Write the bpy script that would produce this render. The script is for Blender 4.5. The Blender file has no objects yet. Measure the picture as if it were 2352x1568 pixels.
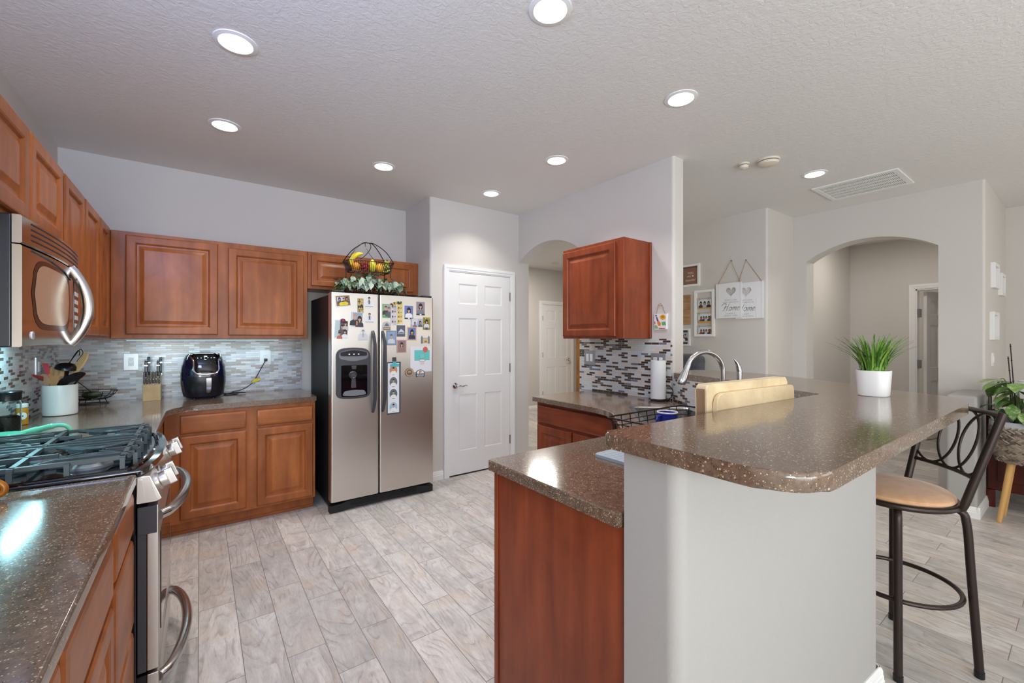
import bpy, bmesh, math, random
from mathutils import Vector, Matrix
from mathutils.geometry import tessellate_polygon
S = bpy.context.scene
COL = S.collection
PI = math.pi

# ---------------------------------------------------------------- camera
cam_d = bpy.data.cameras.new('camera')
cam_d.sensor_width = 36.0
cam_d.lens = 980.0 / 2352.0 * 36.0
cam_d.shift_y = -6.0 / 2352.0
cam_d.clip_start = 0.02
cam = bpy.data.objects.new('camera', cam_d)
cam.location = (0, 0, 1.372)
cam.rotation_euler = (PI / 2, 0, -math.radians(36.2))
COL.objects.link(cam)
S.camera = cam

# ---------------------------------------------------------------- world, exposure
w = bpy.data.worlds.new('world')
S.world = w
w.use_nodes = True
w.node_tree.nodes['Background'].inputs[0].default_value = (0.80, 0.90, 1.0, 1)
w.node_tree.nodes['Background'].inputs[1].default_value = 1.0
S.view_settings.view_transform = 'Standard'
S.view_settings.look = 'None'
S.view_settings.gamma = 1.0
S.view_settings.use_curve_mapping = False
S.view_settings.exposure = 0.20
S.cycles.use_denoising = True
S.cycles.max_bounces = 8
S.cycles.diffuse_bounces = 4
S.cycles.glossy_bounces = 4
S.cycles.transmission_bounces = 4
S.cycles.sample_clamp_indirect = 6.0
S.cycles.caustics_reflective = False
S.cycles.caustics_refractive = False
try:
    S.cycles.use_light_tree = True
except Exception:
    pass


def area(name, loc, rot, sx, sy, power, color, shape='RECTANGLE', spread=PI):
    d = bpy.data.lights.new(name, 'AREA')
    d.shape = shape
    d.size = sx
    d.size_y = sy
    d.energy = power
    d.color = color
    d.spread = spread
    o = bpy.data.objects.new(name, d)
    o.location = loc
    o.rotation_euler = rot
    COL.objects.link(o)
    return o


# patio and dining lamps: daylight entering through the glazed doors and windows of the rear wall, behind the camera
UPT = math.radians(42)
area('daylight_patio', (0.7, -3.22, 1.25), (PI / 2 + UPT, 0, 0), 3.0, 2.1, 84, (0.90, 0.95, 0.98))
area('daylight_dining', (4.6, -3.22, 1.4), (PI / 2 + UPT, 0, 0), 2.8, 1.9, 26, (1.0, 0.88, 0.74))
area('ceiling_fill_blue', (-0.78, 0.85, 2.36), (PI / 2 + math.radians(20), 0, -math.radians(22)), 1.3, 0.36, 40, (0.38, 0.52, 1.0))  # added unseen blue fill that tints the left part of the ceiling
area('side_fill', (-0.79, -1.5, 1.45), (PI / 2 + math.radians(8), 0, -PI / 2 + 0.55), 1.5, 1.2, 84, (0.93, 0.965, 0.97))  # added unseen fill for the walls that face left


# ---------------------------------------------------------------- mesh helpers
ORI = {}


def V3(p):
    return Vector((p[0], p[1], p[2]))


class Fr:
    """A flat frame: U along, V up, N outward."""

    def __init__(s, O, U, V, N):
        s.O, s.U, s.V, s.N = V3(O), V3(U).normalized(), V3(V).normalized(), V3(N).normalized()

    def p(s, u, v, n=0.0):
        return s.O + s.U * u + s.V * v + s.N * n


class MB:
    def __init__(s, mat=None):
        s.v, s.f, s.m, s.mats, s.mi = [], [], [], [], 0
        if mat:
            s.use(mat)

    def use(s, mat):
        if mat not in s.mats:
            s.mats.append(mat)
        s.mi = s.mats.index(mat)
        return s

    def add(s, vs, fs):
        b = len(s.v)
        s.v.extend(V3(p) for p in vs)
        for f in fs:
            s.f.append([b + i for i in f])
            s.m.append(s.mi)

    def from_bm(s, bm, M=None):
        bm.verts.index_update()
        vs = [(M @ v.co) if M else v.co.copy() for v in bm.verts]
        fs = [[v.index for v in f.verts] for f in bm.faces]
        s.add(vs, fs)
        bm.free()

    def box(s, x0, x1, y0, y1, z0, z1, b=0.0, seg=2, M=None, edges=None):
        bm = bmesh.new()
        vs = [bm.verts.new((x, y, z)) for x in (x0, x1) for y in (y0, y1) for z in (z0, z1)]
        for f in ((0, 1, 3, 2), (4, 6, 7, 5), (0, 4, 5, 1), (2, 3, 7, 6), (0, 2, 6, 4), (1, 5, 7, 3)):
            bm.faces.new([vs[i] for i in f])
        if b > 0:
            b = min(b, 0.49 * min(abs(x1 - x0), abs(y1 - y0), abs(z1 - z0)))
            es = [e for e in bm.edges if edges is None or edges(e)]
            bmesh.ops.bevel(bm, geom=es, offset=b, segments=seg, affect='EDGES', profile=0.5)
        s.from_bm(bm, M)
        return s

    def prism(s, poly, d0, d1, fr, b=0.0, seg=2, edges=None, holes=(), bcap=False):
        """Extrude a polygon (u,v) of frame fr from n=d0 to n=d1."""
        if holes:
            loops = [[Vector((p[0], p[1], 0)) for p in lp] for lp in [poly] + list(holes)]
            tri = tessellate_polygon(loops)
            flat = [p for lp in loops for p in lp]
            n = len(flat)
            vs = [fr.p(p.x, p.y, d0) for p in flat] + [fr.p(p.x, p.y, d1) for p in flat]
            fs = [list(t) for t in tri] + [[i + n for i in reversed(t)] for t in tri]
            k = 0
            for lp in loops:
                m = len(lp)
                for i in range(m):
                    j = (i + 1) % m
                    fs.append([k + i, k + j, n + k + j, n + k + i])
                k += m
            s.add(vs, fs)
            return s
        bm = bmesh.new()
        a = [bm.verts.new(fr.p(p[0], p[1], d0)) for p in poly]
        c = [bm.verts.new(fr.p(p[0], p[1], d1)) for p in poly]
        n = len(poly)
        bm.faces.new(list(reversed(a)))
        top = bm.faces.new(c)
        for i in range(n):
            j = (i + 1) % n
            bm.faces.new((a[i], a[j], c[j], c[i]))
        if b > 0:
            if bcap == 'top':
                es = list(top.edges)
            elif bcap:
                es = [e for e in bm.edges if (e.verts[0] in a) == (e.verts[1] in a)]
            else:
                es = [e for e in bm.edges if edges is None or edges(e)]
            bmesh.ops.bevel(bm, geom=es, offset=b, segments=seg, affect='EDGES', profile=0.5)
        s.from_bm(bm)
        return s

    def tube(s, pts, r, n=8, closed=False, flat=None):
        """Round bar along points; r may be a list."""
        pts = [V3(p) for p in pts]
        m = len(pts)
        rs = r if isinstance(r, (list, tuple)) else [r] * m
        T = []
        for i in range(m):
            if closed:
                t = pts[(i + 1) % m] - pts[i - 1]
            else:
                t = pts[min(i + 1, m - 1)] - pts[max(i - 1, 0)]
            T.append(t.normalized())
        ref = Vector((0, 0, 1)) if abs(T[0].z) < 0.9 else Vector((1, 0, 0))
        X = T[0].cross(ref).normalized()
        vs = []
        for i in range(m):
            if i:
                X = (X - T[i] * X.dot(T[i]))
                if X.length < 1e-6:
                    X = T[i].orthogonal()
                X.normalize()
            Y = T[i].cross(X)
            for k in range(n):
                a = 2 * PI * k / n
                vs.append(pts[i] + (X * math.cos(a) + Y * math.sin(a) * (flat or 1.0)) * rs[i])
        fs = []
        for i in range(m if closed else m - 1):
            j = (i + 1) % m
            for k in range(n):
                l = (k + 1) % n
                fs.append([i * n + k, i * n + l, j * n + l, j * n + k])
        if not closed:
            fs.append(list(reversed(range(n))))
            fs.append([(m - 1) * n + k for k in range(n)])
        s.add(vs, fs)
        return s

    def lathe(s, prof, c=(0, 0, 0), n=32, M=None, sx=1.0, sy=1.0, power=None, capb=True, capt=True):
        vs, fs = [], []
        for r, z in prof:
            for k in range(n):
                a = 2 * PI * k / n
                ca, sa = math.cos(a), math.sin(a)
                q = 1.0
                if power:
                    q = (abs(ca) ** power + abs(sa) ** power) ** (-1.0 / power)
                p = Vector((r * q * ca * sx, r * q * sa * sy, z))
                if M:
                    p = M @ p
                vs.append(p + V3(c))
        m = len(prof)
        for i in range(m - 1):
            for k in range(n):
                l = (k + 1) % n
                fs.append([i * n + k, i * n + l, (i + 1) * n + l, (i + 1) * n + k])
        if capb:
            fs.append(list(reversed(range(n))))
        if capt:
            fs.append([(m - 1) * n + k for k in range(n)])
        s.add(vs, fs)
        return s

    def ball(s, c, rx, ry=None, rz=None, n=16, m=10, M=None):
        ry = rx if ry is None else ry
        rz = rx if rz is None else rz
        vs, fs = [], []
        for i in range(1, m):
            t = PI * i / m
            for k in range(n):
                a = 2 * PI * k / n
                p = Vector((rx * math.sin(t) * math.cos(a), ry * math.sin(t) * math.sin(a), rz * math.cos(t)))
                vs.append((M @ p if M else p) + V3(c))
        for e in (1, -1):
            p = Vector((0, 0, rz * e))
            vs.append((M @ p if M else p) + V3(c))
        for i in range(m - 2):
            for k in range(n):
                l = (k + 1) % n
                fs.append([i * n + k, (i + 1) * n + k, (i + 1) * n + l, i * n + l])
        t, b = (m - 1) * n, (m - 1) * n + 1
        for k in range(n):
            l = (k + 1) % n
            fs.append([t, k, l])
            fs.append([b, (m - 2) * n + l, (m - 2) * n + k])
        s.add(vs, fs)
        return s

    def rings(s, fr, w, h, prof, u0=0.0, v0=0.0, cap=True, back=True):
        """Concentric rectangles: prof = [(inset, n), ...] from the outer edge inwards."""
        vs = []
        for ins, n in prof:
            for u, v in ((ins, ins), (w - ins, ins), (w - ins, h - ins), (ins, h - ins)):
                vs.append(fr.p(u0 + u, v0 + v, n))
        fs = []
        for i in range(len(prof) - 1):
            for k in range(4):
                l = (k + 1) % 4
                fs.append([i * 4 + k, i * 4 + l, (i + 1) * 4 + l, (i + 1) * 4 + k])
        if cap:
            q = (len(prof) - 1) * 4
            fs.append([q, q + 1, q + 2, q + 3])
        if back:
            fs.append([3, 2, 1, 0])
        s.add(vs, fs)
        return s

    def rect(s, fr, u0, v0, u1, v1, n):
        s.add([fr.p(u0, v0, n), fr.p(u1, v0, n), fr.p(u1, v1, n), fr.p(u0, v1, n)], [[0, 1, 2, 3]])
        return s

    def poly(s, fr, pts, n):
        s.add([fr.p(a, b, n) for a, b in pts], [list(range(len(pts)))])
        return s

    def ell(s, fr, cu, cv, ru, rv, n, k=20):
        return s.poly(fr, [(cu + ru * math.cos(2 * PI * i / k), cv + rv * math.sin(2 * PI * i / k)) for i in range(k)], n)

    def stroke(s, fr, pts, wd, n):
        """A flat pen stroke along (u,v) points."""
        m = len(pts)
        L, R = [], []
        for i in range(m):
            a, b = pts[max(i - 1, 0)], pts[min(i + 1, m - 1)]
            dx, dy = b[0] - a[0], b[1] - a[1]
            d = math.hypot(dx, dy) or 1
            hw = (wd[i] if isinstance(wd, (list, tuple)) else wd) / 2
            L.append((pts[i][0] - dy / d * hw, pts[i][1] + dx / d * hw))
            R.append((pts[i][0] + dy / d * hw, pts[i][1] - dx / d * hw))
        for i in range(m - 1):
            s.poly(fr, [R[i], R[i + 1], L[i + 1], L[i]], n)
        return s

    def text(s, fr, body, cu, cv, size, n, shear=0.0, sx=1.0):
        cu_ = bpy.data.curves.new('lettering', 'FONT')
        cu_.body = body
        cu_.size = size
        cu_.shear = shear
        cu_.align_x = 'CENTER'
        cu_.align_y = 'CENTER'
        cu_.resolution_u = 3
        o = bpy.data.objects.new('lettering', cu_)
        COL.objects.link(o)
        dg = bpy.context.evaluated_depsgraph_get()
        me = bpy.data.meshes.new_from_object(o.evaluated_get(dg))
        s.add([fr.p(cu + v.co.x * sx, cv + v.co.y, n) for v in me.vertices], [list(p.vertices) for p in me.polygons])
        bpy.data.objects.remove(o)
        bpy.data.curves.remove(cu_)
        bpy.data.meshes.remove(me)
        return s

    def build(s, name, parent=None, smooth=35, o=None, recalc=True):
        if parent is not None:
            o = ORI[parent.name]
        o = V3(o) if o is not None else Vector((0, 0, 0))
        me = bpy.data.meshes.new(name)
        me.from_pydata([v - o for v in s.v], [], s.f)
        for m in s.mats:
            me.materials.append(m)
        for p, i in zip(me.polygons, s.m):
            p.material_index = i
        bm = bmesh.new()
        bm.from_mesh(me)
        if recalc:
            bmesh.ops.recalc_face_normals(bm, faces=bm.faces)
        if smooth:
            for f in bm.faces:
                f.smooth = True
        bm.to_mesh(me)
        if smooth:
            # area-weighted corner normals: flats stay flat, bevels and tubes stay round
            lim = math.cos(math.radians(smooth))
            bm.normal_update()
            area_, nor, norms = {}, {}, []
            for f in bm.faces:
                area_[f] = f.calc_area()
                nor[f] = f.normal.copy()
            for f in bm.faces:
                nf = nor[f]
                for v in f.verts:
                    acc = Vector((0, 0, 0))
                    for g in v.link_faces:
                        if nor[g].dot(nf) > lim:
                            acc += nor[g] * area_[g]
                    norms.append(acc.normalized() if acc.length > 1e-12 else nf)
            me.normals_split_custom_set(norms)
        bm.free()
        ob = bpy.data.objects.new(name, me)
        COL.objects.link(ob)
        ORI[ob.name] = o
        if parent is not None:
            ob.parent = parent
        else:
            ob.location = o
        return ob


def tag(o, label, cat, group=None, kind=None):
    o['label'] = label
    o['category'] = cat
    if group:
        o['group'] = group
    if kind:
        o['kind'] = kind
    return o


def thing(name, label, cat, loc, group=None):
    o = bpy.data.objects.new(name, None)
    o.empty_display_size = 0.05
    COL.objects.link(o)
    o.location = loc
    ORI[o.name] = V3(loc)
    return tag(o, label, cat, group)


def struct(o, label=None, cat=None):
    o['kind'] = 'structure'
    if label:
        o['label'] = label
    if cat:
        o['category'] = cat
    return o


def copy_tree(o, loc=None, rz=None, label=None, parent=None, shift=None):
    c = o.copy()
    COL.objects.link(c)
    if parent is not None:
        c.parent = parent
    if loc is not None:
        c.location = loc
    if rz is not None:
        c.rotation_euler.z = rz
    if label:
        c['label'] = label
    for ch in o.children:
        copy_tree(ch, parent=c)
    return c


def arc(cx, cy, r, a0, a1, n):
    return [(cx + r * math.cos(a0 + (a1 - a0) * i / n), cy + r * math.sin(a0 + (a1 - a0) * i / n)) for i in range(n + 1)]


def rpoly(pts, rad, n=5):
    """Round the corners of a polygon; rad is one radius or a list."""
    out = []
    m = len(pts)
    for i in range(m):
        r = rad[i] if isinstance(rad, (list, tuple)) else rad
        p = Vector(pts[i])
        if r <= 0:
            out.append((p.x, p.y))
            continue
        a = (Vector(pts[i - 1]) - p)
        b = (Vector(pts[(i + 1) % m]) - p)
        la, lb = a.length, b.length
        a.normalize()
        b.normalize()
        d = min(r, 0.45 * la, 0.45 * lb)
        A, B = p + a * d, p + b * d
        for k in range(n + 1):
            t = k / n
            q = A * (1 - t) ** 2 + p * 2 * t * (1 - t) + B * t ** 2
            out.append((q.x, q.y))
    return out


def spline(pts, n=8):
    """Catmull-Rom through 3-D points."""
    P = [V3(p) if len(p) == 3 else Vector((p[0], p[1], 0)) for p in pts]
    out = []
    for i in range(len(P) - 1):
        p0, p1, p2, p3 = P[max(i - 1, 0)], P[i], P[i + 1], P[min(i + 2, len(P) - 1)]
        for k in range(n):
            t = k / n
            out.append(0.5 * ((2 * p1) + (p2 - p0) * t + (2 * p0 - 5 * p1 + 4 * p2 - p3) * t * t + (3 * p1 - p0 - 3 * p2 + p3) * t ** 3))
    out.append(P[-1])
    return out


UP = Fr((0, 0, 0), (1, 0, 0), (0, 1, 0), (0, 0, 1))       # plan polygons, n = height


# ---------------------------------------------------------------- materials
def srgb(r, g, b):
    def f(c):
        c /= 255.0
        return c / 12.92 if c <= 0.04045 else ((c + 0.055) / 1.055) ** 2.4
    return (f(r), f(g), f(b), 1.0)


class NT:
    def __init__(s, name):
        s.mat = bpy.data.materials.new(name)
        s.mat.use_nodes = True
        s.t = s.mat.node_tree
        s.b = s.t.nodes['Principled BSDF']

    def n(s, typ, **kw):
        nd = s.t.nodes.new(typ)
        for k, v in kw.items():
            setattr(nd, k, v)
        return nd

    def l(s, a, b):
        s.t.links.new(a, b)

    def val(s, sock, v):
        if hasattr(v, 'is_linked') or hasattr(v, 'links'):
            s.l(v, sock)
        else:
            sock.default_value = v

    def math(s, op, a, b=None, clamp=False):
        nd = s.n('ShaderNodeMath', operation=op, use_clamp=clamp)
        s.val(nd.inputs[0], a)
        if b is not None:
            s.val(nd.inputs[1], b)
        return nd.outputs[0]

    def mix(s, fac, a, b, blend='MIX'):
        nd = s.n('ShaderNodeMix', data_type='RGBA', blend_type=blend)
        s.val(nd.inputs['Factor'], fac)
        s.val(nd.inputs[6], a)
        s.val(nd.inputs[7], b)
        return nd.outputs[2]

    def ramp(s, fac, stops, const=False):
        nd = s.n('ShaderNodeValToRGB')
        cr = nd.color_ramp
        if const:
            cr.interpolation = 'CONSTANT'
        while len(cr.elements) < len(stops):
            cr.elements.new(0.5)
        for e, (p, c) in zip(cr.elements, stops):
            e.position = p
            e.color = c
        s.l(fac, nd.inputs[0])
        return nd.outputs[0]

    def coords(s, scale=(1, 1, 1), rot=(0, 0, 0), loc=(0, 0, 0), rand=False):
        tc = s.n('ShaderNodeTexCoord')
        mp = s.n('ShaderNodeMapping')
        mp.inputs['Scale'].default_value = scale
        mp.inputs['Rotation'].default_value = rot
        mp.inputs['Location'].default_value = loc
        src = tc.outputs['Object']
        if rand:
            oi = s.n('ShaderNodeObjectInfo')
            ad = s.n('ShaderNodeVectorMath', operation='ADD')
            s.l(src, ad.inputs[0])
            k = s.math('MULTIPLY', oi.outputs['Random'], 37.0)
            s.l(k, ad.inputs[1])
            src = ad.outputs[0]
        s.l(src, mp.inputs[0])
        return mp.outputs[0]

    def noise(s, vec, scale, detail=2, rough=0.5, dist=0.0):
        nd = s.n('ShaderNodeTexNoise')
        nd.inputs['Scale'].default_value = scale
        nd.inputs['Detail'].default_value = detail
        nd.inputs['Roughness'].default_value = rough
        nd.inputs['Distortion'].default_value = dist
        s.l(vec, nd.inputs['Vector'])
        return nd.outputs['Fac']

    def bump(s, h, strength, dist=0.002):
        nd = s.n('ShaderNodeBump')
        nd.inputs['Strength'].default_value = strength
        nd.inputs['Distance'].default_value = dist
        s.l(h, nd.inputs['Height'])
        s.l(nd.outputs[0], s.b.inputs['Normal'])


CM = {}


def plain(name, rgb, rough=0.5, metal=0.0, spec=0.5, emit=None, es=0.0, coat=0.0, alpha=None, trans=0.0, ior=1.45):
    if name in CM:
        return CM[name]
    t = NT(name)
    b = t.b
    b.inputs['Base Color'].default_value = srgb(*rgb)
    b.inputs['Roughness'].default_value = rough
    b.inputs['Metallic'].default_value = metal
    b.inputs['Specular IOR Level'].default_value = spec
    b.inputs['Coat Weight'].default_value = coat
    b.inputs['Coat Roughness'].default_value = 0.05
    b.inputs['IOR'].default_value = ior
    b.inputs['Transmission Weight'].default_value = trans
    if emit:
        b.inputs['Emission Color'].default_value = srgb(*emit)
        b.inputs['Emission Strength'].default_value = es
    CM[name] = t.mat
    return t.mat


def ink(r, g, b):
    return plain('print_%d_%d_%d' % (r, g, b), (r, g, b), 0.35)


def m_paint(name, rgb, sc=260, st=0.25, rough=0.6):
    t = NT(name)
    v = t.coords()
    a = t.noise(v, sc * 0.45, 3, 0.55)
    f = t.noise(v, 2.2, 2)
    c = srgb(*rgb)
    c2 = tuple(x * 0.965 for x in c[:3]) + (1,)
    t.l(t.mix(f, c, c2), t.b.inputs['Base Color'])
    t.b.inputs['Roughness'].default_value = rough
    t.b.inputs['Specular IOR Level'].default_value = 0.3
    t.bump(a, st, 0.003)
    return t.mat


def m_ceiling():
    t = NT('knockdown_ceiling')
    v = t.coords()
    a = t.noise(v, 42, 4, 0.55, 0.8)
    b = t.ramp(a, [(0.40, (0, 0, 0, 1)), (0.60, (1, 1, 1, 1))])
    t.b.inputs['Base Color'].default_value = srgb(233, 231, 228)
    t.b.inputs['Roughness'].default_value = 0.75
    t.b.inputs['Specular IOR Level'].default_value = 0.25
    t.bump(b, 0.30, 0.003)
    return t.mat


def m_wood(name, light, dark, vertical=True, rough=0.38, sc=1.0, dirv=None):
    t = NT(name)
    s = (9, 9, 0.9) if vertical else (0.9, 0.9, 9)
    if dirv:
        s = dirv
    s = tuple(x * sc for x in s)
    v = t.coords(s, rand=True)
    g = t.noise(v, 2.2, 4, 0.5, 0.5)
    v2 = t.coords(tuple(x * 7 for x in s), rand=True)
    f = t.noise(v2, 4.0, 3, 0.6)
    bl = t.noise(t.coords((2.2, 2.2, 1.6), rand=True), 1.9, 4, 0.62, 0.5)
    c = t.ramp(g, [(0.22, srgb(*dark)), (0.78, srgb(*light))])
    c = t.mix(t.math('MULTIPLY', f, 0.15), c, srgb(*[x * 0.62 for x in dark]))
    k = t.ramp(bl, [(0.36, (0.78, 0.76, 0.74, 1)), (0.66, (1.10, 1.10, 1.10, 1))])
    c = t.mix(1.0, c, k, 'MULTIPLY')
    t.l(c, t.b.inputs['Base Color'])
    t.b.inputs['Roughness'].default_value = rough
    t.b.inputs['Coat Weight'].default_value = 0.12
    t.b.inputs['Coat Roughness'].default_value = 0.2
    t.b.inputs['Specular IOR Level'].default_value = 0.3
    t.bump(f, 0.06, 0.001)
    return t.mat


def m_floor():
    t = NT('wood_look_floor_tile')
    tc = t.n('ShaderNodeTexCoord')
    mp = t.n('ShaderNodeMapping')
    mp.inputs['Rotation'].default_value = (0, 0, PI / 2)
    mp.inputs['Location'].default_value = (0.0, 0.005, 0)
    t.l(tc.outputs['Object'], mp.inputs[0])
    br = t.n('ShaderNodeTexBrick')
    br.offset = 0.36
    br.offset_frequency = 2
    br.squash = 1.0
    br.inputs['Scale'].default_value = 1.0
    br.inputs['Mortar Size'].default_value = 0.0016
    br.inputs['Mortar Smooth'].default_value = 0.1
    br.inputs['Bias'].default_value = 0.0
    br.inputs['Brick Width'].default_value = 0.61
    br.inputs['Row Height'].default_value = 0.155
    br.inputs['Color1'].default_value = (0, 0, 0, 1)
    br.inputs['Color2'].default_value = (1, 1, 1, 1)
    br.inputs['Mortar'].default_value = (0.5, 0.5, 0.5, 1)
    t.l(mp.outputs[0], br.inputs['Vector'])
    rnd = br.outputs['Color']
    # grain, shifted from plank to plank
    off = t.n('ShaderNodeVectorMath', operation='SCALE')
    t.l(rnd, off.inputs[0])
    off.inputs['Scale'].default_value = 23.0
    ad = t.n('ShaderNodeVectorMath', operation='ADD')
    t.l(tc.outputs['Object'], ad.inputs[0])
    t.l(off.outputs[0], ad.inputs[1])
    m2 = t.n('ShaderNodeMapping')
    m2.inputs['Scale'].default_value = (7, 1.6, 1)
    t.l(ad.outputs[0], m2.inputs[0])
    g = t.noise(m2.outputs[0], 1.8, 5, 0.65, 1.6)
    m3 = t.n('ShaderNodeMapping')
    m3.inputs['Scale'].default_value = (5.5, 1.15, 1)
    t.l(ad.outputs[0], m3.inputs[0])
    cn = t.noise(m3.outputs[0], 1.0, 2, 0.35, 0.25)
    fr_ = t.math('FRACT', t.math('MULTIPLY', cn, 19.0))
    lines = t.ramp(fr_, [(0.0, (1, 1, 1, 1)), (0.16, (0.4, 0.4, 0.4, 1)), (0.42, (0, 0, 0, 1)), (0.94, (0, 0, 0, 1)), (1.0, (1, 1, 1, 1))])
    fine = t.noise(t.coords((75, 7, 1)), 3.0, 4, 0.7)
    cloud = t.noise(ad.outputs[0], 5.0, 4, 0.62, 0.4)
    cl2 = t.noise(ad.outputs[0], 9.0, 3, 0.6, 0.6)
    c = t.ramp(g, [(0.28, srgb(184, 176, 171)), (0.5, srgb(208, 202, 197)), (0.72, srgb(226, 222, 218))])
    tan = t.ramp(cloud, [(0.52, (0, 0, 0, 1)), (0.66, (1, 1, 1, 1))])
    c = t.mix(t.math('MULTIPLY', tan, 0.45), c, srgb(212, 190, 172))
    gry = t.ramp(cloud, [(0.34, (1, 1, 1, 1)), (0.48, (0, 0, 0, 1))])
    c = t.mix(t.math('MULTIPLY', gry, 0.50), c, srgb(180, 177, 177))
    msk = t.ramp(cl2, [(0.40, (0, 0, 0, 1)), (0.58, (1, 1, 1, 1))])
    c = t.mix(t.math('MULTIPLY', lines, t.math('MULTIPLY', msk, 0.55)), c, srgb(140, 128, 121))
    fm = t.ramp(fine, [(0.50, (0, 0, 0, 1)), (0.72, (1, 1, 1, 1))])
    c = t.mix(t.math('MULTIPLY', fm, t.math('MULTIPLY', cl2, 0.8)), c, srgb(140, 130, 124))
    tone = t.ramp(rnd, [(0.0, (0.80, 0.80, 0.80, 1)), (1.0, (1.06, 1.055, 1.05, 1))])
    c = t.mix(1.0, c, tone, 'MULTIPLY')
    c = t.mix(br.outputs['Fac'], c, srgb(128, 121, 115))
    t.l(c, t.b.inputs['Base Color'])
    t.b.inputs['Roughness'].default_value = 0.42
    t.b.inputs['Specular IOR Level'].default_value = 0.4
    h = t.math('SUBTRACT', t.math('MULTIPLY', g, 0.3), br.outputs['Fac'])
    t.bump(h, 0.25, 0.002)
    return t.mat


def m_counter():
    t = NT('speckled_brown_solid_surface')
    v = t.coords()
    base = t.noise(v, 60, 3, 0.7)
    c = t.ramp(base, [(0.3, srgb(88, 71, 58)), (0.7, srgb(126, 105, 88))])
    for sc, thr, cl in ((160, 0.80, srgb(190, 168, 138)), (230, 0.70, srgb(160, 132, 102)), (200, 0.82, srgb(64, 53, 47)), (300, 0.76, srgb(206, 186, 160))):
        vo = t.n('ShaderNodeTexVoronoi')
        vo.inputs['Scale'].default_value = sc
        vo.inputs['Randomness'].default_value = 1.0
        t.l(v, vo.inputs['Vector'])
        sep = t.n('ShaderNodeSeparateColor')
        t.l(vo.outputs['Color'], sep.inputs[0])
        pick = t.math('GREATER_THAN', sep.outputs[0], thr)
        size = t.math('MULTIPLY', sep.outputs[1], 0.42)
        near = t.math('LESS_THAN', vo.outputs['Distance'], size)
        c = t.mix(t.math('MULTIPLY', pick, near), c, cl)
    t.l(c, t.b.inputs['Base Color'])
    t.b.inputs['Roughness'].default_value = 0.13
    t.b.inputs['IOR'].default_value = 1.85
    return t.mat


def m_mosaic(name, axis, palette, bw=0.062, rh=0.0168, rough=0.19, mortar=(190, 186, 180), gap=0.0011):
    """Thin strip mosaic; axis tells which horizontal axis runs along the wall."""
    t = NT(name)
    tc = t.n('ShaderNodeTexCoord')
    sp = t.n('ShaderNodeSeparateXYZ')
    t.l(tc.outputs['Object'], sp.inputs[0])
    cb = t.n('ShaderNodeCombineXYZ')
    if axis == 'd':
        along = t.math('ADD', t.math('MULTIPLY', sp.outputs[0], 0.483), t.math('MULTIPLY', sp.outputs[1], 0.875))
    else:
        along = sp.outputs['XY'.index(axis.upper())]
    t.l(along, cb.inputs[0])
    t.l(sp.outputs[2], cb.inputs[1])
    br = t.n('ShaderNodeTexBrick')
    br.offset = 0.5
    br.offset_frequency = 2
    br.inputs['Scale'].default_value = 1.0
    br.inputs['Mortar Size'].default_value = gap
    br.inputs['Mortar Smooth'].default_value = 0.1
    br.inputs['Bias'].default_value = 0.0
    br.inputs['Brick Width'].default_value = bw
    br.inputs['Row Height'].default_value = rh
    br.inputs['Color1'].default_value = (0, 0, 0, 1)
    br.inputs['Color2'].default_value = (1, 1, 1, 1)
    br.inputs['Mortar'].default_value = (0.5, 0.5, 0.5, 1)
    t.l(cb.outputs[0], br.inputs['Vector'])
    c = t.ramp(br.outputs['Color'], [(p, srgb(*k)) for p, k in palette], True)
    streak = t.noise(t.coords((30, 30, 220)), 3.0, 3, 0.6)
    c = t.mix(t.math('MULTIPLY', streak, 0.22), c, srgb(120, 108, 98))
    c = t.mix(br.outputs['Fac'], c, srgb(*mortar))
    t.l(c, t.b.inputs['Base Color'])
    r = t.math('ADD', t.math('MULTIPLY', br.outputs['Fac'], 0.5), rough)
    t.l(r, t.b.inputs['Roughness'])
    h = t.math('SUBTRACT', t.math('MULTIPLY', br.outputs['Color'], 0.5), br.outputs['Fac'])
    t.bump(h, 0.35, 0.0015)
    return t.mat


def m_steel(name, rgb, rough=0.25, horiz=False, aniso=0.5):
    t = NT(name)
    v = t.coords((2, 2, 500) if horiz else (300, 300, 1.2))
    n_ = t.noise(v, 1.0, 2)
    t.b.inputs['Base Color'].default_value = srgb(*rgb)
    t.b.inputs['Metallic'].default_value = 1.0
    t.l(t.math('ADD', t.math('MULTIPLY', n_, 0.04), rough - 0.02), t.b.inputs['Roughness'])
    return t.mat


def m_weave():
    t = NT('seagrass_weave')
    v = t.coords()
    a = t.noise(v, 40, 3, 0.6)
    oi = t.n('ShaderNodeNewGeometry')
    c = t.ramp(oi.outputs['Random Per Island'], [(0.0, srgb(70, 60, 54)), (0.45, srgb(140, 124, 108)), (0.75, srgb(176, 160, 140)), (1.0, srgb(98, 86, 78))])
    c = t.mix(t.math('MULTIPLY', a, 0.3), c, srgb(80, 70, 60))
    t.l(c, t.b.inputs['Base Color'])
    t.b.inputs['Roughness'].default_value = 0.75
    return t.mat


def m_leaf(name, cols, rough=0.4):
    t = NT(name)
    g = t.n('ShaderNodeNewGeometry')
    n_ = t.noise(t.coords(), 45, 3, 0.6, 0.4)
    k = len(cols) - 1
    c = t.ramp(g.outputs['Random Per Island'], [(i / k, srgb(*q)) for i, q in enumerate(cols)])
    c = t.mix(t.ramp(n_, [(0.50, (0, 0, 0, 1)), (0.64, (0.65, 0.65, 0.65, 1))]), c, srgb(*cols[-1]))
    t.l(c, t.b.inputs['Base Color'])
    t.b.inputs['Roughness'].default_value = rough
    return t.mat


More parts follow.
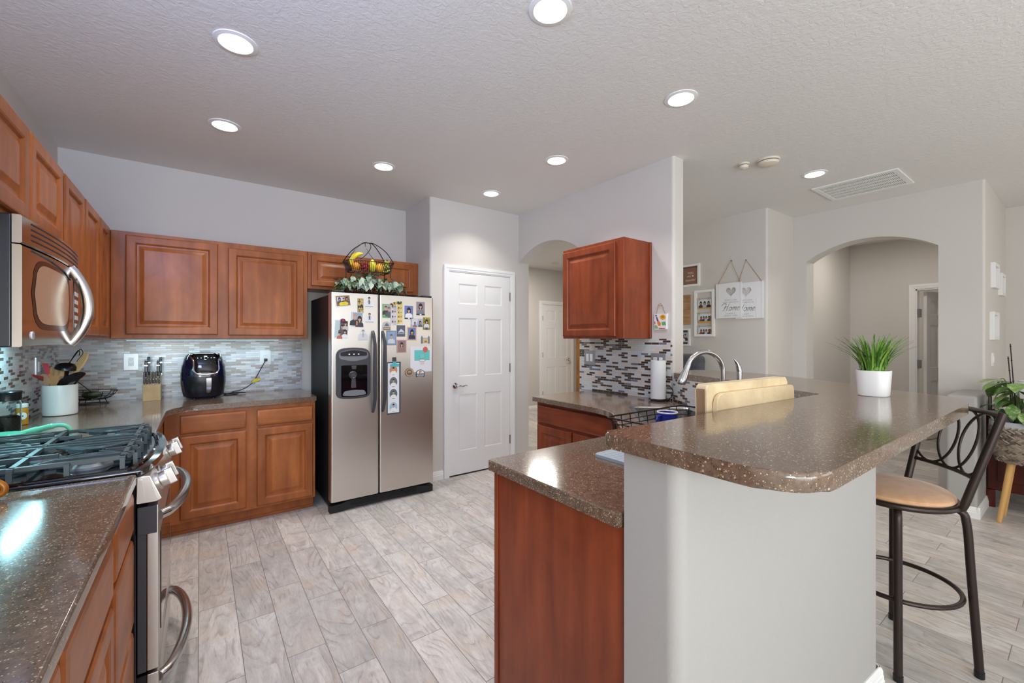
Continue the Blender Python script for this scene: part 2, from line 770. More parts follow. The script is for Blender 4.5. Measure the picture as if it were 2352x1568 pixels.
def m_fabric(name, rgb, rgb2, sc=14):
    t = NT(name)
    n_ = t.noise(t.coords(), sc, 4, 0.65, 0.5)
    t.l(t.ramp(n_, [(0.35, srgb(*rgb)), (0.65, srgb(*rgb2))]), t.b.inputs['Base Color'])
    t.b.inputs['Roughness'].default_value = 0.85
    t.b.inputs['Sheen Weight'].default_value = 0.3
    t.bump(t.noise(t.coords(), 300, 2), 0.2, 0.001)
    return t.mat


M = {}
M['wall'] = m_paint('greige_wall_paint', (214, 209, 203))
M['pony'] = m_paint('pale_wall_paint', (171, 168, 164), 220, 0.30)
M['ceil'] = m_ceiling()
M['white'] = plain('white_gloss_paint', (238, 237, 235), 0.32)
M['trimw'] = plain('white_trim_paint', (240, 240, 238), 0.35)
M['floor'] = m_floor()
M['counter'] = m_counter()
M['wood'] = m_wood('stained_maple', (186, 110, 56), (146, 78, 37))
M['wood_h'] = m_wood('stained_maple_crosswise', (186, 110, 56), (146, 78, 37), False)
M['wood_d'] = m_wood('stained_cherry_panel', (156, 76, 42), (118, 52, 29))
M['wood_dh'] = m_wood('stained_cherry_crosswise', (156, 76, 42), (118, 52, 29), False)
PAL_R = [(0.0, (64, 48, 38)), (0.24, (116, 120, 130)), (0.32, (226, 218, 208)), (0.46, (232, 228, 222)), (0.56, (212, 224, 228)), (0.66, (228, 216, 204)), (0.78, (76, 58, 46)), (0.84, (218, 226, 230))]
PAL_B = [(0.0, (166, 156, 148)), (0.20, (186, 190, 200)), (0.36, (204, 202, 206)), (0.50, (212, 216, 224)), (0.62, (192, 188, 192)), (0.72, (228, 226, 224)), (0.84, (158, 150, 146)), (0.93, (206, 208, 216))]
M['tile_r'] = m_mosaic('strip_mosaic_tile', 'y', PAL_R, 0.066)
M['tile_d'] = m_mosaic('strip_mosaic_tile_diagonal', 'd', PAL_R, 0.066)
M['tile_x'] = m_mosaic('strip_mosaic_tile_bar', 'x', PAL_R, 0.066)
M['tile_l'] = m_mosaic('strip_mosaic_tile_left', 'y', [(0.0, (74, 62, 58)), (0.25, (140, 132, 132)), (0.33, (226, 216, 216)), (0.55, (226, 230, 236)), (0.72, (216, 204, 206)), (0.90, (90, 74, 70)), (0.94, (222, 222, 228))], 0.066, mortar=(196, 190, 188))
M['tile_b'] = m_mosaic('strip_mosaic_tile_back', 'x', PAL_B, 0.072, mortar=(196, 194, 196))
M['steel'] = m_steel('brushed_steel', (214, 209, 203), 0.34)
M['steel_m'] = m_steel('mirror_steel', (200, 190, 178), 0.13, True)
M['chrome'] = plain('chrome', (225, 225, 228), 0.08, 1.0)
M['nickel'] = m_steel('brushed_nickel', (188, 186, 186), 0.22)
M['black'] = plain('black_plastic', (22, 22, 26), 0.25)
M['blackm'] = plain('matt_black', (24, 24, 26), 0.55)
M['blackg'] = plain('black_glass', (8, 8, 14), 0.05, coat=0.5)
M['iron'] = plain('cast_iron', (64, 75, 78), 0.36)
M['darkgrey'] = plain('charcoal_plastic', (66, 66, 72), 0.35)
M['grey'] = plain('grey_plastic', (120, 122, 126), 0.4)
M['navy'] = plain('navy_gloss_plastic', (16, 18, 48), 0.12, coat=0.6)
M['ceramic'] = plain('white_ceramic', (232, 231, 230), 0.22)
M['paperw'] = plain('white_paper', (236, 236, 236), 0.8)
M['bronze'] = plain('dark_bronze_metal', (58, 48, 44), 0.38, 0.6)
M['wire'] = plain('black_wire', (20, 19, 20), 0.35, 0.3)
M['block'] = m_wood('pale_beech', (222, 192, 146), (204, 170, 122), True, 0.45)
M['board'] = m_wood('pale_maple_board', (242, 222, 184), (230, 204, 162), False, 0.5, 0.7, (0.9, 6, 6))
M['board_end'] = m_wood('board_end_grain', (176, 146, 112), (140, 110, 84), True, 0.6)
M['spoonwood'] = plain('utensil_wood', (214, 160, 110), 0.5)
M['cream'] = plain('cream_plastic', (226, 216, 196), 0.45)
M['rope'] = plain('jute_cord', (176, 142, 96), 0.85)
M['lamp'] = plain('lit_lens', (255, 255, 255), 0.4, emit=(255, 252, 246), es=7.0)
M['led'] = plain('lit_cool_strip', (255, 255, 255), 0.4, emit=(150, 240, 250), es=0.9)


# ---------------------------------------------------------------- the room
CEIL = 2.743
struct(MB(M['floor']).box(-0.95, 9.3, -3.4, 6.6, -0.1, 0.0).build('floor', smooth=0))
struct(MB(M['ceil']).box(-0.95, 9.3, -3.4, 6.6, CEIL, CEIL + 0.1).build('ceiling', smooth=0))

struct(MB(M['wall']).box(-0.94, -0.82, -3.4, 4.5, 0, CEIL).build('wall_left', smooth=0))
struct(MB(M['wall']).box(-0.82, 1.79, 4.38, 4.5, 0, CEIL).build('wall_back', smooth=0))


def vert_at(x=None, y=None):
    def t(e):
        a, b = e.verts[0].co, e.verts[1].co
        if abs(a.z - b.z) < 0.5:
            return False
        return (x is None or abs(a.x - x) < 1e-4) and (y is None or abs(a.y - y) < 1e-4)
    return t


struct(MB(M['wall']).box(1.79, 3.0, 3.78, 4.5, 0, CEIL, 0.022, 4, edges=vert_at(1.79, 3.78)).build('wall_pantry'))

# wall with the first archway and the small upper cabinet
YZ = Fr((0, 0, 0), (0, 1, 0), (0, 0, 1), (1, 0, 0))


def arch_pts(y0, y1, zs, rise, n=24):
    c = y1 - y0
    r = (c * c / 4 + rise * rise) / (2 * rise)
    cy, cz = (y0 + y1) / 2, zs + rise - r
    a = math.asin(c / 2 / r)
    return [(cy + r * math.sin(-a + 2 * a * i / n), cz + r * math.cos(-a + 2 * a * i / n)) for i in range(n + 1)]


poly = [(1.86, 0), (2.84, 0)] + arch_pts(2.84, 3.78, 2.215, 0.155) + [(3.78, CEIL), (1.86, CEIL)]
struct(MB(M['wall']).prism(poly, 2.86, 3.0, YZ, 0.022, 4, edges=vert_at(None, 1.86)).build('wall_archway'))

# gallery wall block, entry wall with its archway, stub walls
struct(MB(M['wall']).box(4.78, 5.63, 2.02, 4.2, 0, CEIL, 0.022, 4, edges=vert_at(4.78, 2.02)).build('wall_gallery'))
poly = [(0.555, 0), (0.843, 0)] + arch_pts(0.843, 1.89, 2.225, 0.165) + [(1.89, 0), (2.02, 0), (2.02, CEIL), (0.555, CEIL)]
struct(MB(M['wall']).prism(poly, 5.43, 5.63, YZ, 0.02, 4, edges=vert_at(5.43, 0.555)).build('wall_entry'))
struct(MB(M['wall']).box(5.63, 6.96, 0.555, 0.675, 0, CEIL).build('wall_side', smooth=0))
struct(MB(M['wall']).box(6.84, 6.96, -3.4, 0.555, 0, CEIL).build('wall_right', smooth=0))
struct(MB(M['wall']).box(5.63, 7.80, 2.15, 2.25, 0, CEIL).build('wall_hall', smooth=0))
poly = [(0.675, 0), (0.675, CEIL), (2.25, CEIL), (2.25, 0), (1.43, 0), (1.43, 2.04), (0.70, 2.04), (0.70, 0)]
struct(MB(M['wall']).prism(poly, 7.8, 7.92, YZ).build('wall_corridor', smooth=0))
struct(MB(M['wall']).box(9.2, 9.3, 0.5, 6.6, 0, CEIL).build('wall_end', smooth=0))
struct(MB(M['wall']).box(6.96, 9.3, 0.5, 0.6, 0, CEIL).build('wall_bedroom', smooth=0))
struct(MB(M['wall']).box(-0.95, 9.3, 6.4, 6.5, 0, CEIL).build('wall_north', smooth=0))
struct(MB(M['wall']).box(-0.95, -0.85, 4.5, 6.4, 0, CEIL).build('wall_corner', smooth=0))

# low stub wall with a soft rounded top beside the entry
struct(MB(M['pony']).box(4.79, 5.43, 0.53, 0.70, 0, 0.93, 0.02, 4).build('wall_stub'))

# rear wall with its glazed openings (behind the camera)
XZ = Fr((0, -3.3, 0), (1, 0, 0), (0, 0, 1), (0, -1, 0))
struct(MB(M['wall']).prism([(-0.95, 0), (6.96, 0), (6.96, CEIL), (-0.95, CEIL)], 0, 0.1, XZ,
       holes=[[(-0.7, 0.2), (2.5, 0.2), (2.5, 2.3), (-0.7, 2.3)], [(3.2, 0.45), (6.0, 0.45), (6.0, 2.35), (3.2, 2.35)]]).build('wall_rear', smooth=0))
for i, (a, b, c, d) in enumerate(((-0.7, 2.5, 0.2, 2.3), (3.2, 6.0, 0.45, 2.35))):
    mb = MB(M['trimw'])
    mid = (a + b) / 2
    for u0, u1, v0, v1 in ((a, a + .06, c, d), (b - .06, b, c, d), (mid - .04, mid + .04, c, d), (a, b, c, c + .06), (a, b, d - .06, d)):
        mb.box(u0, u1, -3.36, -3.30, v0, v1)
    struct(mb.build('window_%d' % (i + 1), smooth=0))

mb = MB(M['trimw'])
for y0, y1, z0, z1 in ((0.15, 0.20, 2.14, 2.60), (1.50, 1.55, 2.14, 2.60), (0.15, 1.55, 2.14, 2.18), (0.15, 1.55, 2.56, 2.60)):
    mb.box(-0.8199, -0.805, y0, y1, z0, z1)
struct(mb.build('window_3', smooth=0))  # added frame that only houses the blue ceiling fill

mb = MB(M['trimw'])
for y0, y1, z0, z1 in ((-2.35, -2.25, 0.80, 2.10), (-0.75, -0.65, 0.80, 2.10), (-2.35, -0.65, 0.80, 0.85), (-2.35, -0.65, 2.05, 2.10), (-1.52, -1.48, 0.80, 2.10)):
    mb.box(-0.8199, -0.80, y0, y1, z0, z1)
struct(mb.build('window_4', smooth=0))  # made-up frame around the side fill, set on the solid wall

# pony wall that carries the raised bar
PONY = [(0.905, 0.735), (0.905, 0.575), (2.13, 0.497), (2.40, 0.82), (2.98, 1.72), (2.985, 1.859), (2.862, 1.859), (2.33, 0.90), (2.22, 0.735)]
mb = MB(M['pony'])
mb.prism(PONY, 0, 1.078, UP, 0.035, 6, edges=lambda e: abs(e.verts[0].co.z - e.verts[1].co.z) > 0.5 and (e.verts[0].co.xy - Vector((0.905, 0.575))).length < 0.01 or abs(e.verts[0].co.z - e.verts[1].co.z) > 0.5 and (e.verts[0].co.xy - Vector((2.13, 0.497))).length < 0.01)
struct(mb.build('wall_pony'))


# skirting boards with a stepped profile
def skirting(name, p0, p1, nrm, h=0.085):
    p0, p1 = Vector(p0), Vector(p1)
    d = (p1 - p0)
    fr = Fr((p0.x, p0.y, 0), (nrm[0], nrm[1], 0), (0, 0, 1), (d.x, d.y, 0))
    prof = [(0, 0), (0.016, 0), (0.016, h * 0.52), (0.013, h * 0.56), (0.013, h * 0.70), (0.010, h * 0.74), (0.010, h * 0.88), (0.004, h), (0, h)]
    return struct(MB(M['trimw']).prism(prof, 0, d.length, fr).build(name))


skirting('baseboard_pantry', (1.80, 3.78), (1.926, 3.78), (0, -1))
skirting('baseboard_archway', (2.80, 3.78), (2.86, 3.78), (0, -1))
skirting('baseboard_stub', (4.79, 0.515), (4.79, 0.70), (-1, 0))
skirting('baseboard_entry', (4.775, 0.53), (5.43, 0.53), (0, -1))
skirting('baseboard_side', (5.43, 0.555), (6.84, 0.555), (0, -1))
skirting('baseboard_right', (6.84, -3.3), (6.84, 0.555), (-1, 0))
skirting('baseboard_gallery', (4.78, 2.02), (4.78, 4.2), (-1, 0))
skirting('baseboard_hall', (5.63, 2.15), (7.80, 2.15), (0, -1))
skirting('baseboard_north', (3.0, 6.4), (5.34, 6.4), (0, -1))
skirting('baseboard_pony', (0.95, 0.572), (2.135, 0.4965), (-0.0636, -0.998), 0.10)
skirting('baseboard_bar', (2.125, 0.490), (2.40, 0.82), (0.768, -0.640), 0.10)

# strip mosaic behind the counters
struct(MB(M['tile_b']).box(-0.81, 0.765, 4.37, 4.38, 0.908, 1.372).build('trim_1', smooth=0))
struct(MB(M['tile_l']).box(-0.82, -0.81, 0.6, 4.37, 0.908, 1.372).build('trim_2', smooth=0))
struct(MB(M['tile_r']).box(2.85, 2.86, 1.872, 2.83, 0.908, 1.372).build('trim_3', smooth=0))
fr = Fr((2.862, 1.859, 0), (-0.485, -0.8745, 0), (0, 0, 1), (-0.8745, 0.485, 0))
struct(MB(M['tile_d']).prism([(0, 0.908), (1.09, 0.908), (1.09, 1.078), (0, 1.078)], 0.0, 0.01, fr).build('trim_4', smooth=0))
struct(MB(M['tile_x']).box(0.93, 2.2, 0.735, 0.745, 0.908, 1.078).build('trim_5', smooth=0))


# ---------------------------------------------------------------- panelled doors
def panel_leaf(mb, fr, W, H, t, dp=0.006):
    """Six raised panels on a slab; n = 0 is the rear face."""
    xs = [0, 0.145 * W, 0.44 * W, 0.56 * W, 0.855 * W, W]
    zs = [0, 0.115 * H, 0.395 * H, 0.485 * H, 0.775 * H, 0.845 * H, 0.945 * H, H]
    pan = {(1, 1), (3, 1), (1, 3), (3, 3), (1, 5), (3, 5)}
    for i in range(5):
        for j in range(7):
            u0, u1, v0, v1 = xs[i], xs[i + 1], zs[j], zs[j + 1]
            if (i, j) in pan:
                mb.rings(fr, u1 - u0, v1 - v0, [(0, t), (0.009, t - dp), (0.020, t - dp), (0.042, t - dp * 0.15)], u0, v0, back=False)
            else:
                mb.rect(fr, u0, v0, u1, v1, t)
    mb.rect(fr, 0, 0, W, H, 0)
    mb.add([fr.p(0, 0, 0), fr.p(0, 0, t), fr.p(0, H, t), fr.p(0, H, 0)], [[0, 1, 2, 3]])
    mb.add([fr.p(W, 0, 0), fr.p(W, 0, t), fr.p(W, H, t), fr.p(W, H, 0)], [[0, 1, 2, 3]])
    mb.add([fr.p(0, H, 0), fr.p(0, H, t), fr.p(W, H, t), fr.p(W, H, 0)], [[0, 1, 2, 3]])
    mb.add([fr.p(0, 0, 0), fr.p(0, 0, t), fr.p(W, 0, t), fr.p(W, 0, 0)], [[0, 1, 2, 3]])


def casing(mb, fr, W, H, cw=0.062):
    """Door casing around an opening of W by H: two legs and a head, stepped."""
    for st, (o, n0, n) in enumerate(((0.0, 0.0, 0.012), (0.012, 0.012, 0.017), (0.034, 0.017, 0.021))):
        a, b = o, cw - 0.0015 * st
        for u0, u1, v0, v1 in ((-b, -a, 0, H + a), (W + a, W + b, 0, H + a), (-b, W + b, H + a, H + b)):
            mb.prism([(u0, v0), (u1, v0), (u1, v1), (u0, v1)], n0, n, fr)


def lever(name, fr, u, v, dirn, parent):
    mb = MB(M['chrome'])
    Mx = Matrix((fr.U, fr.V, fr.N)).transposed().to_4x4()
    mb.lathe([(0.026, 0), (0.030, 0.004), (0.028, 0.012), (0.012, 0.016), (0.011, 0.045)], fr.p(u, v, 0), 20, Mx)
    mb.tube(spline([fr.p(u, v, 0.042), fr.p(u + dirn * .03, v + .002, 0.050), fr.p(u + dirn * .065, v - .006, 0.050), fr.p(u + dirn * .095, v + .001, 0.050), fr.p(u + dirn * .115, v - .004, .05)], 6), [0.010] * 8 + [0.0085] * 8 + [0.006] * 9, 10)
    return mb.build(name, parent)


def hinge(fr, u, v, parent, n=0.005):
    mb = MB(M['nickel'])
    mb.prism([(u - .009, v - .045), (u + .009, v - .045), (u + .009, v + .045), (u - .009, v + .045)], 0.001, n, fr)
    mb.tube([fr.p(u, v - .047, n + .003), fr.p(u, v + .047, n + .003)], 0.006, 8)
    return mb.build('hinge', parent)


# pantry door
fr = Fr((1.992, 3.78, 0), (1, 0, 0), (0, 0, 1), (0, -1, 0))
mb = MB(M['trimw'])
casing(mb, fr, 0.742, 2.042)
d1 = struct(mb.build('door_1', o=(1.992, 3.78, 0)), 'white six panel pantry door with a chrome lever', 'door')
mb = MB(M['white'])
f2 = Fr((1.992, 3.78, 0.014), (1, 0, 0), (0, 0, 1), (0, -1, 0))
panel_leaf(mb, f2, 0.738, 2.024, 0.008)
mb.build('leaf', d1)
for v in (0.28, 1.06, 1.83):
    hinge(fr, 0.740, v, d1, 0.009)
lever('door_handle', Fr((1.992, 3.772, 0), (1, 0, 0), (0, 0, 1), (0, -1, 0)), 0.062, 0.905, 1, d1)
MB(M['blackm']).box(1.992, 2.734, 3.772, 3.7799, 0.0005, 0.014).build('door_gap_shade', d1)  # black strip stands in for the shaded gap under the leaf

# door in the hall beyond the first archway
fr = Fr((5.42, 6.4, 0), (1, 0, 0), (0, 0, 1), (0, -1, 0))
mb = MB(M['trimw'])
casing(mb, fr, 0.77, 2.05, 0.07)
d2 = struct(mb.build('door_2', o=(5.42, 6.4, 0)), 'white six panel door at the end of the hall beyond the archway', 'door')
mb = MB(M['white'])
panel_leaf(mb, Fr((5.423, 6.4, 0.012), (1, 0, 0), (0, 0, 1), (0, -1, 0)), 0.764, 2.03, 0.008)
mb.build('leaf', d2)
for v in (0.3, 1.06, 1.78):
    hinge(fr, 0.006, v, d2, 0.009)
lever('door_handle', Fr((5.42, 6.392, 0), (1, 0, 0), (0, 0, 1), (0, -1, 0)), 0.70, 0.95, -1, d2)

# open door at the corridor beyond the entry archway
fr = Fr((7.8, 1.43, 0), (0, -1, 0), (0, 0, 1), (-1, 0, 0))
mb = MB(M['trimw'])
casing(mb, fr, 0.73, 2.04, 0.065)
mb.box(7.8, 7.92, 1.415, 1.43, 0, 2.04)
mb.box(7.8, 7.92, 0.70, 0.715, 0, 2.04)
mb.box(7.8, 7.92, 0.70, 1.43, 2.025, 2.04)
d3 = struct(mb.build('door_3', o=(7.8, 1.43, 0)), 'white door standing open in the corridor beyond the entry archway', 'door')
mb = MB(M['white'])
panel_leaf(mb, Fr((7.93, 1.375, 0.012), (1, -0.22, 0), (0, 0, 1), (-0.22, -1, 0)), 0.70, 2.0, 0.035, 0.010)
mb.build('leaf', d3)
for v in (0.30, 1.03, 1.72):
    MB(M['grey']).box(7.80, 7.93, 1.392, 1.416, v - .055, v + .055).build('hinge', d3)


# ---------------------------------------------------------------- kitchen cabinets
def raised_door(name, fr, u0, v0, w_, h_, parent, mat='wood', t=0.021, fw=0.062):
    mb = MB(M[mat])
    mb.rings(fr, w_, h_, [(0, 0), (0, t - 0.007), (0.004, t - 0.002), (0.009, t), (fw - 0.012, t), (fw - 0.006, t - 0.003), (fw, t - 0.011),
                          (fw + 0.008, t - 0.012), (fw + 0.016, t - 0.011), (fw + 0.036, t - 0.003), (fw + 0.040, t - 0.002)], u0, v0)
    return mb.build(name, parent, 25)


def drawer_front(name, fr, u0, v0, w_, h_, parent, mat='wood_h', t=0.021):
    mb = MB(M[mat])
    mb.rings(fr, w_, h_, [(0, 0), (0, t - 0.009), (0.005, t - 0.003), (0.013, t - 0.001), (0.016, t)], u0, v0)
    return mb.build(name, parent, 25)


FX = lambda x, y0: Fr((x, y0, 0), (0, 1, 0), (0, 0, 1), (1, 0, 0))      # faces +x, u runs along +y
FXN = lambda x, y0: Fr((x, y0, 0), (0, -1, 0), (0, 0, 1), (-1, 0, 0))   # faces -x, u runs along -y
FY = lambda y, x0: Fr((x0, y, 0), (1, 0, 0), (0, 0, 1), (0, -1, 0))     # faces -y, u runs along +x
FYP = lambda y, x0: Fr((x0, y, 0), (-1, 0, 0), (0, 0, 1), (0, 1, 0))    # faces +y, u runs along -x

# upper cabinets on the left wall
UX = -0.505
UB, UT = 1.374, 2.134
c = thing('wall_cabinet', 'short double-door wooden wall cabinet mounted directly above the microwave', 'cabinet', (-0.66, 2.24, 1.76), 'wooden upper cabinets')
MB(M['wood']).box(-0.818, UX, 1.79, 2.712, 1.762, UT, 0.002, 1).build('body', c)
f = FX(UX, 0)
raised_door('door', f, 1.815, 1.785, 0.410, UT - 1.785 - 0.018, c)
raised_door('door', f, 2.245, 1.785, 0.440, UT - 1.785 - 0.018, c)
c = thing('wall_cabinet', 'tall narrow double-door wooden wall cabinet between the microwave and the corner', 'cabinet', (-0.66, 3.14, UB), 'wooden upper cabinets')
MB(M['wood']).box(-0.818, UX, 2.714, 3.565, UB, UT, 0.002, 1).build('body', c)
raised_door('door', f, 2.732, UB + 0.018, 0.385, UT - UB - 0.036, c)
raised_door('door', f, 3.150, UB + 0.018, 0.385, UT - UB - 0.036, c)
c = thing('wall_cabinet', 'wooden corner wall cabinet with a single slim door beside the corner', 'cabinet', (-0.66, 3.8, UB), 'wooden upper cabinets')
MB(M['wood']).box(-0.818, UX, 3.567, 4.378, UB, UT, 0.002, 1).build('body', c)
raised_door('door', f, 3.585, UB + 0.018, 0.30, UT - UB - 0.036, c)

# upper cabinets on the back wall
UY = 4.055
f = FY(UY, 0)
c = thing('wall_cabinet', 'large wooden wall cabinet with two raised panel doors above the air fryer', 'cabinet', (0.13, 4.22, UB), 'wooden upper cabinets')
MB(M['wood']).box(UX + 0.002, 0.757, UY, 4.378, UB, UT, 0.002, 1).build('body', c)
raised_door('door', f, -0.423, UB + 0.030, 0.538, UT - UB - 0.055, c)
raised_door('door', f, 0.182, UB + 0.026, 0.545, UT - UB - 0.070, c)
c = thing('wall_cabinet', 'shallow wide wooden wall cabinet above the refrigerator', 'cabinet', (1.26, 4.22, 1.80), 'wooden upper cabinets')
MB(M['wood']).box(0.759, 1.786, UY, 4.378, 1.812, UT, 0.002, 1).build('body', c)
raised_door('door', f, 0.786, 1.838, 0.945, UT - 1.838 - 0.026, c, fw=0.055)

# small upper cabinet on the archway wall
c = thing('wall_cabinet', 'single-door cherry wall cabinet hanging alone beside the archway', 'cabinet', (2.70, 2.38, 1.372), 'wooden upper cabinets')
mb = MB(M['wood_d'])
mb.box(2.535, 2.858, 2.062, 2.715, 1.374, 2.130, 0.002, 1)
mb.box(2.835, 2.858, 2.048, 2.064, 1.376, 2.128, 0.003, 1)
mb.build('body', c)
raised_door('door', FXN(2.535, 2.715), 0.012, 1.392, 0.572, 0.712, c, 'wood_d')

# base cabinets: left run
ZC = 0.908
TOP = ZC - 0.038
LF = -0.200
f = FX(LF, 0)
c = thing('base_cabinet', 'wooden base cabinet with a stack of three drawers beside the range', 'cabinet', (-0.5, 1.74, 0), 'wooden base cabinets')
mb = MB(M['wood'])
mb.box(-0.818, LF, 1.535, 1.948, 0.10, TOP, 0.002, 1)
mb.box(-0.818, LF - 0.07, 1.535, 1.948, 0.0, 0.10)
mb.build('body', c)
for v0, v1 in ((0.715, 0.850), (0.405, 0.690), (0.115, 0.380)):
    drawer_front('drawer', f, 1.555, v0, 0.372, v1 - v0, c)
c = thing('base_cabinet', 'wooden base cabinet with one drawer over one door under the near counter', 'cabinet', (-0.5, 1.2, 0), 'wooden base cabinets')
mb = MB(M['wood'])
mb.box(-0.818, LF, 0.60, 1.533, 0.10, TOP, 0.002, 1)
mb.box(-0.818, LF - 0.07, 0.60, 1.533, 0.0, 0.10)
mb.build('body', c)
drawer_front('drawer', f, 1.02, 0.700, 0.485, 0.150, c)
raised_door('door', f, 1.02, 0.115, 0.485, 0.560, c)
drawer_front('drawer', f, 0.63, 0.700, 0.36, 0.150, c)
raised_door('door', f, 0.63, 0.115, 0.36, 0.560, c)
c = thing('base_cabinet', 'wooden corner base cabinet between the range and the back run', 'cabinet', (-0.5, 3.3, 0), 'wooden base cabinets')
mb = MB(M['wood'])
mb.box(-0.818, LF, 2.722, 3.738, 0.10, TOP, 0.002, 1)
mb.box(-0.818, LF - 0.05, 2.722, 3.738, 0.0, 0.10)
mb.build('body', c)
raised_door('door', f, 2.76, 0.115, 0.42, 0.72, c)

# base cabinet: back run
c = thing('base_cabinet', 'wooden base cabinet with two drawers over two doors below the air fryer', 'cabinet', (0.27, 4.0, 0), 'wooden base cabinets')
mb = MB(M['wood'])
mb.box(-0.198, 0.757, 3.74, 4.368, 0.092, TOP, 0.002, 1)
mb.box(-0.23, 0.752, 3.80, 4.368, 0.0, 0.092)
mb.build('body', c)
mb = MB(M['wood_h'])
mb.prism([(0, 0.0005), (0.012, 0.0005), (0.012, 0.012), (0.006, 0.020), (0, 0.020)], 0, 0.98, Fr((-0.23, 3.80, 0), (0, -1, 0), (0, 0, 1), (1, 0, 0)))
mb.build('toe_moulding', c)
f = FY(3.74, 0)
drawer_front('drawer', f, -0.110, 0.712, 0.390, 0.128, c)
drawer_front('drawer', f, 0.348, 0.718, 0.388, 0.118, c)
raised_door('door', f, -0.110, 0.118, 0.390, 0.574, c)
raised_door('door', f, 0.348, 0.112, 0.388, 0.584, c)

# base cabinet: run along the archway wall
c = thing('base_cabinet', 'cherry base cabinet with a wide drawer over two doors beside the archway', 'cabinet', (2.5, 2.2, 0), 'wooden base cabinets')
mb = MB(M['wood_d'])
mb.box(2.225, 2.848, 1.85, 2.69, 0.10, TOP, 0.002, 1)
mb.box(2.295, 2.848, 1.85, 2.69, 0.0, 0.10)
mb.build('body', c)
f = FXN(2.225, 2.69)
drawer_front('drawer', f, 0.018, 0.700, 0.800, 0.140, c, 'wood_dh')
raised_door('door', f, 0.018, 0.115, 0.395, 0.565, c, 'wood_d')
raised_door('door', f, 0.425, 0.115, 0.395, 0.565, c, 'wood_d')

# corner sink base and island run
c = thing('base_cabinet', 'cherry corner base cabinet under the sink', 'cabinet', (2.3, 1.4, 0), 'wooden base cabinets')
mb = MB(M['wood_d'])
mb.prism([(1.80, 0.75), (2.21, 0.75), (2.31, 0.93), (2.80, 1.82), (2.80, 1.845), (2.222, 1.845), (1.80, 1.42)], 0.0, 0.62, UP)
mb.build('body', c)
c = thing('base_cabinet', 'cherry base cabinet of the peninsula with a plain finished end panel', 'cabinet', (1.3, 1.05, 0), 'wooden base cabinets')
mb = MB(M['wood_d'])
mb.box(0.925, 1.795, 0.748, 1.345, 0.10, TOP, 0.001, 1)
mb.box(0.925, 1.795, 0.748, 1.275, 0.0, 0.10)
mb.build('body', c)
mb = MB(M['wood_d'])
mb.box(0.912, 0.924, 0.7365, 1.352, 0.0005, TOP - 0.001, 0.002, 1)
mb.build('end_panel', c)
mb = MB(M['wood_d'])
mb.box(0.905, 0.9118, 1.330, 1.352, 0.0005, TOP - 0.001, 0.002, 1)
mb.build('corner_bead', c)
f = FYP(1.345, 1.795)
for k in range(2):
    drawer_front('drawer', f, 0.02 + k * 0.43, 0.70, 0.40, 0.14, c, 'wood_dh')
    raised_door('door', f, 0.02 + k * 0.43, 0.115, 0.40, 0.565, c, 'wood_d')


# ---------------------------------------------------------------- counters
def slab(name, poly, z1, t, label, b=0.008, holes=()):
    mb = MB(M['counter'])
    if holes:
        mb.prism(poly, z1 - t, z1, UP, holes=holes)
    else:
        mb.prism(poly, z1 - t, z1, UP, b, 3, bcap=True)
    return tag(mb.build(name, smooth=50), label, 'countertop')


slab('countertop', rpoly([(-0.808, 0.62), (-0.175, 0.62), (-0.175, 1.946), (-0.808, 1.946)], [0, 0, 0.006, 0], 3), ZC, 0.038, 'brown speckled countertop in the near corner, in front of the range')
slab('countertop', rpoly([(-0.808, 2.722), (-0.175, 2.722), (-0.175, 3.56), (-0.09, 3.715), (0.765, 3.715), (0.765, 4.368), (-0.808, 4.368)], [0, 0, 0.10, 0.10, 0.012, 0, 0], 5), ZC, 0.038, 'brown speckled L-shaped countertop carrying the air fryer and utensil crock')
SINK = [(2.385, 1.90), (2.685, 1.61), (2.135, 1.05), (1.835, 1.34)]
# the sink cut-out is left open in the slab
low = rpoly([(0.893, 0.747), (2.215, 0.747), (2.318, 0.915), (2.845, 1.865), (2.845, 2.70), (2.172, 2.70), (2.160, 1.86), (1.70, 1.385), (0.893, 1.385)],
            [0, 0, 0, 0, 0, 0.02, 0.16, 0.10, 0.02], 6)
cut = rpoly([(2.378, 1.888), (2.672, 1.605), (2.140, 1.062), (1.847, 1.345)], 0.05, 4)
mb = MB(M['counter'])
mb.prism(low, ZC - 0.038, ZC - 0.004, UP, holes=[cut])
# eased upper edge
cen = Vector((1.9, 1.5))
lo2 = []
m_ = len(low)
for i in range(m_):
    a, b, d = Vector(low[i - 1]), Vector(low[i]), Vector(low[(i + 1) % m_])
    n1 = Vector((-(b - a).y, (b - a).x)).normalized()
    n2 = Vector((-(d - b).y, (d - b).x)).normalized()
    n_ = (n1 + n2).normalized()
    lo2.append(b + n_ * 0.004)
vs = [(p[0], p[1], ZC - 0.004) for p in low] + [(p.x, p.y, ZC) for p in lo2]
mb.add(vs, [[i, (i + 1) % m_, m_ + (i + 1) % m_, m_ + i] for i in range(m_)])
loops = [[Vector((p.x, p.y, 0)) for p in lo2], [Vector((p[0], p[1], 0)) for p in cut]]
tri = tessellate_polygon(loops)
fl = [p for lp in loops for p in lp]
mb.add([(p.x, p.y, ZC) for p in fl], [list(t) for t in tri])
k = len(cut)
mb.add([(p[0], p[1], ZC - 0.004) for p in cut] + [(p[0], p[1], ZC) for p in cut], [[i, (i + 1) % k, k + (i + 1) % k, k + i] for i in range(k)])
tag(mb.build('countertop', smooth=50), 'brown speckled lower peninsula countertop with the corner sink', 'countertop')

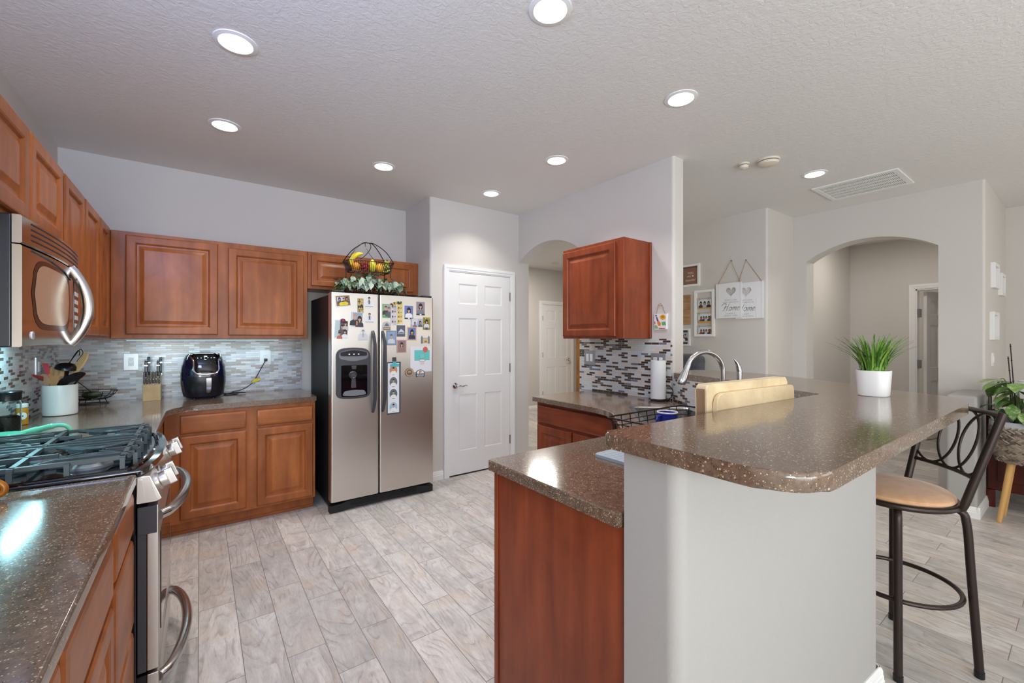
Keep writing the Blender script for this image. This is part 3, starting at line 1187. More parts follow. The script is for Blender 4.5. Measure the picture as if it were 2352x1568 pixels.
BAR = rpoly([(0.880, 0.792), (0.872, 0.297), (2.48, 0.290), (2.66, 0.385), (2.715, 0.52), (3.06, 0.95), (3.32, 1.44), (3.30, 1.93), (3.004, 1.93), (3.004, 1.852), (2.835, 1.852), (2.72, 1.50), (2.45, 1.06), (2.292, 0.742)],
            [0.03, 0.13, 0.10, 0.10, 0.1, 0.2, 0.2, 0.05, 0, 0, 0.03, 0.2, 0.2, 0.02], 8)
tag(MB(M['counter']).prism(BAR, 1.080, 1.120, UP, 0.010, 4, bcap=True).build('countertop', smooth=50), 'raised brown speckled breakfast bar top wrapping the sink corner', 'countertop')


# ---------------------------------------------------------------- microwave
t = thing('microwave', 'stainless over-the-range microwave with a bowed handle', 'microwave', (-0.63, 2.33, 1.345))
mb = MB(M['black'])
mb.box(-0.806, -0.466, 1.958, 2.708, 1.347, 1.756, 0.004, 2)
mb.build('body', t)


def mwx(y):
    u = (y - 2.333) / 0.375
    return -0.425 - 0.018 * u * u


def curved(mb, y0, y1, z0, z1, d0, d1, n=14, soft=0.004):
    """Panel following the bowed front, between depths d0 (rear) and d1 (front)."""
    ys = [y0 + (y1 - y0) * i / n for i in range(n + 1)]
    vs, fs = [], []
    for y in ys:
        x = mwx(y)
        e = 0.0
        vs += [(x + d0, y, z0), (x + d1 - soft, y, z0), (x + d1, y, z0 + soft), (x + d1, y, z1 - soft), (x + d1 - soft, y, z1), (x + d0, y, z1)]
    for i in range(n):
        for k in range(6):
            l = (k + 1) % 6
            fs.append([i * 6 + k, i * 6 + l, (i + 1) * 6 + l, (i + 1) * 6 + k])
    fs.append(list(range(6)))
    fs.append([n * 6 + k for k in range(6)][::-1])
    mb.add(vs, fs)


mb = MB(M['steel_m'])
curved(mb, 1.958, 2.525, 1.347, 1.664, -0.0215, 0.0)
door = mb.build('door', t)
mb = MB(plain('beige_window_reflection', (222, 200, 172), 0.22, 0.6))  # beige base colour imitates the bright reflection in the glass
vs, nw = [], 24
for i in range(nw + 1):
    q = i / nw
    y = 2.045 + 0.40 * q
    e = (1 - (2 * q - 1) ** 6) ** 0.5
    zl, zh = 1.523 - 0.098 * e - 0.004, 1.523 + 0.102 * e * (1 - 0.10 * q)
    vs += [(mwx(y) + 0.0012, y, zl), (mwx(y) + 0.0012, y, zh)]
mb.add(vs, [[2 * i, 2 * i + 2, 2 * i + 3, 2 * i + 1] for i in range(nw)])
mb.build('window', door)
mb = MB(plain('dark_bezel', (70, 50, 38), 0.2, 0.6))
vs = []
for i in range(nw + 1):
    q = i / nw
    y = 2.022 + 0.455 * q
    e = (1 - (2 * q - 1) ** 6) ** 0.5
    vs += [(mwx(y) + 0.0006, y, 1.523 - 0.118 * e - 0.004), (mwx(y) + 0.0006, y, 1.523 + 0.118 * e * (1 - 0.10 * q))]
mb.add(vs, [[2 * i, 2 * i + 2, 2 * i + 3, 2 * i + 1] for i in range(nw)])
mb.build('window_bezel', door)
mb = MB(M['black'])
fr0 = [(2.03, 1.655), (2.20, 1.648), (2.36, 1.632), (2.46, 1.612)]
mb.tube([(mwx(a) + 0.002, a, b) for a, b in fr0], 0.003, 6)
mb.build('trim_line', door)
mb = MB(M['steel_m'])
curved(mb, 1.958, 2.708, 1.668, 1.756, -0.0215, 0.0)
vent = mb.build('vent_panel', t)
mb = MB(M['blackm'])
for k in range(4):
    z = 1.686 + 0.017 * k
    curved(mb, 2.02, 2.69, z, z + 0.0055, -0.01, 0.0006, 10, 0.0002)
mb.build('vent_slots', vent)
mb = MB(M['steel_m'])
curved(mb, 2.528, 2.708, 1.347, 1.664, -0.0215, 0.0)
cp = mb.build('control_panel', t)
mb = MB(M['blackg'])
curved(mb, 2.555, 2.69, 1.40, 1.64, -0.01, 0.0015, 6, 0.0005)
mb.build('display', cp)
for r in range(5):
    for q in range(3):
        mb = MB(M['white'])
        curved(mb, 2.572 + 0.040 * q, 2.600 + 0.040 * q, 1.42 + 0.034 * r, 1.438 + 0.034 * r, -0.005, 0.0025, 2, 0.0004)
        mb.build('button', cp)
mb = MB(M['nickel'])
hp = [(mwx(2.49) + 0.055 * math.sin(PI * s) ** 0.8 - 0.004, 2.49, 1.352 + 0.310 * s) for s in [i / 24 for i in range(25)]]
mb.tube(hp, [0.013] * 25, 10, flat=1.5)
mb.build('handle', t)
mb = MB(M['ceramic'])
mb.use(M['ceramic'])
frl = Fr((mwx(2.03) + 0.0005, 2.03, 1.383), (0.02, 1, 0), (0, 0, 1), (1, -0.02, 0))
mb.prism([(0.013 * math.cos(2 * PI * i / 24), 0.013 * math.sin(2 * PI * i / 24)) for i in range(24)], -0.002, 0.002, frl)
mb.use(M['darkgrey'])
mb.stroke(frl, [(0.0105 * math.cos(2 * PI * i / 24), 0.0105 * math.sin(2 * PI * i / 24)) for i in range(25)], 0.0012, 0.0023)
mb.stroke(frl, [(p.x, p.y) for p in spline([(-0.006, -0.003), (-0.004, 0.004), (0.0, 0.005), (-0.002, -0.004), (0.003, -0.005), (0.006, 0.002), (0.003, 0.004), (0.001, 0.0), (0.006, -0.003)], 5)], 0.0012, 0.0023)
mb.build('emblem', t)
mb = MB(M['led'])
mb.box(-0.66, -0.58, 2.10, 2.22, 1.343, 1.3469)
mb.build('cooktop_lamp', t)
area('cooktop_lamp_light', (-0.62, 2.16, 1.338), (0, 0, 0), 0.08, 0.12, 2.2, (0.45, 0.92, 1.0))

# cool light bars below the upper cabinets
for i, (x0, x1, y0, y1, lab) in enumerate(((-0.44, 0.56, 4.20, 4.225, 'cool white light bar fixed below the back wall cabinets'), (-0.70, -0.675, 2.80, 3.30, 'cool white light bar fixed below the left wall cabinets'))):
    t = thing('light_bar', lab, 'light', ((x0 + x1) / 2, (y0 + y1) / 2, UB - 0.014), 'under-cabinet light bars')
    MB(M['white']).box(x0, x1, y0, y1, UB - 0.012, UB - 0.0005, 0.002, 1).build('housing', t)
    MB(M['led']).box(x0 + 0.006, x1 - 0.006, y0 + 0.004, y1 - 0.004, UB - 0.015, UB - 0.0115).build('diffuser', t)
    area('light_bar_light', ((x0 + x1) / 2, (y0 + y1) / 2, UB - 0.018), (0, 0, 0), x1 - x0, y1 - y0, 1.6 if i == 0 else 3.0, (0.62, 0.92, 1.0) if i == 0 else (0.40, 0.88, 1.0))

# ---------------------------------------------------------------- gas range
t = thing('gas_range', 'stainless and black gas range with cast iron grates', 'range', (-0.45, 2.335, 0))
R0, R1 = 1.956, 2.714
mb = MB(M['black'])
mb.box(-0.806, -0.178, R0, R1, 0.02, 0.895, 0.003, 1)
mb.box(-0.80, -0.20, R0 + .03, R1 - .03, 0.0, 0.02)
mb.build('body', t)
mb = MB(M['blackg'])
bow = [(-0.165 + 0.048 * math.sin(PI * i / 16) ** 0.7, R0 + (R1 - R0) * i / 16) for i in range(17)]
mb.prism([(-0.806, R1), (-0.806, R0)] + bow, 0.896, 0.918, UP, 0.006, 3, bcap='top')
top = mb.build('cooktop', t)
mb = MB(M['blackg'])
rim = [(-0.79, R0 + .012), (-0.20, R0 + .012), (-0.19, R0 + .03)] + [(b[0] - 0.032, b[1]) for b in bow[2:-2]] + [(-0.20, R1 - .012), (-0.79, R1 - .012)]
mb.tube([(p[0], p[1], 0.919) for p in rim], 0.007, 8, True)
mb.build('rim', top)
BUR = [(-0.315, 2.115, 0.050), (-0.315, 2.555, 0.044), (-0.63, 2.115, 0.038), (-0.63, 2.555, 0.050), (-0.47, 2.335, 0.034)]
for bx, by, br in BUR:
    mb = MB(M['grey'])
    mb.lathe([(br + 0.012, 0.918), (br + 0.010, 0.926), (br, 0.934), (br - 0.004, 0.938)], (bx, by, 0), 24)
    q = mb.build('burner', t)
    mb = MB(M['iron'])
    mb.lathe([(br - 0.003, 0.9382), (br - 0.002, 0.943), (br - 0.006, 0.947), (br * 0.4, 0.949), (0.002, 0.949)], (bx, by, 0), 24)
    mb.build('burner_cap', q)


def bar3(mb, a, b, w_=0.010, h_=0.014):
    a, b = V3(a), V3(b)
    d = (b - a)
    d.normalize()
    s_ = Vector((-d.y, d.x, 0)).normalized() * (w_ / 2)
    u_ = Vector((0, 0, h_ / 2))
    vs = [a - s_ - u_, a + s_ - u_, a + s_ + u_ * 0.9, a - s_ + u_ * 0.9, b - s_ - u_, b + s_ - u_, b + s_ + u_ * 0.9, b - s_ + u_ * 0.9]
    mb.add(vs, [[0, 1, 2, 3], [7, 6, 5, 4], [0, 4, 5, 1], [1, 5, 6, 2], [2, 6, 7, 3], [3, 7, 4, 0]])


def grate(y0, y1, c0, c1):
    mb = MB(M['iron'])
    zt = 0.962
    x0, x1 = -0.775, -0.19
    ym = (y0 + y1) / 2
    # frame feet and long bars
    for y in (y0 + 0.02, y1 - 0.02):
        bar3(mb, (x0, y, zt), (x1 - 0.02, y, zt), 0.014)
    for y, xa, xb in ((y0 + 0.075, x0, -0.50), (y0 + 0.075, -0.40, x1), (ym, x0, -0.66), (ym, -0.57, -0.40), (ym, -0.28, x1), (y1 - 0.075, x0, -0.50), (y1 - 0.075, -0.40, x1)):
        bar3(mb, (xa, y, zt), (xb, y, zt), 0.013)
    for x in (x0 + 0.005, -0.475, x1 - 0.025):
        bar3(mb, (x, y0 + 0.005, zt), (x, y1 - 0.005, zt), 0.015)
    # curved fingers round each burner
    for cx in (c0, c1):
        for sgn in (1, -1):
            pts = spline([(cx - 0.115, ym + sgn * 0.150, zt), (cx - 0.055, ym + sgn * 0.085, zt), (cx + 0.02, ym + sgn * 0.060, zt), (cx + 0.085, ym + sgn * 0.095, zt), (cx + 0.115, ym + sgn * 0.150, zt)], 6)
            mb.tube(pts, 0.0070, 6, flat=1.2)
        for a in (0.25, 0.75, 1.25, 1.75):
            bar3(mb, (cx + 0.035 * math.cos(a * PI), ym + 0.035 * math.sin(a * PI), zt), (cx + 0.10 * math.cos(a * PI), ym + 0.10 * math.sin(a * PI), zt), 0.009)
    # legs down to the glass: near and far sides and the front ends
    for x in (x0 + 0.005, -0.60, -0.475, -0.35, x1 - 0.025):
        for y, s_ in ((y0 + 0.008, -1), (y1 - 0.008, 1)):
            bar3(mb, (x, y, (zt + 0.9185) / 2 - 0.006), (x + 0.0001, y + s_ * 0.010, (zt + 0.9185) / 2 - 0.006), 0.013, 0.066)
    for y in (y0 + 0.075, ym, y1 - 0.075):
        bar3(mb, (x1 - 0.004, y, (zt + 0.9185) / 2 + 0.001), (x1 + 0.008, y, (zt + 0.9185) / 2 + 0.001), 0.012, 0.044)
    return mb.build('grate', t)


grate(R0 + 0.020, R0 + 0.372, -0.315, -0.63)
grate(R0 + 0.384, R1 - 0.020, -0.315, -0.63)
# slanted control panel with four knobs
XZr = Fr((0, 0, 0), (1, 0, 0), (0, 0, 1), (0, 1, 0))
mb = MB(M['steel'])
mb.prism([(-0.178, 0.800), (-0.118, 0.800), (-0.108, 0.808), (-0.140, 0.893), (-0.178, 0.895)], R0 + 0.001, R1 - 0.001, XZr, 0.004, 2, bcap=True)
pan = mb.build('control_panel', t)
kn = Vector((0.085, 0, 0.032)).normalized()
kup = Vector((-0.032, 0, 0.085)).normalized()
for y in (2.035, 2.135, 2.535, 2.635):
    c0 = Vector((-0.124, y, 0.850))
    Mk = Matrix((Vector((0, 1, 0)), kup, kn)).transposed().to_4x4()
    mb = MB(M['steel'])
    mb.lathe([(0.033, 0.0), (0.033, 0.006), (0.027, 0.010), (0.028, 0.026), (0.026, 0.031), (0.004, 0.032)], c0, 24, Mk)
    k0 = mb.build('knob', t)
    mb = MB(M['steel'])
    frk = Fr(c0, (0, 1, 0), kup, kn)
    mb.prism(rpoly([(-0.0065, -0.030), (0.0065, -0.030), (0.0065, 0.030), (-0.0065, 0.030)], 0.005, 3), 0.028, 0.052, frk, 0.003, 2, bcap='top')
    mb.build('grip', k0)
mb = MB(M['steel'])
mb.prism(rpoly([(-0.176, 0.802), (-0.120, 0.802), (-0.142, 0.890), (-0.172, 0.890)], 0.004, 2), R0 - 0.006, R0 + 0.0005, XZr)
mb.prism([(-0.168, 0.808), (-0.152, 0.808), (-0.160, 0.884), (-0.166, 0.884)], R0 - 0.009, R0 - 0.006, XZr)
mb.build('end_cap', t)
# oven door, window and bow handle
mb = MB(M['steel'])
mb.box(-0.150, -0.118, R0 + 0.004, R1 - 0.004, 0.208, 0.786, 0.004, 2)
dr = mb.build('oven_door', t)
mb = MB(M['darkgrey'])
mb.box(-0.174, -0.122, R0 - 0.002, R0 + 0.0035, 0.69, 0.786, 0.001, 1)
mb.box(-0.174, -0.1505, R0 + 0.004, R1 - 0.004, 0.208, 0.786)
mb.build('door_liner', dr)
mb = MB(M['blackg'])
mb.box(-0.1178, -0.115, R0 + 0.09, R1 - 0.09, 0.30, 0.66, 0.001, 1)
mb.build('window', dr)


def bow_handle(z, zc, parent, bulge=0.075, steel='nickel'):
    mb = MB(M[steel])
    pts = []
    for i in range(33):
        s_ = i / 32
        x = -0.119 + bulge * math.sin(PI * s_) ** 0.55
        pts.append((x, R0 + 0.05 + (R1 - R0 - 0.10) * s_, z + (zc - z) * math.sin(PI * s_)))
    mb.tube(pts, 0.0185, 12)
    return mb.build('handle', parent)


bow_handle(0.735, 0.742, dr)
mb = MB(M['steel'])
mb.box(-0.150, -0.118, R0 + 0.004, R1 - 0.004, 0.045, 0.196, 0.004, 2)
dw = mb.build('drawer', t)
mb = MB(M['black'])
mb.box(-0.1770, -0.1505, R0 + 0.004, R1 - 0.004, 0.045, 0.196)
mb.build('drawer_liner', dw)
bow_handle(0.150, 0.160, dw)

# ---------------------------------------------------------------- refrigerator
t = thing('refrigerator', 'stainless side-by-side refrigerator covered in photos and magnets', 'refrigerator', (1.265, 3.9, 0))
FRY = 3.512
mb = MB(M['blackm'])
mb.box(0.835, 1.690, 3.60, 4.30, 0.03, 1.728, 0.006, 2)
mb.box(0.86, 1.66, 3.66, 4.25, 0.0, 0.03)
mb.build('body', t)
GX = 1.203
pr = lambda x0, x1: rpoly([(x0, 3.592), (x0, FRY), (x1, FRY), (x1, 3.592)], [0, 0.012, 0.012, 0], 4)
mb = MB(M['steel'])
mb.prism(pr(0.824, GX - 0.004), 0.092, 1.738, UP, 0.004, 2, bcap=True)
dl = mb.build('freezer_door', t, 50)
mb = MB(M['steel'])
mb.prism(pr(GX + 0.004, 1.694), 0.092, 1.738, UP, 0.004, 2, bcap=True)
drr = mb.build('refrigerator_door', t, 50)
for x, par in ((1.150, dl), (1.232, drr)):
    mb = MB(M['darkgrey'])
    pts = []
    for i in range(29):
        s_ = i / 28
        d = 0.052 * min(1.0, (math.sin(PI * s_) * 1.9)) ** 0.7
        pts.append((x, FRY - 0.004 - d, 0.77 + 0.665 * s_))
    mb.tube(pts, [0.010 + 0.006 * math.sin(PI * i / 28) ** 0.5 for i in range(29)], 10, flat=1.0)
    mb.build('handle', par)
# dispenser
f = FY(FRY, 0)
mb = MB(M['darkgrey'])
o_ = rpoly([(0.858, 0.905), (0.992, 0.892), (1.127, 0.900), (1.127, 1.290), (0.992, 1.306), (0.858, 1.290)], [0.05, 0.1, 0.05, 0.06, 0.1, 0.06], 5)
i_ = rpoly([(0.896, 0.942), (1.098, 0.942), (1.098, 1.168), (0.896, 1.168)], 0.012, 3)
mb.prism(o_, -0.001, 0.014, f, 0.006, 3, bcap='top')
dp = mb.build('dispenser', t)
mb = MB(M['blackg'])
mb.prism(rpoly([(0.897, 0.918), (0.99, 0.908), (1.100, 0.918), (1.100, 1.162), (0.897, 1.162)], [0.01, 0.04, 0.01, 0.01, 0.01], 4), 0.0142, 0.0155, f)
mb.build('recess', dp)
mb = MB(M['grey'])
mb.prism(rpoly([(0.880, 1.215), (0.992, 1.190), (1.108, 1.215), (1.108, 1.268), (0.992, 1.292), (0.880, 1.268)], [0.03, 0.08, 0.03, 0.03, 0.08, 0.03], 4), 0.0142, 0.0165, f)
cpn = mb.build('button_panel', dp)
mb = MB(M['black'])
mb.prism(rpoly([(0.890, 1.236), (0.992, 1.232), (1.098, 1.236), (1.098, 1.266), (0.992, 1.286), (0.890, 1.266)], [0.02, 0.05, 0.02, 0.02, 0.05, 0.02], 4), 0.0166, 0.0175, f)
mb.build('display', cpn)
for u in (0.958, 0.994, 1.030):
    mb = MB(M['white'])
    mb.ell(f, u, 1.250, 0.007, 0.005, 0.0178, 12)
    mb.build('button', cpn)
mb = MB(M['darkgrey'])
Mf = Matrix((f.U, f.V, f.N)).transposed().to_4x4()
mb.lathe([(0.030, 0.0), (0.031, 0.010), (0.024, 0.018), (0.018, 0.012), (0.002, 0.012)], f.p(0.985, 1.085, 0.0155), 24, Mf)
mb.prism(rpoly([(0.972, 0.98), (1.012, 0.98), (1.006, 1.07), (0.978, 1.07)], 0.008, 3), 0.0156, 0.022, f, 0.003, 2, bcap='top')
mb.prism([(0.978, 1.13), (1.008, 1.13), (1.012, 1.158), (0.974, 1.158)], 0.0156, 0.030, f, 0.003, 2, bcap='top')
mb.build('paddle', dp)
mb = MB(M['grey'])
mb.prism(rpoly([(0.905, 0.925), (0.99, 0.915), (1.092, 0.925), (1.075, 0.958), (0.99, 0.966), (0.922, 0.958)], [0.01, 0.04, 0.01, 0.01, 0.03, 0.01], 4), 0.0157, 0.024, f, 0.003, 2, bcap='top')
mb.build('drip_tray', dp)
# hinge covers and lower grille
for x0, x1 in ((0.83, 0.93), (1.595, 1.69)):
    mb = MB(M['blackm'])
    mb.box(x0, x1, 3.53, 3.66, 1.7395, 1.758, 0.008, 3)
    mb.build('hinge_cover', t)
mb = MB(M['blackm'])
fz = Fr((0, 3.53, 0), (1, 0, 0), (0, 0, 1), (0, -1, 0))
gp = [(0.822, 0.004), (0.905, 0.004), (0.96, 0.022), (1.26, 0.026), (1.56, 0.022), (1.615, 0.004), (1.698, 0.004), (1.698, 0.060), (1.61, 0.066), (1.56, 0.078), (0.96, 0.078), (0.91, 0.066), (0.822, 0.060)]
mb.prism(gp, -0.065, 0.0, fz, 0.004, 2, bcap='top')
gr = mb.build('kick_grille', t)
mb = MB(M['black'])
for k in range(4):
    mb.box(0.98, 1.54, 3.527, 3.5305, 0.034 + 0.010 * k, 0.039 + 0.010 * k)
mb.build('grille_slots', gr)


# ---------------------------------------------------------------- ceiling fixtures
def downlight(x, y, label, power=4.0):
    t = thing('recessed_light', label, 'light', (x, y, CEIL), 'recessed ceiling lights')
    mb = MB(M['trimw'])
    mb.lathe([(0.090, CEIL), (0.089, CEIL - 0.004), (0.070, CEIL - 0.008), (0.064, CEIL - 0.004), (0.064, CEIL)], (x, y, 0), 40, capb=False, capt=False)
    mb.build('trim_ring', t)
    mb = MB(M['lamp'])
    mb.lathe([(0.0635, CEIL - 0.004), (0.060, CEIL - 0.010), (0.040, CEIL - 0.015), (0.002, CEIL - 0.017)], (x, y, 0), 32, capb=False)
    mb.build('lens', t)
    area('downlight', (x, y, CEIL - 0.03), (0, 0, 0), 0.16, 0.16, power, (1.0, 0.965, 0.92), 'DISK', 2.0)


DL = [(0.135, 2.35, 'lit recessed light nearest the left wall, above the range'),
      (0.13, 3.30, 'lit recessed light nearest the corner, above the knife block counter'),
      (1.18, 3.34, 'lit recessed light above the front of the refrigerator'),
      (2.215, 3.36, 'lit recessed light above the white pantry door'),
      (2.21, 2.44, 'lit recessed light above the small cabinet by the archway'),
      (1.178, 1.34, 'lit recessed light at the top edge of the photo, above the peninsula', 1.6),
      (2.215, 1.395, 'lit recessed light above the kitchen sink and faucet'),
      (4.123, 1.376, 'lit recessed light near the ceiling air vent')]
for q in DL:
    downlight(*q)

t = thing('smoke_detector', 'round cream smoke detector on the ceiling above the photo wall', 'smoke detector', (3.52, 1.48, CEIL))
mb = MB(M['cream'])
mb.lathe([(0.078, CEIL), (0.078, CEIL - 0.010), (0.074, CEIL - 0.013)], (3.52, 1.48, 0), 32)
mb.build('base', t)
MB(M['darkgrey']).lathe([(0.071, CEIL - 0.0131), (0.071, CEIL - 0.018)], (3.52, 1.48, 0), 32).build('slot', t)
MB(M['cream']).lathe([(0.073, CEIL - 0.0181), (0.066, CEIL - 0.034), (0.045, CEIL - 0.042), (0.003, CEIL - 0.043)], (3.52, 1.48, 0), 32).build('cover', t)
t = thing('smoke_detector', 'smaller cream detector just left of the big smoke detector', 'smoke detector', (3.44, 1.625, CEIL))
mb = MB(M['cream'])
mb.lathe([(0.040, CEIL), (0.040, CEIL - 0.010), (0.037, CEIL - 0.013)], (3.44, 1.625, 0), 24)
mb.build('base', t)
MB(M['darkgrey']).lathe([(0.035, CEIL - 0.0131), (0.035, CEIL - 0.017)], (3.44, 1.625, 0), 24).build('slot', t)
MB(M['cream']).lathe([(0.036, CEIL - 0.0171), (0.030, CEIL - 0.036), (0.003, CEIL - 0.044)], (3.44, 1.625, 0), 24).build('cover', t)
t = MB(M['cream']).lathe([(0.065, CEIL), (0.065, CEIL - 0.012), (0.055, CEIL - 0.03), (0.003, CEIL - 0.036)], (5.16, 5.74, 0), 24).build('smoke_detector', o=(5.16, 5.74, CEIL))
tag(t, 'pale smoke detector on the hall ceiling beyond the archway', 'smoke detector')

# return air grille
t = thing('ceiling_vent', 'white rectangular louvred return air vent in the ceiling', 'vent', (4.775, 1.23, CEIL))
X0, X1, Y0, Y1 = 4.505, 5.045, 0.93, 1.53
mb = MB(M['trimw'])
for a, b, c_, d in ((X0, X0 + .05, Y0, Y1), (X1 - .05, X1, Y0, Y1), (X0 + .05, X1 - .05, Y0, Y0 + .04), (X0 + .05, X1 - .05, Y1 - .04, Y1)):
    mb.box(a, b, c_, d, CEIL - 0.012, CEIL - 0.0005, 0.003, 1)
mb.build('frame', t)
MB(plain('vent_shadow_gap', (70, 68, 66), 0.8)).box(X0 + .05, X1 - .05, Y0 + .04, Y1 - .04, CEIL - 0.002, CEIL - 0.0006).build('backing', t)
mb = MB(M['trimw'])
ny = 40
for i in range(ny + 1):
    y = Y0 + 0.042 + (Y1 - Y0 - 0.084) * i / ny
    mb.box(X0 + .05, X1 - .05, y - .0036, y + .0036, CEIL - 0.010, CEIL - 0.003)
for k in range(1, 5):
    x = X0 + 0.05 + (X1 - X0 - 0.10) * k / 5
    mb.box(x - .010, x + .010, Y0 + .04, Y1 - .04, CEIL - 0.0108, CEIL - 0.003)
mb.build('louvres', t)


# ---------------------------------------------------------------- wall plates
def plate(name, label, fr, w_, h_, mat, kind, group, gangs=1, cat='outlet'):
    t = thing(name, label, cat, fr.O, group)
    mb = MB(M[mat] if isinstance(mat, str) else mat)
    mb.prism(rpoly([(-w_ / 2, -h_ / 2), (w_ / 2, -h_ / 2), (w_ / 2, h_ / 2), (-w_ / 2, h_ / 2)], 0.006, 3), 0.0, 0.006, fr, 0.002, 2, bcap='top')
    mb.build('cover_plate', t)
    for g in range(gangs):
        cu = (g - (gangs - 1) / 2) * 0.046
        k = kind[g] if isinstance(kind, (list, tuple)) else kind
        mb = MB(M['white'])
        if k == 'outlet':
            mb.prism(rpoly([(cu - .0165, -.033), (cu + .0165, -.033), (cu + .0165, .033), (cu - .0165, .033)], 0.003, 2), 0.006, 0.009, fr)
            mb.use(M['blackm'])
            for cv in (-0.017, 0.017):
                for du in (-0.006, 0.006):
                    mb.rect(fr, cu + du - .001, cv - .002, cu + du + .001, cv + .006, 0.0092)
                mb.ell(fr, cu, cv - .008, .002, .002, 0.0092, 8)
            mb.build('receptacle', t)
        else:
            mb.prism([(cu - .0165, -.033), (cu + .0165, -.033), (cu + .0165, .033), (cu - .0165, .033)], 0.006, 0.0085, fr)
            q = mb.build('switch_frame', t)
            MB(M['white']).prism([(cu - .013, -.028), (cu + .013, -.028), (cu + .013, .028), (cu - .013, .028)], 0.0086, 0.012, fr, 0.001, 1, bcap='top').build('rocker', q)
    return t


silver = plain('brushed_silver_plate', (172, 176, 179), 0.3, 0.6)
plate('wall_outlet', 'silver outlet plate on the back wall above the knife block', Fr((-0.425, 4.37, 1.196), (1, 0, 0), (0, 0, 1), (0, -1, 0)), 0.088, 0.128, silver, 'outlet', 'wall plates')
OUT = Fr((0.472, 4.37, 1.204), (1, 0, 0), (0, 0, 1), (0, -1, 0))
plate('wall_outlet', 'white outlet plate with the air fryer cord plugged in', OUT, 0.086, 0.126, 'white', 'outlet', 'wall plates')
plate('light_switch', 'narrow silver switch plate on the left wall behind the utensil crock', Fr((-0.81, 3.86, 1.20), (0, 1, 0), (0, 0, 1), (1, 0, 0)), 0.09, 0.125, silver, 'switch', 'wall plates', cat='switch')
plate('light_switch', 'silver double switch plate on the tiles below the small cabinet', Fr((2.85, 2.70, 1.203), (0, -1, 0), (0, 0, 1), (-1, 0, 0)), 0.128, 0.130, silver, 'switch', 'wall plates', 2, 'switch')
plate('wall_outlet', 'silver double outlet plate behind the paper towel roll', Fr((2.85, 1.985, 1.197), (0, -1, 0), (0, 0, 1), (-1, 0, 0)), 0.128, 0.130, silver, ['outlet', 'switch'], 'wall plates', 2)


# ---------------------------------------------------------------- sink, faucet and the things around the sink
t = thing('kitchen_sink', 'stainless corner sink sunk into the peninsula countertop', 'sink', (2.26, 1.475, ZC))
so = Vector((2.26, 1.475))
e1 = (Vector(SINK[2]) - Vector(SINK[1])).normalized()
e2 = Vector((-e1.y, e1.x))
SKI = [(-0.36, -0.175), (0.36, -0.175), (0.36, 0.175), (-0.36, 0.175)]


def skp(a, b):
    p = so + e1 * a + e2 * b
    return (p.x, p.y)


mb = MB(M['nickel'])
inn = rpoly([(-0.365, -0.182), (0.365, -0.182), (0.365, 0.182), (-0.365, 0.182)], 0.05, 5)
outr = rpoly([(-0.395, -0.212), (0.395, -0.212), (0.395, 0.212), (-0.395, 0.212)], 0.06, 5)
k = len(inn)
L = [(outr, 0.0006), (outr, 0.004), (inn, 0.0045), ([(a * 0.985, b * 0.97) for a, b in inn], -0.004), ([(a * 0.96, b * 0.94) for a, b in inn], -0.16), ([(a * 0.90, b * 0.86) for a, b in inn], -0.185)]
vs = []
for lp, z in L:
    vs += [(skp(a, b)[0], skp(a, b)[1], ZC + z) for a, b in lp]
fs = []
for i in range(len(L) - 1):
    for j in range(k):
        fs.append([i * k + j, i * k + (j + 1) % k, (i + 1) * k + (j + 1) % k, (i + 1) * k + j])
fs.append([(len(L) - 1) * k + j for j in range(k)])
mb.add(vs, fs)
mb.build('basin', t, recalc=False)
mb = MB(M['chrome'])
mb.lathe([(0.045, ZC - 0.184), (0.043, ZC - 0.181), (0.030, ZC - 0.183), (0.002, ZC - 0.183)], (skp(0, 0)[0], skp(0, 0)[1], 0), 20)
mb.build('drain', t)

FA = Vector((2.505, 1.305))
fd = Vector((-0.80, 0.36)).normalized()
t = thing('kitchen_faucet', 'brushed nickel gooseneck faucet arching over the sink', 'faucet', (FA.x, FA.y, ZC))
mb = MB(M['nickel'])
mb.lathe([(0.028, ZC + 0.0006), (0.028, ZC + 0.012), (0.020, ZC + 0.018), (0.018, ZC + 0.06)], (FA.x, FA.y, 0), 24)
mb.build('base', t)
mb = MB(M['nickel'])
R_ = 0.118
pts = [(FA.x, FA.y, ZC + 0.06), (FA.x, FA.y, ZC + 0.15)]
zc_ = ZC + 0.275
for i in range(19):
    a = PI * 0.90 * i / 18
    d = R_ * (1 - math.cos(a))
    pts.append((FA.x + fd.x * d, FA.y + fd.y * d, zc_ + R_ * 0.95 * math.sin(a)))
pts = [Vector(p) for p in pts]
mb.tube(pts, 0.0145, 14)
mb.build('spout', t)
tip = pts[-1]
dn = (pts[-1] - pts[-2]).normalized()
dn = (dn + Vector((fd.x * 0.12, fd.y * 0.12, -0.25))).normalized()
mb = MB(M['nickel'])
n_ = 9
mb.tube([tip - dn * 0.008 + dn * (0.122 * i / n_) for i in range(n_ + 1)], [0.0155, 0.0165, 0.0168, 0.018, 0.020, 0.022, 0.024, 0.0255, 0.0265, 0.0245], 18)
mb.build('spray_head', t)
mb = MB(M['nickel'])
sd = Vector((0.42, 0.90)).normalized()
mb.tube(spline([(FA.x + sd.x * .015, FA.y + sd.y * .015, ZC + 0.05), (FA.x + sd.x * .045, FA.y + sd.y * .045, ZC + 0.062), (FA.x + sd.x * .085, FA.y + sd.y * .085, ZC + 0.085)], 5), [0.011] * 5 + [0.007] * 6, 10)
mb.build('lever', t)
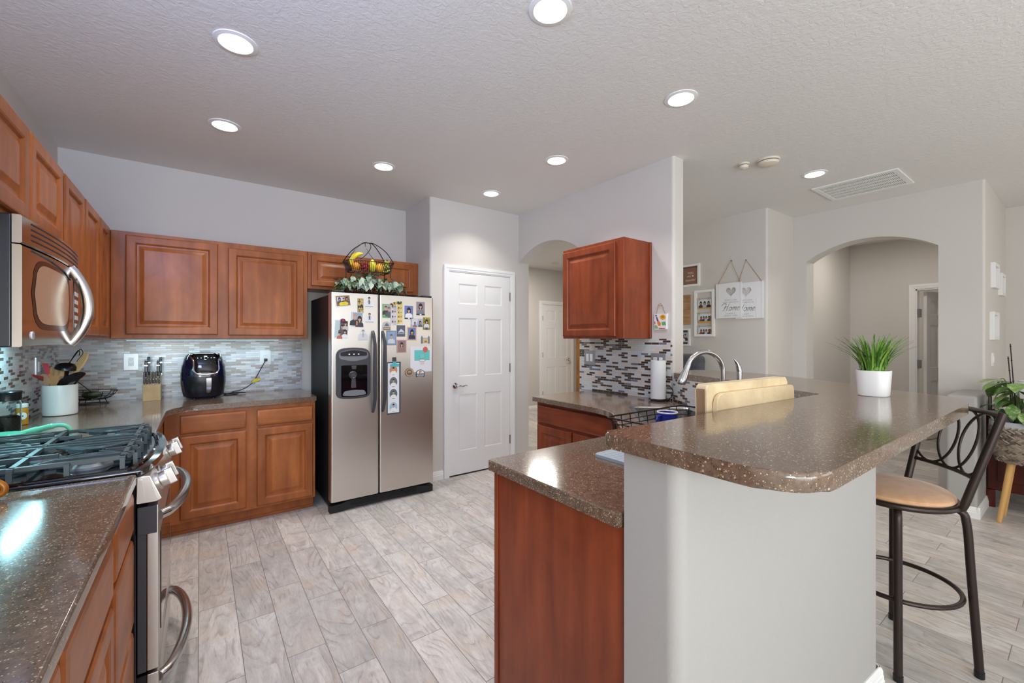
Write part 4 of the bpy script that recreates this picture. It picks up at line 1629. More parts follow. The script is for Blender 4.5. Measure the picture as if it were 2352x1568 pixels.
# stitch-seam double of the faucet, built as a slim tap beside it
FB = Vector((2.455, 1.185))
t = thing('faucet_double', 'slim stitch-seam double of the nickel faucet behind the cutting board', 'faucet', (FB.x, FB.y, ZC))
mb = MB(M['nickel'])
mb.lathe([(0.022, ZC + 0.0006), (0.022, ZC + 0.010), (0.015, ZC + 0.016), (0.0145, ZC + 0.03)], (FB.x, FB.y, 0), 20)
mb.build('base', t)
mb = MB(M['nickel'])
mb.tube(spline([(FB.x, FB.y, ZC + 0.03), (FB.x, FB.y, ZC + 0.25), (FB.x, FB.y, ZC + 0.285), (FB.x - 0.010, FB.y + 0.005, ZC + 0.325), (FB.x - 0.032, FB.y + 0.015, ZC + 0.352)], 6), [0.0150] * 13 + [0.0148, 0.0142, 0.0135, 0.0128, 0.0118, 0.0108, 0.0095, 0.008, 0.0062, 0.0046, 0.003, 0.0015], 14)
mb.build('spout', t)

# paper towel roll on its wire holder
TW = (2.775, 1.935)
t = thing('paper_towel_holder', 'black wire paper towel holder standing beside the sink', 'holder', (TW[0], TW[1], ZC))
mb = MB(M['wire'])
ring = [(TW[0] + 0.068 * math.cos(a), TW[1] + 0.068 * math.sin(a), ZC + 0.012) for a in [2 * PI * i / 32 for i in range(32)]]
mb.tube(ring, 0.0035, 8, True)
for a in (0.9, 3.0, 5.1):
    x, y = TW[0] + 0.068 * math.cos(a), TW[1] + 0.068 * math.sin(a)
    mb.ball((x, y, ZC + 0.0078), 0.0072, n=10, m=8)
    mb.tube([(x, y, ZC + 0.012), (TW[0], TW[1], ZC + 0.013)], 0.003, 6)
mb.build('base', t)
MB(M['wire']).tube([(TW[0], TW[1], ZC + 0.012), (TW[0], TW[1], ZC + 0.325)], 0.004, 8).build('post', t)
ad_ = Vector((0.50, -0.86)).normalized()
pts = spline([(TW[0] + ad_.x * .068, TW[1] + ad_.y * .068, ZC + 0.014), (TW[0] + ad_.x * .095, TW[1] + ad_.y * .095, ZC + 0.035), (TW[0] + ad_.x * .104, TW[1] + ad_.y * .104, ZC + 0.075), (TW[0] + ad_.x * .086, TW[1] + ad_.y * .086, ZC + 0.108), (TW[0] + ad_.x * .062, TW[1] + ad_.y * .062, ZC + 0.12)], 6)
MB(M['wire']).tube(pts, 0.0032, 8).build('tension_arm', t)
t = MB(M['paperw'])
t.lathe([(0.020, ZC + 0.018), (0.055, ZC + 0.018), (0.055, ZC + 0.302), (0.020, ZC + 0.302)], (TW[0], TW[1], 0), 40, capb=False, capt=False)
t.lathe([(0.020, ZC + 0.302), (0.020, ZC + 0.018)], (TW[0], TW[1], 0), 24, capb=False, capt=False)
tag(t.build('paper_towel_roll', o=(TW[0], TW[1], ZC + 0.018)), 'full white paper towel roll on the black wire holder', 'paper towel')

# little fabric snack-bag ornament hanging from a cord
t = thing('hanging_ornament', 'small painted pouch hanging on a cord beside the small cabinet', 'ornament', (2.858, 1.965, 1.445))
f = Fr((2.859, 1.965, 1.445), (0, -1, 0), (0, 0, 1), (-1, 0, 0))
mb = MB(M['white'])
pp_ = [(-0.058, 0.004), (-0.050, -0.004), (0.052, -0.002), (0.056, 0.006), (0.053, 0.060), (0.060, 0.120), (0.048, 0.114), (-0.05, 0.116), (-0.058, 0.120), (-0.055, 0.06)]
mb.prism(pp_, 0.0, 0.014, f, 0.004, 2, bcap='top')
mb.build('pouch', t)
mb = MB(ink(232, 176, 64))
n_ = 0.0144
mb.poly(f, [(-0.004, 0.100), (0.012, 0.112), (0.032, 0.112), (0.046, 0.098), (0.044, 0.080), (0.022, 0.070), (0.002, 0.080)], n_)
mb.use(ink(120, 80, 130)).poly(f, [(-0.040, 0.094), (-0.028, 0.098), (-0.012, 0.062), (-0.028, 0.060)], n_)
mb.use(ink(60, 66, 110)).poly(f, [(-0.044, 0.112), (-0.030, 0.110), (-0.030, 0.100), (-0.044, 0.100)], n_)
mb.use(ink(230, 140, 60)).poly(f, [(-0.030, 0.056), (-0.008, 0.062), (0.006, 0.044), (0.000, 0.024), (-0.018, 0.028)], n_)
mb.use(ink(120, 180, 110)).poly(f, [(0.010, 0.056), (0.044, 0.058), (0.050, 0.030), (0.016, 0.030)], n_)
mb.use(ink(132, 190, 120)).poly(f, [(-0.052, 0.030), (-0.034, 0.034), (-0.014, 0.006), (-0.050, 0.006)], n_)
mb.use(ink(214, 90, 90)).poly(f, [(-0.012, 0.012), (0.044, 0.008), (0.040, 0.002), (-0.012, 0.003)], n_)
mb.use(ink(220, 120, 120)).poly(f, [(-0.054, 0.062), (-0.044, 0.060), (-0.042, 0.040), (-0.053, 0.040)], n_)
mb.use(ink(200, 120, 40)).poly(f, [(0.008, 0.100), (0.030, 0.104), (0.036, 0.090), (0.014, 0.084)], n_ + 0.0003)
mb.build('painted_print', t)
mb = MB(M['rope'])
mb.tube([f.p(-0.040, 0.116, 0.006), f.p(-0.022, 0.188, 0.006), f.p(-0.002, 0.200, 0.006), f.p(0.012, 0.184, 0.006), f.p(0.040, 0.116, 0.006)], 0.0016, 6)
mb.tube([f.p(-0.022, 0.188, 0.006), f.p(-0.010, 0.180, 0.006), f.p(0.012, 0.184, 0.006)], 0.0016, 6)
mb.build('cord', t)

# cutting boards propped behind the bar edge
t = thing('cutting_board', 'thick pale wooden cutting board propped up behind the bar edge', 'cutting board', (1.725, 0.82, ZC))
fb_ = Fr((1.448, 0.832, ZC + 0.001), (1, -0.055, 0), (0, 0.015, 1), (-0.055, -1, 0.015))
mb = MB(M['board'])
mb.prism(rpoly([(0, 0), (0.590, 0), (0.590, 0.300), (0, 0.300)], [0.012, 0.012, 0.02, 0.02], 4), -0.020, 0.024, fb_, 0.006, 3, bcap=True)
mb.build('plank', t)
mb = MB(M['board_end'])
mb.prism(rpoly([(-0.002, 0.006), (0.0005, 0.006), (0.0005, 0.284), (-0.002, 0.284)], 0.0002, 1), -0.014, 0.018, fb_)
mb.build('end_grain', t)
t = thing('cutting_board', 'thinner pale cutting board with rounded corner leaning on the thick board', 'cutting board', (1.76, 0.79, ZC))
fb2 = Fr((1.478, 0.7985, ZC + 0.001), (1, -0.055, 0), (0, 0.015, 1), (-0.055, -1, 0.015))
mb = MB(M['board'])
mb.prism(rpoly([(0, 0), (0.572, 0), (0.572, 0.268), (0, 0.268)], [0.02, 0.02, 0.02, 0.05], 6), -0.006, 0.012, fb2, 0.004, 3, bcap=True)
mb.build('plank', t)

# drying mat, wire dish rack, blue mug
mb = MB(M['grey'])
mat_ = plain('pale_grey_foam', (168, 178, 184), 0.8)
mb = MB(mat_)
mb.prism(rpoly([(1.255, 0.80), (1.44, 0.80), (1.44, 1.17), (1.255, 1.17)], 0.02, 4), ZC + 0.0006, ZC + 0.012, UP, 0.003, 2, bcap='top')
for i in range(9):
    for j in range(15):
        cx, cy = 1.275 + 0.024 * i + (0.012 if j % 2 else 0), 0.82 + 0.024 * j
        mb.box(cx - .007, cx + .007, cy - .004, cy + .004, ZC + 0.0118, ZC + 0.0128)
tag(mb.build('drying_mat', o=(1.35, 0.98, ZC)), 'pale grey textured drying mat poking out beside the bar corner', 'mat')

t = thing('dish_rack', 'black wire dish rack beside the sink behind the bar', 'dish rack', (1.80, 1.14, ZC))
mb = MB(M['wire'])
D0, D1, E0, E1 = 1.505, 2.10, 0.93, 1.325
zt = ZC + 0.105


def rrect(x0, x1, y0, y1, z, r=0.03):
    return [(p[0], p[1], z) for p in rpoly([(x0, y0), (x1, y0), (x1, y1), (x0, y1)], r, 4)]


top_ = []
for p in rrect(D0, D1, E0, E1, zt):
    dz = -0.018 if (p[0] < D0 + 0.05 and E0 + 0.08 < p[1] < E1 - 0.06) else 0.0
    top_.append((p[0], p[1], p[2] + dz))
mb.tube(top_, 0.004, 8, True)
for z, ins in ((zt - 0.024, 0.006), (zt - 0.045, 0.010), (zt - 0.070, 0.014)):
    mb.tube(rrect(D0 + ins, D1 - ins, E0 + ins, E1 - ins, z), 0.0022, 6, True)
mb.build('rim', t)
mb = MB(M['wire'])
zb = ZC + 0.0165
for i in range(9):
    x = D0 + 0.04 + (D1 - D0 - 0.08) * i / 8
    mb.tube([(x, E0, zt), (x, E0 + 0.014, zb), (x, E1 - 0.014, zb), (x, E1, zt)], 0.0024, 6)
for j in range(5):
    y = E0 + 0.05 + (E1 - E0 - 0.10) * j / 4
    mb.tube([(D0 + 0.002, y, zt - 0.02), (D0 + 0.016, y, zb), (D1 - 0.016, y, zb), (D1 - 0.002, y, zt - 0.01)], 0.0024, 6)
for x in (D0 + 0.05, D1 - 0.05):
    for y in (E0 + 0.04, E1 - 0.04):
        mb.tube([(x, y, ZC + 0.0006), (x, y, zb)], 0.004, 8)
mb.build('basket', t)
t = thing('mug', 'glossy blue mug with a white rim upside in the dish rack', 'mug', (1.885, 1.262, ZC + 0.019))
mb = MB(plain('cobalt_glaze', (36, 44, 140), 0.12))
c_ = (1.885, 1.262, 0)
mb.lathe([(0.040, ZC + 0.019), (0.047, ZC + 0.026), (0.050, ZC + 0.060), (0.050, ZC + 0.098), (0.046, ZC + 0.098), (0.045, ZC + 0.03), (0.002, ZC + 0.026)], c_, 32)
mb.build('cup', t)
mb = MB(M['ceramic'])
mb.lathe([(0.0503, ZC + 0.096), (0.0503, ZC + 0.101), (0.048, ZC + 0.1025), (0.0458, ZC + 0.101), (0.0458, ZC + 0.096)], c_, 32, capb=False, capt=False)
mb.build('rim', t)
mb = MB(plain('cobalt_glaze', (36, 44, 140), 0.12))
mb.tube(spline([(1.885 - .049, 1.262, ZC + 0.085), (1.885 - .080, 1.262, ZC + 0.082), (1.885 - .084, 1.262, ZC + 0.050), (1.885 - .049, 1.262, ZC + 0.040)], 6), 0.006, 8)
mb.build('handle', t)


# ---------------------------------------------------------------- things on the left counters
# air fryer
AC = Vector((0.025, 4.165, ZC))
AP = [(0.112, 0.012), (0.128, 0.022), (0.140, 0.07), (0.147, 0.13), (0.147, 0.19), (0.140, 0.25), (0.126, 0.305), (0.112, 0.335), (0.092, 0.350), (0.05, 0.356), (0.003, 0.357)]


def apr(z):
    for (r0, z0), (r1, z1) in zip(AP, AP[1:]):
        if z0 <= z <= z1:
            s_ = (z - z0) / (z1 - z0)
            return r0 + (r1 - r0) * s_
    return AP[-1][0] if z > 0.3 else AP[0][0]


def asurf(phi, z, d=0.0):
    """Point on the air fryer's shell; phi = 0 is its front (towards the room)."""
    a = phi - PI / 2 + 0.12
    ca, sa = math.cos(a), math.sin(a)
    q = (abs(ca) ** 2.7 + abs(sa) ** 2.7) ** (-1 / 2.7)
    r = apr(z) * q + d
    return AC + Vector((r * ca, r * sa, z))


t = thing('air_fryer', 'glossy dark navy air fryer with a silver handle on the back counter', 'air fryer', AC)
mb = MB(M['navy'])
mb.lathe([(0.10, 0.008)] + AP, AC, 56, power=2.7)
mb.build('body', t)
mb = MB(M['black'])
nn = 22
grid = [[asurf(-0.82 + 1.64 * i / nn, 0.03 + 0.145 * j / 8, 0.0025) for i in range(nn + 1)] for j in range(9)]
vs = [p for row in grid for p in row]
mb.add(vs, [[j * (nn + 1) + i, j * (nn + 1) + i + 1, (j + 1) * (nn + 1) + i + 1, (j + 1) * (nn + 1) + i] for j in range(8) for i in range(nn)])
drw = mb.build('basket_drawer', t)
mb = MB(M['nickel'])
hp = [asurf(0.06, z, dd) for z, dd in ((0.172, 0.010), (0.165, 0.028), (0.11, 0.032), (0.07, 0.030), (0.052, 0.022))]
Rv = Vector((1, -0.12, 0)).normalized()
vs = []
for p, wd in zip(hp, (0.016, 0.016, 0.015, 0.014, 0.009)):
    vs += [p - Rv * wd, p + Rv * wd]
m_ = len(hp)
off = Vector((0.12, 0.012, 0)) * 0.07
vs2 = [v + Vector((0, 0.008, 0)) for v in vs]
mb.add(vs + vs2, [[2 * i, 2 * i + 1, 2 * i + 3, 2 * i + 2] for i in range(m_ - 1)] + [[2 * m_ + 2 * i + 2, 2 * m_ + 2 * i + 3, 2 * m_ + 2 * i + 1, 2 * m_ + 2 * i] for i in range(m_ - 1)]
       + [[2 * i, 2 * i + 2, 2 * m_ + 2 * i + 2, 2 * m_ + 2 * i] for i in range(m_ - 1)] + [[2 * i + 1, 2 * m_ + 2 * i + 1, 2 * m_ + 2 * i + 3, 2 * i + 3] for i in range(m_ - 1)])
mb.build('handle', drw)
mb = MB(M['blackg'])
rows = [(0.205, 0.44), (0.225, 0.50), (0.26, 0.54), (0.30, 0.62), (0.335, 0.78), (0.349, 0.86)]
vs, k = [], 14
for z, ph in rows:
    vs += [asurf(-ph + 2 * ph * i / k, z, 0.002) for i in range(k + 1)]
mb.add(vs, [[j * (k + 1) + i, j * (k + 1) + i + 1, (j + 1) * (k + 1) + i + 1, (j + 1) * (k + 1) + i] for j in range(len(rows) - 1) for i in range(k)])
dsp = mb.build('display', t)
mb = MB(M['nickel'])
pl = [(-0.95, 0.345), (-0.80, 0.325), (-0.62, 0.300), (-0.56, 0.26), (-0.54, 0.228), (-0.42, 0.200), (-0.18, 0.192), (0.18, 0.192), (0.42, 0.200), (0.54, 0.228), (0.56, 0.26), (0.62, 0.300), (0.80, 0.325), (0.95, 0.345)]
pp_ = spline([(a, b, 0) for a, b in pl], 4)
mb.tube([asurf(p.x, p.y, 0.003) for p in pp_], 0.0062, 8)
mb.build('trim', t)
icon = plain('lit_icon', (160, 230, 240), 0.4, emit=(170, 235, 245), es=0.8)
for i in range(6):
    mb = MB(icon)
    c_ = asurf(-0.42 + 0.84 * i / 5, 0.318, 0.004)
    mb.ball(c_, 0.0034, 0.0034, 0.0034, 8, 6)
    mb.build('icon', dsp)
for a in (0.6, 2.4, 3.9, 5.6):
    MB(M['black']).lathe([(0.010, 0.0006), (0.010, 0.009)], AC + Vector((0.082 * math.cos(a), 0.082 * math.sin(a), 0)), 12).build('foot', t)

t = thing('power_cord', 'black air fryer cord with a yellow tag running to the outlet', 'cord', (0.30, 4.28, ZC))
pts = spline([(0.10, 4.315, ZC + 0.03), (0.18, 4.30, ZC + 0.006), (0.26, 4.24, ZC + 0.005), (0.20, 4.20, ZC + 0.005), (0.16, 4.25, ZC + 0.006), (0.24, 4.29, ZC + 0.012), (0.315, 4.26, ZC + 0.010), (0.22, 4.31, ZC + 0.014), (0.30, 4.335, ZC + 0.030),
              (0.375, 4.345, ZC + 0.085), (0.43, 4.345, ZC + 0.19), (0.462, 4.34, ZC + 0.255), (0.472, 4.335, 1.181)], 8)
MB(M['black']).tube(pts, 0.0032, 8).build('cable', t)
MB(M['black']).box(0.459, 0.485, 4.330, 4.3595, 1.176, 1.198, 0.004, 2).build('plug', t)
mb = MB(plain('yellow_tag', (226, 204, 40), 0.55))
fy = Fr((0.384, 4.334, ZC + 0.098), (1, 0.1, 0.25), (-0.25, 0, 1), (0, -1, 0))
mb.prism([(-0.028, -0.012), (0.0, 0.014), (0.016, 0.018), (0.024, 0.006), (0.040, 0.014), (0.052, 0.004), (0.040, -0.008), (0.012, -0.010)], 0, 0.0012, fy)
mb.build('tag', t)

# knife block and its knives
KB = Vector((-0.29, 4.215, ZC))
t = thing('knife_block', 'pale wooden knife block on the back counter', 'knife block', KB)
fk = Fr(KB + Vector((-0.052, 0, 0.0006)), (0, 1, 0), (0, 0, 1), (1, 0, 0))
mb = MB(M['block'])
mb.prism([(-0.045, 0), (0.075, 0), (0.075, 0.205), (-0.012, 0.165), (-0.014, 0.128), (-0.045, 0.118)], 0, 0.104, fk, 0.003, 2, bcap=True)
mb.build('body', t)
for i in range(6):
    x = KB.x - 0.043 + 0.0172 * i
    k = thing('steak_knife', 'black handled steak knife in the front row of the knife block', 'knife', (x, KB.y - 0.03, ZC + 0.12), 'steak knives in the block')
    mb = MB(M['black'])
    mb.box(x - .0058, x + .0058, KB.y - 0.037, KB.y - 0.020, ZC + 0.127, ZC + 0.218, 0.003, 2)
    mb.build('handle', k)
    MB(M['chrome']).box(x - .0064, x + .0064, KB.y - 0.0375, KB.y - 0.0195, ZC + 0.124, ZC + 0.1268).build('bolster', k)
    MB(M['chrome']).box(x - .002, x + .002, KB.y - 0.0376, KB.y - 0.0369, ZC + 0.16, ZC + 0.163).build('rivet', k)
for x, dz, lab in ((-0.036, 0.0, 'taller black chef knife on the left of the knife block'), (0.034, -0.006, 'tall black carving knife on the right of the knife block')):
    for q, dy in enumerate((0.0, 0.038)):
        xx = KB.x + x + (0.012 if q else 0)
        k = thing('kitchen_knife', lab if not q else lab.replace('taller black chef', 'black utility').replace('tall black carving', 'black boning').replace('on the', 'behind the tall knife on the'), 'knife', (xx, KB.y + 0.012 + dy, ZC + 0.18), 'kitchen knives in the block')
        zb = ZC + (0.170 if not q else 0.190)
        mb = MB(M['black'])
        mb.prism(rpoly([(0, 0), (0.020, 0), (0.022, 0.05), (0.020, 0.085), (0.026, 0.120 + dz), (0.014, 0.130 + dz), (0.0, 0.115 + dz)], 0.006, 3), -0.009, 0.009, Fr((xx, KB.y - 0.002 + dy, zb + 0.010), (0, 1, 0), (0, 0.05, 1), (1, 0, 0)), 0.003, 2, bcap=True)
        mb.build('handle', k)
        MB(M['chrome']).box(xx - .009, xx + .009, KB.y - 0.003 + dy, KB.y + 0.019 + dy, zb - 0.004, zb + 0.0095).build('bolster', k)
        MB(M['chrome']).box(xx - .0093, xx + .0093, KB.y - 0.003 + dy, KB.y + 0.018 + dy, zb + 0.090, zb + 0.096).build('collar', k)

# utensil crock
s36, c36 = math.sin(math.radians(36.2)), math.cos(math.radians(36.2))
CC = Vector((-0.69, 3.745, ZC))
t = MB(M['ceramic'])
t.lathe([(0.070, 0.0006), (0.076, 0.004), (0.0785, 0.02), (0.0785, 0.178), (0.077, 0.184), (0.073, 0.184), (0.072, 0.176), (0.070, 0.03), (0.003, 0.025)], CC, 48)
tag(t.build('utensil_crock', o=CC), 'white cylindrical ceramic crock holding the cooking utensils', 'crock')
rim = lambda a, b: CC + Vector((a, b, 0.19))


def utensil(name, label, foot, head, mat, r=0.0055):
    """Creates the thing and its handle from inside the crock up to the head."""
    k = thing(name, label, 'utensil', (foot[0], foot[1], foot[2]), 'utensils in the crock')
    MB(mat).tube([foot, head], r, 8).build('handle', k)
    return k


red = plain('red_silicone', (176, 44, 60), 0.4)
pink = plain('coral_silicone', (222, 92, 104), 0.45)
fo = lambda a, b: (CC.x + a, CC.y + b, ZC + 0.04)


def blade(mb, base, tip, side, w0, w1, th=0.006, n=10, prof=None, nrm=None):
    base, tip, side = V3(base), V3(tip), V3(side).normalized()
    ax = (tip - base)
    nv = ax.normalized().cross(side).normalized() if nrm is None else V3(nrm)
    L_, R_2, th2 = [], [], th / 2
    for i in range(n + 1):
        s_ = i / n
        wd = prof(s_) if prof else (w0 + (w1 - w0) * s_)
        c_ = base + ax * s_
        L_.append(c_ - side * wd / 2)
        R_2.append(c_ + side * wd / 2)
    out = L_ + R_2[::-1]
    m_2 = len(out)
    mb.add([p - nv * th2 for p in out] + [p + nv * th2 for p in out], [list(range(m_2))[::-1], [m_2 + i for i in range(m_2)]] + [[i, (i + 1) % m_2, m_2 + (i + 1) % m_2, m_2 + i] for i in range(m_2)])


RV = Vector((c36, -s36, 0))
FV = Vector((s36, c36, 0))


def cp(px, py, w_=2.60):
    """Point at depth w_ along the ray of one of the measured utensil positions."""
    u = (px - 1176) / 980.0
    return Vector((0, 0, 1.372)) + (FV + RV * u + Vector((0, 0, -(py - 778) / 980.0))) * w_


oval = lambda W_: (lambda s_: max(0.004, W_ * math.sin(PI * min(0.985, 0.06 + 0.92 * s_)) ** 0.55))
k = utensil('spatula', 'coral pink silicone spatula leaning at the left of the crock', fo(0.02, 0.0), cp(111, 858, 2.60), pink)
mb = MB(pink)
blade(mb, cp(111, 858, 2.60), cp(103, 834, 2.60), RV, 0.030, 0.026, 0.010)
mb.build('head', k)
k = utensil('spatula', 'dark red spatula poking out lowest at the left of the crock', fo(0.045, -0.01), cp(100, 868, 2.60), red)
mb = MB(red)
blade(mb, cp(100, 870, 2.60), cp(74, 861, 2.47), (0, 0, 1), 0.028, 0.008, 0.006)
mb.build('head', k)
k = utensil('wooden_spoon', 'small pale wooden spoon at the front left of the crock', fo(0.0, -0.01), cp(108, 880, 2.60), M['spoonwood'])
mb = MB(plain('pale_spoon_wood', (206, 170, 140), 0.5))
blade(mb, cp(110, 884, 2.60), cp(100, 858, 2.595), RV, 0, 0, 0.010, 12, oval(0.050))
mb.build('bowl', k)
k = utensil('wooden_fork', 'wooden salad fork with wide prongs standing in the crock', fo(0.0, 0.0), cp(126, 880, 2.60), M['spoonwood'])
mb = MB(M['spoonwood'])
blade(mb, cp(125, 886, 2.60), cp(127, 862, 2.60), RV, 0.042, 0.062, 0.010)
for a, b in ((115, 121), (128, 133), (141, 145)):
    blade(mb, cp(a + 1, 864, 2.60), cp(b, 842, 2.605), RV, 0.018, 0.013, 0.009)
mb.build('head', k)
k = utensil('ladle', 'black ladle with its bowl turned down over the crock', fo(-0.01, 0.02), cp(153, 840, 2.62), M['black'])
mb = MB(M['black'])
Ml = Matrix.Rotation(0.22, 4, FV)
mb.lathe([(0.053, -0.010), (0.0525, -0.003), (0.047, 0.012), (0.034, 0.023), (0.015, 0.029), (0.002, 0.030)], cp(153, 844, 2.62), 28, Ml, capb=False)
mb.lathe([(0.002, 0.027), (0.033, 0.020), (0.045, 0.010), (0.051, -0.003), (0.0515, -0.010)], cp(153, 844, 2.62), 28, Ml, capb=False, capt=False)
mb.build('bowl', k)
k = utensil('serving_spoon', 'black serving spoon lying over the right rim of the crock', fo(-0.02, -0.02), cp(146, 876, 2.60), M['black'])
mb = MB(M['black'])
blade(mb, cp(134, 880, 2.60), cp(194, 858, 2.60), (FV * 0.35 + Vector((0, 0, 1))), 0, 0, 0.010, 14, oval(0.058))
mb.build('bowl', k)
k = utensil('wooden_paddle', 'large round wooden rice paddle standing highest in the crock', fo(-0.02, 0.01), cp(173, 852, 2.63), M['spoonwood'])
mb = MB(plain('paddle_wood', (232, 188, 134), 0.5))
blade(mb, cp(172, 858, 2.63), cp(197, 811, 2.66), (RV * 0.85 + Vector((0, 0, 0.5))), 0, 0, 0.009, 16, oval(0.082))
mb.build('blade', k)
k = utensil('whisk', 'thin black wire whisk behind the wooden paddle', fo(0.0, 0.03), cp(160, 832, 2.66), M['black'])
mb = MB(M['wire'])
mb.tube(spline([cp(160, 832, 2.66), cp(182, 804, 2.68), cp(187, 803, 2.68), cp(190, 812, 2.68), cp(176, 830, 2.67)], 6), 0.0022, 6)
mb.tube(spline([cp(160, 832, 2.66), cp(178, 806, 2.70), cp(183, 808, 2.70), cp(182, 816, 2.69)], 6), 0.0022, 6)
mb.build('loops', k)
k = utensil('slotted_turner', 'black handled turner with an orange tip at the right of the crock', fo(-0.03, 0.02), cp(186, 864, 2.66), M['black'], 0.005)
mb = MB(plain('orange_wood', (196, 122, 62), 0.5))
blade(mb, cp(182, 869, 2.66), cp(197, 860, 2.67), (RV * 0.4 + Vector((0, 0, 1))), 0.026, 0.018, 0.006)
mb.build('blade', k)

# wire fruit bowl with a dark green avocado
WB = Vector((-0.615, 4.22, ZC))
t = thing('wire_bowl', 'black wire fruit bowl in the corner behind the crock', 'bowl', WB)
mb = MB(M['wire'])
for r, z in ((0.125, 0.092), (0.112, 0.066), (0.092, 0.046), (0.068, 0.034)):
    mb.tube([WB + Vector((r * 1.05 * math.cos(a), r * 0.8 * math.sin(a), z)) for a in [2 * PI * i / 32 for i in range(32)]], 0.0024, 6, True)
for i in range(10):
    a = 2 * PI * i / 10 + 0.2
    mb.tube([WB + Vector((r * 1.05 * math.cos(a), r * 0.8 * math.sin(a), z)) for r, z in ((0.125, 0.092), (0.112, 0.066), (0.092, 0.046), (0.068, 0.034), (0.02, 0.031))], 0.0022, 6)
mb.build('basket', t)
mb = MB(M['wire'])
mb.tube([WB + Vector((0.085 * math.cos(a), 0.065 * math.sin(a), 0.0034)) for a in [2 * PI * i / 28 for i in range(28)]], 0.0028, 6, True)
for i in range(4):
    a = 2 * PI * i / 4 + 0.6
    mb.tube([WB + Vector((0.085 * math.cos(a), 0.065 * math.sin(a), 0.0034)), WB + Vector((0.072 * math.cos(a), 0.055 * math.sin(a), 0.034))], 0.0026, 6)
mb.build('foot', t)
mb = MB(M['wire'])
mb.tube([WB + Vector((-0.10, 0.0, 0.19)), WB + Vector((-0.02, -0.02, 0.105)), WB + Vector((0.035, -0.03, 0.048))], 0.0026, 6)
mb.build('handle', t)
av = plain('avocado_skin', (44, 58, 28), 0.35)
mb = MB(av)
mb.ball((0, 0, 0), 0.055, 0.030, 0.028, 20, 12)
mb.ball((0, 0, 0), 0.001, n=4, m=3)
mb.v = mb.v[:20 * 11 + 2]
mb.f = [f for f in mb.f if max(f) < 20 * 11 + 2]
mb.m = mb.m[:len(mb.f)]
mb.v = [Vector((v.x, v.y * (1 - 3 * v.x), v.z * (1 - 3 * v.x))) + WB + Vector((-0.002, -0.004, 0.066)) for v in mb.v]
tag(mb.build('avocado', o=WB + Vector((0, 0, 0.066))), 'dark green avocado in the black wire bowl', 'avocado')

# glass canister and spice jar
GC = Vector((-0.757, 3.14, ZC))
t = thing('glass_canister', 'clear glass canister with a black lid, half full of peppercorns', 'jar', GC)
glass = plain('clear_glass', (240, 246, 246), 0.02, trans=1.0, ior=1.2)
MB(glass).lathe([(0.040, 0.0006), (0.045, 0.006), (0.045, 0.150), (0.041, 0.158), (0.041, 0.162), (0.0385, 0.162), (0.0385, 0.157), (0.0425, 0.149), (0.0425, 0.008), (0.003, 0.006)], GC, 32).build('glass', t)
MB(M['black']).lathe([(0.044, 0.1625), (0.047, 0.166), (0.047, 0.192), (0.050, 0.204), (0.046, 0.208), (0.003, 0.208)], GC, 32).build('lid', t)
pep = NT('peppercorns')
pv = pep.n('ShaderNodeTexVoronoi')
pv.inputs['Scale'].default_value = 160
pep.l(pep.coords(), pv.inputs['Vector'])
pep.l(pep.ramp(pv.outputs['Distance'], [(0.0, srgb(150, 126, 96)), (0.35, srgb(70, 56, 46)), (0.7, srgb(20, 16, 14))]), pep.b.inputs['Base Color'])
MB(pep.mat).lathe([(0.0415, 0.0085), (0.0415, 0.082), (0.03, 0.088), (0.003, 0.090)], GC, 28).build('peppercorns', t)
t.children[-1]['kind'] = 'stuff'
JC = Vector((-0.772, 3.42, ZC))
t = thing('spice_jar', 'small amber spice jar with a white lid and round label', 'jar', JC)
MB(plain('amber_spice', (206, 138, 40), 0.25)).lathe([(0.019, 0.0006), (0.022, 0.004), (0.022, 0.086), (0.0185, 0.094)], JC, 28).build('jar_body', t)
MB(M['ceramic']).lathe([(0.0205, 0.0942), (0.0215, 0.096), (0.0215, 0.112), (0.0195, 0.115), (0.003, 0.115)], JC, 28).build('lid', t)
mb = MB(M['paperw'])
ja = math.atan2(-JC.y, -JC.x)


def jl(r_, n_, k=20):
    return [JC + Vector(((0.022 + n_) * math.cos(ja + r_ * math.cos(2 * PI * i / k) / 0.022), (0.022 + n_) * math.sin(ja + r_ * math.cos(2 * PI * i / k) / 0.022), 0.050 + r_ * 1.15 * math.sin(2 * PI * i / k))) for i in range(k)]


def disc(mb, r_, n_):
    vs = []
    for q in (1.0, 0.75, 0.5, 0.25):
        vs += jl(r_ * q, n_)
    mb.add(vs, [[j * 20 + i, j * 20 + (i + 1) % 20, (j + 1) * 20 + (i + 1) % 20, (j + 1) * 20 + i] for j in range(3) for i in range(20)] + [[60 + i for i in range(20)]])


disc(mb, 0.017, 0.0008)
disc(mb.use(ink(96, 74, 44)), 0.0032, 0.0012)
mb.build('round_label', t)

# mint ceramic spoon rest
mint = plain('mint_glaze', (112, 200, 170), 0.15)
t = thing('spoon_rest', 'mint green glazed spoon rest with a looped handle behind the grates', 'spoon rest', (-0.68, 2.90, ZC))
mb = MB(mint)
Ms = Matrix.Rotation(-0.12, 4, 'Z')
mb.lathe([(0.045, 0.0006), (0.070, 0.012), (0.082, 0.034), (0.079, 0.036), (0.066, 0.016), (0.003, 0.008)], (-0.715, 2.91, ZC), 36, Ms, 1.0, 0.72)
mb.build('dish', t)
mb = MB(mint)
mb.tube(spline([(-0.655, 2.90, ZC + 0.028), (-0.60, 2.895, ZC + 0.045), (-0.55, 2.89, ZC + 0.056), (-0.515, 2.888, ZC + 0.052), (-0.497, 2.885, ZC + 0.030), (-0.492, 2.885, ZC + 0.009)], 6), [0.016] * 6 + [0.013] * 6 + [0.010] * 6 + [0.009] * 13, 12)
mb.build('handle', t)

